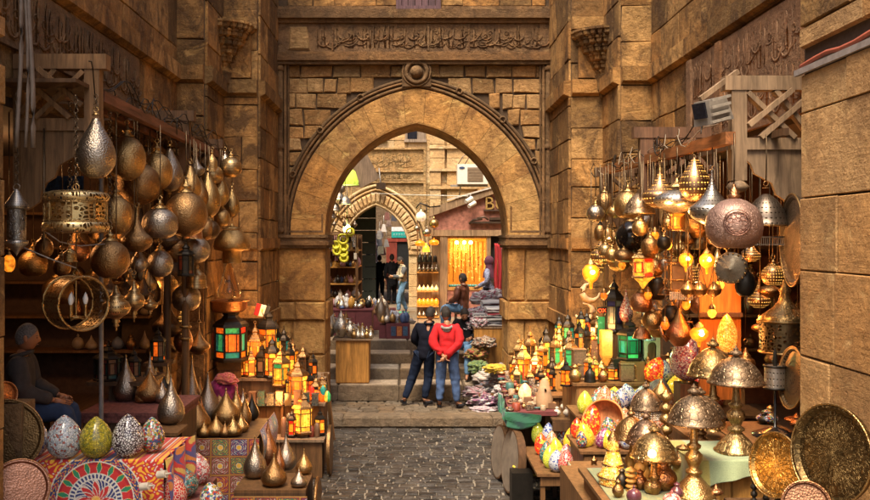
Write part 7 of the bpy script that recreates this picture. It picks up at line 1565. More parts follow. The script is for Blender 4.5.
for px in (754, 778, 791, 766):
    m = MB(); b = P(px, 470, 6.25 if px != 766 else 6.5); z0 = 1.28
    m.lathe([(0, .02)]+[x for i in range(int((b.z-z0)/.05)) for x in ((.005+i*.05, .012), (.018+i*.05, .024), (.034+i*.05, .024), (.047+i*.05, .012))], (b.x, b.y, z0), 10); m.build('spindle', IRON, r)
m = MB(); m.bx(2.3, 2.78, 6.15, 6.6, 0, 1.279); m.build('base', WD, r)
m = MB(); m.bx(2.36, 2.85, 5.45, 5.8, 0, 1.46); tag(m.build('display_crate', WD), 'dark crate under the biggest brass tray', 'crate')
m = MB(); m.bx(2.2, 2.34, 5.4, 5.6, 0, 1.3); tag(m.build('display_crate', WD), 'crate under the small reddish copper tray', 'crate')
# ============================================================ around the steps and beyond the gate
random.seed(61)
# left: teapot table on the first tread
table('brown boarded table of silver teapots beside the steps', P(336, 0, 17.0).x, P(369, 0, 17.0).x, 16.95, 17.7, .47, 1.31, WL, WO, over=.06)
BSIL = metal('bright_silver', (.62, .57, .48), .24, 'hammer', tarnish=.3)
def teapot(label, b, w, h, mat, group='silver teapots by the steps'):
    r = thing('teapot', label, 'teapot', b, group); b = Vector(b); m = MB(); m.lathe([(0, w*.22), (h*.05, w*.27), (h*.25, w*.48), (h*.42, w*.5), (h*.6, w*.36), (h*.72, w*.18), (h*.76, w*.2)], b, 16); m.build('body', mat, r)
    m = MB(); m.lathe([(h*.76, w*.2), (h*.86, w*.14), (h*.92, w*.04), (h*.96, w*.06), (h, w*.01)], b, 12); m.build('lid', mat, r)
    m = MB(); m.tube([b+Vector((-w*.42, 0, h*.3)), b+Vector((-w*.62, 0, h*.5)), b+Vector((-w*.68, 0, h*.78))], [w*.09, w*.06, w*.04], 7); m.build('spout', mat, r)
    m = MB(); m.tube([b+Vector((w*.3, 0, h*.68)), b+Vector((w*.62, 0, h*.66)), b+Vector((w*.62, 0, h*.35)), b+Vector((w*.45, 0, h*.25))], w*.04, 6); m.build('handle', mat, r); return r
for px, w, h, d, mt, lb in ((329, 15, 28, 17.2, BSIL, 'large silver teapot nearest the gate jamb'), (341, 15, 27, 17.1, BSIL, 'tall golden-silver teapot in the middle of the table front'), (350, 12, 18, 17.1, BSIL, 'low dark silver teapot before the little pots'), (333, 12, 22, 17.5, SIL, 'silver teapot behind the largest one'), (346, 11, 22, 17.5, BRD, 'brown teapot at the back of the table')):
    teapot(lb, P(px, 337 if d < 17.3 else 333, d), w*d/F, h*d/F, mt); 
for i in range(13):
    px, py = 354+(i % 5)*4.2, 337-(i//5)*3.3; b = ON(px, py+1.5, 1.312); m = MB(); m.lathe(prof('vase' if i % 3 else 'pot', .13, .19), b, 12); tag(m.build('brass_pot', [GOLD, BSIL, BSIL][i % 3]), 'little shiny pot crowded at the end of the teapot table', 'pot', 'little pots on the teapot table')
# crates and boxes on the street edge
for px0, px1, d, z1, mt, lb in ((379, 385.5, 19.1, 1.36, plain('wine_crate', (.12, .025, .03), .7), 'wine-red crate at the top of the steps'), (386, 410, 19.05, 1.40, plain('wine_crate', (.12, .025, .03), .7), 'wide wine-red crate with dark printed side at the top of the steps')):
    r = thing('display_crate', lb, 'crate', P((px0+px1)/2, 338, d)); m = MB(); m.bx(P(px0, 0, d).x, P(px1, 0, d).x, d, d+.5, 1.08, z1); m.build('box', mt, r)
    if px0 > 380:
        for k in range(3): m = MB(); x = P(391+k*6, 0, d).x; m.bx(x, x+.1, d-.012, d-.001, 1.14, 1.34); m.build('printed_panel', plain('panel_%d' % k, [(.03, .06, .12), (.45, .14, .03), (.04, .09, .16)][k], .6, nz=.5, ns=40), r)
table('dark red cloth-covered table behind the teapots', P(322, 0, 19.6).x, P(372, 0, 19.6).x, 19.6, 20.5, 1.08, 1.66, plain('wine_crate', (.12, .025, .03), .7), plain('wine_crate', (.12, .025, .03), .7), over=.02)
table('low table of mixed wares in the court, left of the walkers', P(345, 0, 21).x, P(384, 0, 21).x, 20.8, 22.2, 1.08, 1.5, WM, plain('wine_crate', (.12, .025, .03), .7), over=.02)
wares = [BSIL, GOLD, plain('white_ware', (.5, .48, .45), .4), BR, plain('dusty_pink', (.4, .2, .2), .7), plain('blue_ware', (.06, .1, .22), .4), plain('cream_plastic', (.55, .48, .38), .5), IRON, plain('orange_ware', (.5, .25, .04), .5)]
def scatter(n, fn, label, group, names=('ware_pot', 'ware_jar', 'ware_bowl'), seed=1, sz=(.10, .2)):
    random.seed(seed)
    for i in range(n):
        b = fn(i); k = random.choice(['pot', 'vase', 'squat', 'egg', 'bell']); w = rnd(*sz); m = MB(); m.lathe(prof(k, w, w*rnd(.9, 1.9)), b, 10)
        tag(m.build(names[i % len(names)], random.choice(wares)), label, names[i % len(names)].split('_')[-1], group)
scatter(26, lambda i: Vector((rnd(P(324, 0, 19.7).x, P(371, 0, 19.7).x), rnd(19.65, 20.4), 1.662)), 'small pot or jar on the red table behind the teapots', 'wares on the red table', seed=2, names=('ware_pot',))
scatter(22, lambda i: Vector((rnd(P(347, 0, 21).x, P(383, 0, 21).x), rnd(20.9, 22.1), 1.502)), 'small ware on the low table in the court', 'wares on the low court table', seed=3, names=('ware_jar',))
scatter(16, lambda i: Vector((rnd(P(380, 0, 19.2).x, P(409, 0, 19.2).x), rnd(19.1, 19.5), 1.403)), 'small shiny vessel on the wine-red crates', 'vessels on the wine-red crates', seed=4, names=('ware_pot',), sz=(.12, .22))
teapot('tall silver coffee pot rising above the wine-red crates', P(381, 322, 19.2), .22, .62, SIL); teapot('second tall silver pot beside the blue and white bundle', P(387, 324, 19.3), .20, .5, SIL)
crumple('cloth_bundle', 'blue and white cloth bundle on the crates at the top of the steps', P(393, 322, 19.35), (.34, .3, .34), [(.5, .5, .55), (.05, .08, .3), (.55, .55, .55), (.5, .48, .45)], cat='bundle', seed=12)
crumple('cloth_bundle', 'pale bundle lying over the end of the wine-red crates', P(404, 324, 19.35), (.5, .3, .2), [(.5, .45, .38), (.4, .33, .25)], cat='bundle', seed=13)
m = MB(); p = P(389, 308, 21.3); m.box(p+Vector((0, 0, -.12)), (.32, .3, .24)); o = tag(m.build('small_box', plain('wine_crate', (.12, .025, .03), .7)), 'wine-red box with yellow front in the court', 'box'); m = MB(); m.box(p+Vector((.03, -.16, -.14)), (.26, .012, .14)); m.build('yellow_front', plain('orange_ware', (.5, .25, .04), .5), o)
m = MB(); m.lathe([(0, .3), (.02, .32), (.03, .2)], P(398, 313, 24.5), 18); tag(m.build('green_mat', plain('green_mat', (.05, .25, .15), .7)), 'small green round mat on the ground near the man with the phone', 'mat')
# trinket stall against the left
r = thing('trinket_stall', 'tall rack stall hung with trinkets left inside the gate', 'stall', (-1.9, 21.6, 1.08))
for x in (P(323, 0, 21.5).x, P(357, 0, 21.5).x):
    for y in (21.4, 23.2): m = MB(); m.bx(x-.03, x+.03, y, y+.06, 1.08, 3.3); m.build('post', WM, r)
for z in (1.75, 2.1, 2.5, 2.9, 3.28): m = MB(); m.bx(-2.15, P(358, 0, 21.5).x, 21.5, 23.1, z, z+.03); m.build('shelf', WO if z < 3 else WM, r)
m = MB(); m.bx(-2.2, -1.25, 23.15, 23.2, 1.08, 3.3); m.build('back_panel', WD, r)
random.seed(41)
for zi, z in enumerate((1.78, 2.13, 2.53)):
    for i in range(13):
        b = Vector((P(325+i*2.6, 0, 21.6).x+rnd(-.02, .02), rnd(21.55, 21.9), z)); w = rnd(.10, .17); m = MB()
        m.lathe(prof(random.choice(['pot', 'vase', 'egg', 'squat', 'bell']), w, w*rnd(1, 1.8)), b, 10); tag(m.build('ware_pot', random.choice(wares)), 'small ware on the shelves of the trinket stall', 'ware', 'wares on the trinket stall shelves')
for i in range(18):
    m = MB(); x = P(325+i*1.9, 0, 21.4).x; z = rnd(2.75, 3.2); m.box((x, 21.38, z), (rnd(.04, .08), .03, rnd(.12, .22))); m.tube([(x, 21.38, z), (x, 21.4, 3.28)], .005, 4)
    tag(m.build('hanging_charm', random.choice(wares)), 'small charm hung along the front of the trinket stall', 'charm', 'charms hung on the trinket stall')
YR = plain('bright_yellow', (.62, .58, .03), .6, nz=.1)
for i, (px, py) in enumerate(((343, 239), (336, 245), (344, 247), (337, 251), (343.5, 253), (344, 258), (350, 232))):
    m = MB(); c = P(px, py, 21.3); m.torus(c, .085 if i else .11, .032, rotx(PI/2-.1), 18, 7); m.torus(c+Vector((0, .03, 0)), .03, .02, rotx(PI/2), 12, 5); tag(m.build('yellow_ring', YR), 'bright yellow woven ring hung on the trinket stall', 'ring', 'yellow rings on the trinket stall')
m = MB(); m.bx(P(322, 0, 21).x-.2, P(352, 0, 21).x, 21.2, 21.25, 3.32, 3.36); tag(m.build('rack_bar', WM), 'wooden bar across the top of the trinket stall', 'bar')
for i, (px, py, w) in enumerate(((339, 195, 12), (345, 199, 13), (335, 206, 12), (331, 213, 11), (342, 188, 6))):   # pale metal lamps under the green shade
    b = P(px, py+5, 20.3); m = MB(); m.lathe(prof('dome' if i < 4 else 'sphere', w*20.3/F, .24), b, 16); m.tube([b+Vector((0, 0, .2)), b+Vector((.02, 0, 1.2))], .006, 4); tag(m.build('hanging_lamp', SIL), 'pale silver lamp shade hung in a cluster under the arch', 'lamp', 'silver shades hung under the arch')
for i in range(8):
    b = P(331+i*3.4, 224+5*math.sin(i*2), 20.6); m = MB(); m.lathe(prof('tiered', .11, .22), b, 10); m.tube([b+Vector((0, 0, .2)), b+Vector((0, 0, .8))], .005, 4); tag(m.build('hanging_charm', [BR, SIL, GOLD][i % 3]), 'small metal pendant below the silver shades', 'pendant', 'metal pendants below the silver shades')
# orange lamp stall in front of the shop
SX0, SX1, sy = P(417, 0, 23.9).x, P(439, 0, 23.9).x, 23.9
r = thing('lamp_stall', 'stepped stall of glowing orange lamps beside the shop post', 'stall', ((SX0+SX1)/2, sy, 1.08))
for y, z in ((23.8, P(0, 316.5, 23.9).z), (24.0, P(0, 306, 24.0).z), (24.2, P(0, 291, 24.2).z), (24.35, P(0, 272, 24.35).z)): m = MB(); m.bx(SX0, SX1, y, y+.25, z-.03, z); m.build('shelf', WO, r)
for x in (SX0, SX1-.04): m = MB(); m.bx(x, x+.04, 24.6, 24.64, 1.08, 3.9); m.build('post', WM, r)
m = MB(); m.bx(SX0, SX1, 24.66, 24.7, 1.08, 2.6); m.build('back_panel', WM, r)
OL = glow('orange_lit_skin', (1, .20, .01), .9); WLIT = glow('cream_lit', (1, .6, .22), .5)
for row, (py, d, n, mt, kind, w, h, lb, gp) in enumerate(((315.5, 23.92, 5, SIL, 'vase', .11, .15, 'small silver vase on the bottom shelf of the orange lamp stall', 'silver vases of the lamp stall'), (305, 24.1, 5, OL, 'egg', .15, .2, 'glowing orange lamp on the middle shelf of the lamp stall', 'glowing orange lamps'), (290, 24.3, 5, WLIT, 'vase', .13, .17, 'cream-lit pointed lamp above the glowing orange ones', 'cream-lit lamps'), (271, 24.42, 5, SIL, 'pot', .12, .2, 'grey lantern-shaped lamp on the upper shelf of the stall', 'grey lamps of the lamp stall'))):
    for i in range(n):
        b = P(419.5+i*4.2, py, d); z = {0: P(0, 316.5, 23.9).z, 1: P(0, 306, 24.0).z, 2: P(0, 291, 24.2).z, 3: P(0, 272, 24.35).z}[row]; b.z = z+.001; m = MB(); m.lathe(prof(kind, w, h), b, 14); tag(m.build('stall_lamp', mt), lb, 'lamp', gp)
for i in range(4):
    b = P(420+i*5, 262, 24.55); m = MB(); m.lathe(prof('bell', .14, .26), b, 12); m.tube([b+Vector((0, 0, .25)), (b.x, b.y, 3.9)], .005, 4); tag(m.build('hanging_lamp', IRON), 'black bell-shaped lamp hung at the back of the lamp stall', 'lamp', 'black lamps of the lamp stall')
lamp_light(P(428, 297, 23.4), 9, (1, .4, .06), .1)
for px, py, w, mt, lb in ((421, 216, 10.5, glow('opal_lit', (1, .82, .55), .3), 'large opal ball lamp hung high by the far arch'), (434, 223, 10, GOLD, 'golden ball lamp hung beside the opal one'), (420, 241, 10, OL, 'orange glowing disc lamp on the left above the lamp stall'), (434, 240, 10, OL, 'orange glowing disc lamp under the golden ball'), (426, 248, 8, glow('yellow_bell_lit', (1, .45, .03), .8), 'yellow glowing bell lamp between the disc lamps'), (427, 232, 9, SIL, 'silver lamp between opal and golden balls'), (417, 228, 6, SIL, 'small silver lamp just below the opal ball')):
    d = 24.0; b = P(px, py+w*.5, d); k = 'squat' if mt is OL else ('bell' if py == 248 else 'sphere'); r = thing('ball_lamp', lb, 'hanging lamp', b, 'lamps hung over the lamp stall'); m = MB(); m.lathe(prof(k, w*d/F, w*d/F*(.7 if mt is OL else 1.15)), b, 18); m.build('globe', mt, r); m = MB(); m.tube([b+Vector((0, 0, w*d/F)), (b.x, b.y, 4.15)], .006, 4); m.build('wire', IRON, r)
m = MB(); m.tube([P(416, 208, 24), P(420, 203, 24), P(430, 207, 24), P(440, 206, 24.3)], .022, 6); tag(m.build('curved_bracket', IRON), 'curved black iron bracket holding the opal and golden lamps', 'bracket')

# right: fabrics on the bench, scarves on the steps, clothes rail
table('wooden bench stacked with folded rugs right of the steps', P(473, 0, 17.6).x, 2.35, 17.3, 20.0, .66, 1.5, WL, WO, over=.02)
pal = [[(.6, .57, .54), (.3, .02, .04), (.62, .6, .57), (.04, .04, .05)], [(.62, .6, .57), (.04, .04, .09), (.5, .04, .09)], [(.5, .48, .46), (.12, .1, .1), (.3, .05, .1), (.42, .4, .36)], [(.03, .03, .04), (.4, .38, .36)], [(.4, .05, .07), (.5, .5, .48), (.03, .03, .04)]]
random.seed(71)
def folded(label, x0, x1, y0, y1, z, th, cols, group):
    m = MB(); nx, ny = 14, 10; rr = th/2; vs = []; cs = []; ring = 12
    for i in range(nx+1):
        x = x0+(x1-x0)*i/nx
        for k in range(ring):
            a = 2*PI*k/ring; yy = (y0+y1)/2+((y1-y0)/2-rr)*(1 if math.cos(a) > 0 else -1)+rr*math.cos(a); vs.append(Vector((x, yy+.006*math.sin(x*11+z*90), z+rr+rr*math.sin(a)+.008*math.sin(x*9+z*50)))); cs.append(cols[0] if k % 6 in (0, 3) or (i % 5 == 2 and k % 2) else cols[(k//2+1) % len(cols)])
    fs = [(i*ring+k, i*ring+(k+1) % ring, (i+1)*ring+(k+1) % ring, (i+1)*ring+k) for i in range(nx) for k in range(ring)]+[tuple(range(ring)), tuple(nx*ring+k for k in reversed(range(ring)))]
    m.add(vs, fs, cols=cs); return tag(m.build('folded_rug', dyed('dyed_cloth'), loc=vs[0]), label, 'rug', group)
for k in range(7):
    z = 1.502+k*.052; folded('striped folded rug in the stack nearest the gate jamb', P(487, 0, 17.5).x+rnd(-.02, .03), 2.3+rnd(-.05, .05), 17.32+rnd(0, .04), 17.95, z, .05, pal[k % 5], 'striped rugs stacked by the jamb')
for k in range(4):
    z = 1.502+k*.055; folded('folded printed cloth in the low stack at the path end of the bench', P(474, 0, 17.5).x+rnd(-.02, .03), P(486, 0, 17.5).x, 17.34+rnd(0, .04), 17.9, z, .05, pal[(k+2) % 5], 'printed cloths at the bench end')
for k in range(6):
    z = 1.502+k*.07; folded('folded cloth in the high stack at the back of the bench', P(482, 0, 18.6).x+rnd(-.03, .03), 2.32, 18.2+rnd(0, .05), 18.9, z, .065, pal[(k+1) % 5], 'cloths stacked at the bench back')
wht = [(.66, .64, .62), (.62, .62, .64), (.06, .06, .09), (.6, .57, .54), (.35, .06, .1)]
for i, (px, py, d, sx, sz_, lb) in enumerate(((478, 318, 18.3, .55, .3, 'black and white scarf heaped at the path side of the bench'), (487, 304, 19.2, .8, .4, 'white printed scarf on top of the bench pile'), (499, 301, 19.4, .6, .35, 'pale scarf at the top of the pile by the jamb'), (493, 311, 18.6, .6, .2, 'olive-dark scarf lying across the pile'), (505, 308, 18.5, .4, .22, 'white folded scarf end beside the jamb'), (471, 330, 17.8, .45, .3, 'patterned scarf sliding off the bench end'), (480, 326, 17.5, .4, .25, 'grey printed scarf at the bench front'))):
    crumple('heaped_scarf', lb, P(px, py, d), (sx, .5, sz_), [(.06, .05, .02), (.12, .1, .04)] if 'olive' in lb else wht, cat='scarf', seed=20+i, fold=.22, freq=4)
for i, (px, py, d, sx, sz_, cl, lb) in enumerate(((489, 404, 16.2, .62, .22, [(.35, .12, .2), (.5, .45, .42), (.1, .05, .12)], 'purple and white scarf in the lowest heap by the steps'), (480, 396, 16.35, .55, .2, [(.45, .4, .38), (.3, .08, .12), (.15, .12, .12)], 'rolled pale-pink scarf on the path side of the heap'), (497, 392, 16.4, .6, .3, [(.48, .46, .42), (.2, .08, .06), (.1, .1, .12)], 'cream patterned cloth in the middle of the heap'), (490, 382, 16.6, .5, .24, [(.5, .48, .44), (.38, .3, .25)], 'crumpled off-white cloth higher in the heap'),
        (505, 378, 16.3, .4, .3, [(.06, .06, .08), (.3, .28, .3)], 'dark blue-grey cloth against the jamb'), (499, 372, 16.1, .5, .16, [(.55, .38, .02), (.5, .3, .02)], 'bright yellow rolled scarf on the heap'), (508, 398, 15.7, .45, .3, [(.3, .25, .22), (.12, .04, .06), (.45, .42, .4)], 'brown and white cloth at the foot of the jamb'), (476, 358, 17.2, .4, .26, [(.12, .14, .04), (.3, .28, .05), (.25, .04, .02)], 'green and red patterned bundle beside the crouching man'), (484, 346, 17.2, .4, .22, [(.4, .16, .05), (.1, .03, .03), (.45, .4, .3)], 'orange-brown cloth on the bench foot'),
        (487, 412, 15.95, .6, .12, [(.3, .12, .18), (.4, .36, .36)], 'flat maroon scarf hanging over the landing edge'), (478, 372, 16.9, .34, .26, [(.05, .12, .06), (.15, .2, .05)], 'dark green bag on the step below the bench'))):
    crumple('heaped_scarf', lb, P(px, py, d), (sx*1.2, .55, sz_*1.15), cl, cat='scarf', seed=40+i, fold=.26, freq=4)
m = MB(); m.bx(P(478, 0, 16.3).x, 2.2, 16.1, 17.0, .18, .42); m.bx(P(484, 0, 16.5).x, 2.2, 16.4, 17.2, .42, .68); tag(m.build('display_crate', WM), 'crates hidden under the heap of scarves beside the landing', 'crate')
r = thing('clothes_rail', 'clothes rail of bright red and pink scarves at the shop doorway', 'clothes rail', (2.2, 21.6, 1.08))
x0, x1 = P(495, 0, 21.3).x, P(512, 0, 21.3).x
m = MB(); m.tube([(x0, 21.3, 1.08), (x0, 21.3, P(0, 243, 21.3).z), (x1, 21.3, P(0, 243, 21.3).z)], .015, 6); m.build('rail', IRON, r)
for k, (px, c_, y1) in enumerate(((497, (.55, .015, .02), 292), (499.5, (.40, .36, .03), 276), (502, (.55, .015, .01), 300), (505, (.55, .02, .01), 290), (508, (.5, .015, .02), 302), (500, (.55, .02, .03), 304), (506, (.5, .4, .1), 285))):
    xx = P(px, 0, 21.2-.04*k).x; yy = 21.25-.03*k; zt, zb = P(0, 243, 21.3).z-.01, P(0, y1, 21.2).z
    o = cloth('hung_scarf', None, lambda u, v: Vector((xx-.055+.11*u+.012*math.sin(v*7+k), yy+.035*math.sin(u*9+k), zt+(zb-zt)*v)), 10, 18, lambda u, v: c_, parent=r)
m = MB(); m.bx(2.0, 2.35, 20.2, 21.0, 1.08, 1.9); tag(m.build('stone_block', OCH), 'stone pedestal behind the rug bench by the jamb', 'pedestal')
# ============================================================ people
SKIN = plain('skin', (.36, .17, .09), .5, nz=.08, bump=.05, sub=.05); SKIN_D = plain('tanned_skin', (.38, .16, .075), .5, nz=.08, bump=.05)
def skinned(name, nodes, edges, mat, parent, sub=2, root='pelvis'):
    keys = list(nodes); me = bpy.data.meshes.new(name); off = parent_world(parent)
    me.from_pydata([Vector(nodes[k][0]) for k in keys], [(keys.index(a), keys.index(b)) for a, b in edges], [])
    o = bpy.data.objects.new(name, me); COL.objects.link(o)
    sk = o.modifiers.new('s', 'SKIN'); sk.branch_smoothing = .6
    for i, k in enumerate(keys):
        rr = nodes[k][1]; me.skin_vertices[0].data[i].radius = rr if isinstance(rr, tuple) else (rr, rr); me.skin_vertices[0].data[i].use_root = (k == root) or (root not in keys and i == 0)
    ss = o.modifiers.new('u', 'SUBSURF'); ss.levels = sub; ss.render_levels = sub
    bpy.context.view_layer.update()
    m2 = bpy.data.meshes.new_from_object(o.evaluated_get(bpy.context.evaluated_depsgraph_get())); o.modifiers.clear(); o.data = m2; m2.name = name
    m2.materials.clear(); m2.materials.append(mat)
    for p in m2.polygons: p.use_smooth = True
    o.parent = parent; return o
def fold_mesh(o, amp=.012, f=9):
    o.data.update()
    nr = [v.normal.copy() for v in o.data.vertices]
    for v, n0 in zip(o.data.vertices, nr):
        c = v.co; n = noise.noise(Vector((c.x*f, c.y*f, c.z*f*.6))); w = math.sin(c.z*46+5*noise.noise(c*5)+c.x*14)*max(0, noise.noise(c*4+Vector((3, 1, 7)))+.25); v.co += n0*(amp*n+amp*.55*w+amp*.35)
def person(label, loc, face, J, top, legs, shoes, hair=None, skin=SKIN, scale=1.0, hairstyle='short', sleeve=1.0, top_name='jacket', leg_name='trousers', hood=None, beard=None, hands=True, headdir=None, bulk=1.0, coat=False):
    """J: joint positions (x right, y forward, z up) in metres, person facing +y before turning by face"""
    r = thing('person', label, 'person', (0, 0, 0))
    B = {'pelvis': (0, 0, .93), 'waist': (0, 0, 1.06), 'chest': (0, 0, 1.28), 'neck': (0, 0, 1.46), 'nape': (0, .01, 1.53), 'head': (0, .02, 1.63),
         'sl': (-.18, 0, 1.41), 'sr': (.18, 0, 1.41), 'el': (-.23, -.03, 1.13), 'er': (.23, -.03, 1.13), 'wl': (-.24, .04, .89), 'wr': (.24, .04, .89),
         'hl': (-.09, 0, .90), 'hr': (.09, 0, .90), 'kl': (-.10, .02, .50), 'kr': (.10, .02, .50), 'al': (-.11, -.02, .09), 'ar': (.11, -.02, .09), 'tl': (-.12, .15, .03), 'tr': (.12, .15, .03)}
    B.update(J); V = {k: Vector(v) for k, v in B.items()}; b = bulk
    rad = {'pelvis': (.125, .095), 'waist': (.115, .09), 'chest': (.135, .10), 'neck': .06, 'nape': .052, 'sl': .06, 'sr': .06, 'el': .04, 'er': .04, 'wl': .026, 'wr': .026, 'hl': .08, 'hr': .08, 'kl': .056, 'kr': .056, 'al': .036, 'ar': .036, 'tl': .03, 'tr': .03}
    E = [('pelvis', 'waist'), ('waist', 'chest'), ('chest', 'neck'), ('neck', 'nape'), ('chest', 'sl'), ('chest', 'sr'), ('sl', 'el'), ('sr', 'er'), ('el', 'wl'), ('er', 'wr'), ('pelvis', 'hl'), ('pelvis', 'hr'), ('hl', 'kl'), ('hr', 'kr'), ('kl', 'al'), ('kr', 'ar'), ('al', 'tl'), ('ar', 'tr')]
    slim = lambda k: (tuple(x*.84 for x in rad[k]) if isinstance(rad[k], tuple) else rad[k]*(.84 if k in ('sl', 'sr', 'el', 'er', 'hl', 'hr', 'kl', 'kr') else 1))
    o = skinned('body', {k: (V[k], slim(k)) for k in rad}, E, skin, r)
    # head joined to the same body mesh
    m = MB(); hd = Vector(headdir or (0, 1, 0)).normalized(); q = hd.to_track_quat('Y', 'Z').to_matrix(); H0 = V['head']; vs = []; nu, nv = 24, 18
    for j in range(nv+1):
        t = PI*j/nv
        for i in range(nu):
            a = 2*PI*i/nu; x, y, z = math.sin(t)*math.cos(a), math.sin(t)*math.sin(a), math.cos(t)
            px_, py_, pz = .076*x, .098*y, .122*z
            if z < -.2: px_ *= 1-.25*(-.2-z); py_ *= 1-.12*(-.2-z)
            if y > .5:
                g = math.exp(-(x/.16)**2)*math.exp(-((z+.12)/.17)**2); py_ += .026*g      # nose
                for ex in (-.36, .36): py_ -= .010*math.exp(-((x-ex)/.16)**2)*math.exp(-((z-.08)/.10)**2)
                py_ += .006*math.exp(-(x/.3)**2)*math.exp(-((z+.48)/.07)**2); py_ += .006*math.exp(-((z-.25)/.08)**2)
                py_ += .008*math.exp(-(x/.35)**2)*math.exp(-((z+.8)/.15)**2)
            vs.append(H0+q @ Vector((px_, py_, pz)))
    m.add(vs, [(j*nu+i, (j+1)*nu+i, (j+1)*nu+(i+1) % nu, j*nu+(i+1) % nu) for j in range(nv) for i in range(nu)], smooth=True)
    for s in (-1, 1): m.ball(H0+q @ Vector((s*.078, -.004, -.005)), .03, 8, 6, sc=(.35, .7, 1.1))
    for s, w in ((-1, 'l'), (1, 'r')):      # hands: palm, four unequal curled fingers and a thumb
        if not hands: break
        wv = V['w'+w]; d = (wv-V['e'+w]).normalized(); side = Vector((s, 0, 0)); side = (side-d*side.dot(d)).normalized() if abs(side.dot(d)) < .95 else Vector((0, 1, 0)); up = d.cross(side)
        m.tube([wv-d*.01, wv+d*.03, wv+d*.075, wv+d*.09], [.024, .032, .036, .022], 8)
        for k in range(4):
            bpt = wv+d*.085+up*(-.027+.018*k); L_ = (.062, .072, .068, .05)[k]; m.tube([bpt, bpt+d*L_*.5-side*.006, bpt+d*L_*.85-side*.022, bpt+d*L_*.95-side*.038], [.0095, .009, .008, .005], 6)
        bt = wv+d*.03-up*.03; m.tube([bt, bt-up*.026+d*.022-side*.008, bt-up*.032+d*.05-side*.014], [.013, .011, .006], 6)
    hm = m.build('body_tmp', skin, None)
    import bmesh
    bm = bmesh.new(); bm.from_mesh(o.data); bm.from_mesh(hm.data); bm.to_mesh(o.data); bm.free(); bpy.data.objects.remove(hm)
    for p in o.data.polygons: p.use_smooth = True
    # eyes, brows, mouth
    if True:
        for s in (-1, 1): m = MB(); m.ball(H0+q @ Vector((s*.028, .083, .008)), .008, 8, 6); m.build('eye', plain('dark_eye', (.02, .015, .01), .2, nz=0, bump=0), o)
        for s in (-1, 1): m = MB(); m.tube([H0+q @ Vector((s*.014, .092, .026)), H0+q @ Vector((s*.030, .090, .031)), H0+q @ Vector((s*.044, .078, .026))], .0035, 5); m.build('eyebrow', hair or IRON, o)
        m = MB(); m.tube([H0+q @ Vector((-.02, .091, -.056)), H0+q @ Vector((0, .0965, -.055)), H0+q @ Vector((.02, .091, -.056))], .0045, 5); m.build('mouth', plain('lips', (.28, .09, .07), .5), o)
    if hair:
        m = MB(); vs = []; fs = []; nu, nv = 26, 16
        for j in range(nv+1):
            for i in range(nu):
                a = 2*PI*i/nu; front = math.sin(a); lim = 1.0+1.15*min(1, (1-front)*.75) if hairstyle != 'bald' else 1.2+.6*(1-front)/2
                t = lim*j/nv+ (0 if hairstyle != 'bald' else .0); x, y, z = math.sin(t)*math.cos(a), math.sin(t)*math.sin(a), math.cos(t)
                k = 1.07+.07*noise.noise(Vector((x, y, z))*6)+.05*noise.noise(Vector((x*3, y*3, z))*9) if hairstyle != 'thin' else 1.055+.02*noise.noise(Vector((x, y, z))*6)
                vs.append(H0+q @ Vector((.078*x*k, .099*y*k-.006, .123*z*k+.003)))
        fs = [(j*nu+i, (j+1)*nu+i, (j+1)*nu+(i+1) % nu, j*nu+(i+1) % nu) for j in range(nv) for i in range(nu)]
        m.add(vs, fs, smooth=True); m.build('hair', hair, r)
    # clothes
    tn = {k: (V[k], rad[k]) for k in ('pelvis', 'waist', 'chest', 'neck', 'sl', 'sr', 'el', 'er')}
    inc = lambda rr, e: tuple(x*b+e for x in rr) if isinstance(rr, tuple) else rr*b+e
    cuff = {}
    for w in 'lr': cuff['c'+w] = (V['e'+w].lerp(V['w'+w], .92*sleeve), .030)
    tn = {k: (v, inc(rr, .024)) for k, (v, rr) in tn.items()}; tn['neck'] = (V['neck']+Vector((0, 0, -.01)), .072)
    tn['hem'] = (V['pelvis']+Vector((0, 0, -.12 if not coat else -.34)), (.128*b, .108*b))
    for k, (v, rr) in cuff.items(): tn[k] = (v, rr*b+.014)
    te = [('hem', 'pelvis'), ('pelvis', 'waist'), ('waist', 'chest'), ('chest', 'neck'), ('chest', 'sl'), ('chest', 'sr'), ('sl', 'el'), ('sr', 'er'), ('el', 'cl'), ('er', 'cr')]
    g = skinned(top_name, tn, te, top, r, root='hem', sub=3); fold_mesh(g, .016, 11)
    if not hood: m = MB(); c_ = V['neck'].lerp(V['nape'], .25); m.torus(c_, .064*b, .021, rotx(.25), 20, 8); m.build('collar', top, r)
    if legs:
        ln = {k: (V[k], inc(rad[k], .018)) for k in ('hl', 'hr', 'kl', 'kr')}; ln['pelvis'] = (V['pelvis'], (.112, .09))
        for w in 'lr': ln['a'+w] = (V['a'+w]+Vector((0, 0, .01)), .055)
        g = skinned(leg_name, ln, [('pelvis', 'hl'), ('pelvis', 'hr'), ('hl', 'kl'), ('hr', 'kr'), ('kl', 'al'), ('kr', 'ar')], legs, r, sub=3); fold_mesh(g, .012, 15)
    for w in 'lr':
        a, t = V['a'+w], V['t'+w]; f = (t-a); f.z = 0; f = f.normalized()
        skinned('shoe', {'heel': (a+f*-.03+Vector((0, 0, -.045)), .042), 'mid': (a+f*.06+Vector((0, 0, -.045)), .046), 'toe': (t+Vector((0, 0, .012)), (.045, .032)), 'top': (a+Vector((0, 0, .0)), .044)}, [('heel', 'mid'), ('mid', 'toe'), ('heel', 'top')], shoes, r, root='heel')
    if hood:
        m = MB(); c = V['neck']+Vector((0, -.06, .0)); m.torus(c+Vector((0, .02, -.045)), .085, .026, rotx(.35), 20, 8); m.ball(c+Vector((0, -.03, -.10)), .075, 12, 8, sc=(1, .45, .6)); m.build('hood', hood, r)
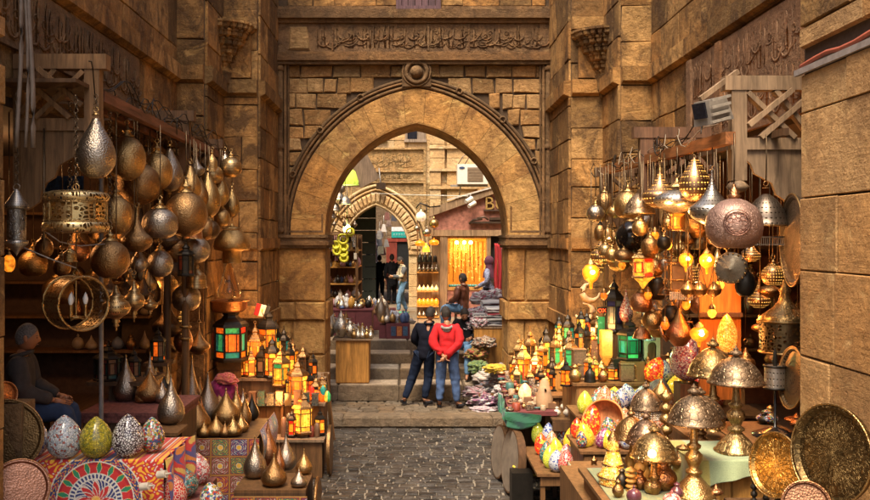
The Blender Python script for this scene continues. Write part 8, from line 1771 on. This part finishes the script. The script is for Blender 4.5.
    r.location = loc; r.rotation_euler = (0, 0, face); r.scale = (scale,)*3
    return r
RED = plain('red_fleece', (.46, .006, .010), .9, nz=.3, ns=9); NAVY = plain('navy_wool', (.008, .009, .016), .95, nz=.3, spec=.1); BLK = plain('black_cloth', (.010, .010, .012), .9, nz=.3, spec=.1)
JEAN = plain('blue_denim', (.045, .085, .19), .85, nz=.55, ns=7); JEAND = plain('dark_denim', (.010, .016, .034), .9, nz=.6, ns=6, spec=.1); JEANL = plain('light_denim', (.10, .20, .34), .85, nz=.4, ns=7)
BHAIR = plain('black_hair', (.018, .012, .009), .75, nz=.6, ns=90, bump=.9); GHAIR = plain('grey_hair', (.15, .14, .135), .8, nz=.6, ns=90, bump=.9); SHOE = plain('dark_shoe', (.012, .012, .016), .6); GREY = plain('grey_knit', (.22, .21, .2), .9)

SIT = {'pelvis': (0, 0, .50), 'waist': (0, .0, .63), 'chest': (0, .02, .84), 'neck': (0, .03, 1.01), 'nape': (0, .045, 1.08), 'head': (0, .07, 1.17), 'hl': (-.09, .03, .48), 'hr': (.09, .03, .48), 'kl': (-.12, .45, .50), 'kr': (.12, .45, .50), 'al': (-.12, .46, .09), 'ar': (.12, .47, .09), 'tl': (-.13, .62, .03), 'tr': (.13, .62, .03),
       'sl': (-.18, .02, .96), 'sr': (.18, .02, .96), 'el': (-.23, .06, .72), 'er': (.23, .06, .72), 'wl': (-.13, .30, .62), 'wr': (.13, .30, .62)}
def sit(**k): d = dict(SIT); d.update(k); return d
person('man in bright red hooded jacket and blue jeans, hands clasped behind his back', (P(447, 0, 16.05).x, 16.05, .175), -.12,
       {'el': (-.245, -.12, 1.14), 'er': (.24, -.12, 1.14), 'wl': (-.06, -.17, .93), 'wr': (-.02, -.19, .90), 'al': (-.13, -.03, .09), 'tl': (-.15, .13, .03), 'kl': (-.11, .02, .5), 'ar': (.17, -.02, .09), 'tr': (.29, .07, .03), 'kr': (.14, .03, .5), 'head': (-.03, .04, 1.63), 'nape': (-.01, .01, 1.53)},
       RED, JEAN, SHOE, BHAIR, skin=SKIN, scale=1.03, hood=GREY, bulk=1.24, headdir=(-.35, .9, -.15), top_name='hooded_jacket', leg_name='jeans')
person('man in dark navy pullover and dark jeans leaning towards the man in red', (P(426, 0, 16.3).x, 16.3, .175), -.25,
       {'pelvis': (-.03, 0, .91), 'waist': (0, 0, 1.05), 'chest': (.03, .02, 1.27), 'neck': (.05, .03, 1.45), 'nape': (.06, .04, 1.52), 'head': (.07, .06, 1.62), 'sl': (-.15, .02, 1.40), 'sr': (.21, .02, 1.40), 'el': (-.24, .06, 1.14), 'er': (.27, .1, 1.14), 'wl': (-.12, .22, 1.02), 'wr': (.16, .26, 1.05),
        'hl': (-.12, 0, .89), 'hr': (.06, 0, .89), 'kl': (-.26, .06, .49), 'al': (-.37, -.08, .10), 'tl': (-.46, .05, .04), 'kr': (.03, .08, .49), 'ar': (-.02, -.06, .10), 'tr': (.10, .09, .04)},
       NAVY, JEAND, SHOE, BHAIR, scale=1.02, bulk=1.22, headdir=(.25, .9, -.3), top_name='pullover', leg_name='jeans')
person('man sitting on the steps behind the man in red, pale jeans and dark top', (P(466, 0, 17.7).x, 17.72, .62), PI-.25, sit(wl=(-.16, .36, .66), wr=(.1, .38, .64), head=(0, .16, 1.10), nape=(0, .10, 1.05), al=(-.12, .50, -.05), ar=(.12, .50, -.05), tl=(-.13, .64, -.1), tr=(.13, .64, -.1)), BLK, JEANL, SHOE, BHAIR, headdir=(-.3, .8, -.6), leg_name='jeans')
person('seated man in brown leather jacket seen from behind before the yellow window', (P(463, 0, 21).x, 21.0, 1.08), 1.0, sit(head=(.02, .02, 1.16), chest=(0, -.03, .84), neck=(0, -.03, 1.01), nape=(0, 0, 1.08)), plain('brown_leather', (.14, .05, .03), .4, nz=.4), JEANL, SHOE, BHAIR, scale=1.02, bulk=1.2, headdir=(.1, 1, -.2), top_name='leather_jacket', leg_name='jeans')
m = MB(); c = (P(463, 0, 21).x, 21.0); m.bx(c[0]-.2, c[0]+.2, c[1]-.2, c[1]+.2, 1.45, 1.49); o = tag(m.build('wooden_stool', WD), 'low stool under the man in the leather jacket', 'stool')
for a in (-.17, .17):
    for b_ in (-.17, .17): m = MB(); m.bx(c[0]+a-.02, c[0]+a+.02, c[1]+b_-.02, c[1]+b_+.02, 1.08, 1.449); m.build('leg', WD, o)
pm = person('man in beige vest and light jeans looking down at his phone', (P(403, 0, 25.6).x, 25.6, 1.08), PI/2+.25,
       {'el': (-.22, .10, 1.12), 'er': (.22, .10, 1.12), 'wl': (-.07, .33, 1.14), 'wr': (.09, .33, 1.12), 'head': (0, .08, 1.61), 'nape': (0, .04, 1.52), 'al': (-.10, .16, .09), 'tl': (-.11, .32, .03), 'kl': (-.1, .16, .5), 'ar': (.12, -.14, .09), 'tr': (.13, .02, .03), 'kr': (.11, .02, .5)},
       plain('beige_vest', (.42, .34, .24), .85), JEANL, SHOE, BHAIR, scale=.93, bulk=1.05, headdir=(0, .8, -.55), top_name='vest', leg_name='jeans')
for w, s in (('left', -1), ('right', 1)):
    m = MB(); m.tube([(s*.18, 0, 1.41), (s*.225, .05, 1.26), (s*.222, .10, 1.12), (s*.15, .22, 1.13), (s*.09, .31, 1.13)], [.088, .075, .066, .058, .05], 10); g = m.build('sleeve', plain('charcoal_knit', (.06, .06, .065), .9), None); g.parent = pm
m = MB(); m.box((.01, .43, 1.18), (.07, .012, .13), rotx(-.7)); g = m.build('mobile_phone', plain('black_gloss', (.012, .01, .01), .2, nz=.05, bump=0), None); g.parent = pm
m = bpy.data.objects['mobile_phone']; m.parent = None; m.matrix_world = Matrix.Translation(pm.location) @ Matrix.Rotation(PI/2+.25, 4, 'Z') @ Matrix.Scale(.93, 4); tag(m, 'small black phone held by the man in the beige vest', 'phone')
person('walker in black coat walking away under the far arch, middle of three', (P(379.5, 0, 30.6).x, 30.6, 1.08), .05, {'al': (-.10, .12, .09), 'kl': (-.1, .12, .5), 'tl': (-.11, .27, .03), 'ar': (.1, -.14, .12), 'tr': (.1, -.02, .03)}, BLK, BLK, SHOE, BHAIR, scale=.9, coat=False, bulk=1.2)
person('walker in long black coat half hidden behind the man with the phone', (P(392, 0, 29.2).x, 29.2, 1.08), .2, {'ar': (.1, .12, .09), 'kr': (.1, .12, .5), 'tr': (.1, .27, .03)}, BLK, BLK, SHOE, BHAIR, scale=.93, coat=True, bulk=1.2, top_name='coat')
person('figure in dark blue walking in the shade of the passage by the shutter', (P(368, 0, 31.5).x, 31.5, 1.08), 0, {}, plain('dull_blue_cloth', (.02, .03, .07), .9), BLK, SHOE, BHAIR, scale=.93)
w = person('woman in purple headscarf and blue-white printed dress by the clothes rail', (P(489, 0, 21.9).x, 21.9, 1.08), 1.2, {'wl': (-.15, .25, 1.0), 'wr': (.15, .25, 1.0)}, plain('blue_white_print', (.25, .28, .42), .85, nz=.9, ns=34), BLK, SHOE, None, scale=.96, coat=True, top_name='dress')
m = MB(); m.ball((0, -.005, 1.635), .135, 18, 12, sc=(.82, .95, 1.08)); m.lathe([(1.22, .17), (1.35, .16), (1.48, .10), (1.56, .10)], (0, -.01, 0), 18); g = m.build('headscarf', plain('purple_scarf', (.09, .025, .05), .85), None); g.parent = w
m = MB(); m.lathe([(.12, .24), (.5, .2), (.9, .17), (1.0, .16)], (0, 0, 0), 20); g = m.build('skirt', plain('blue_white_print', (.25, .28, .42), .85, nz=.9, ns=34), None); g.parent = w
person('grey-haired seated man in dark jacket in the shadow of the left shop', (P(19, 0, 8.3).x, 8.3, 1.1), -PI/2+.2, sit(chest=(0, .0, .84), neck=(0, .02, 1.0), nape=(0, .045, 1.07), head=(0, .075, 1.17), el=(-.24, .08, .70), er=(.24, .08, .70), wl=(-.13, .34, .60), wr=(.13, .34, .60)), plain('dark_grey_wool', (.045, .037, .033), .9), plain('navy_denim', (.02, .04, .09), .85), SHOE, GHAIR, skin=SKIN_D, hairstyle='thin', bulk=1.38, headdir=(0, 1, -.12))
m = MB(); c = (P(19, 0, 8.3).x, 8.3); m.bx(c[0]-.25, c[0]+.2, c[1]-.22, c[1]+.22, 1.1, 1.50); tag(m.build('low_bench', WD), 'low dark bench under the grey-haired man', 'bench')
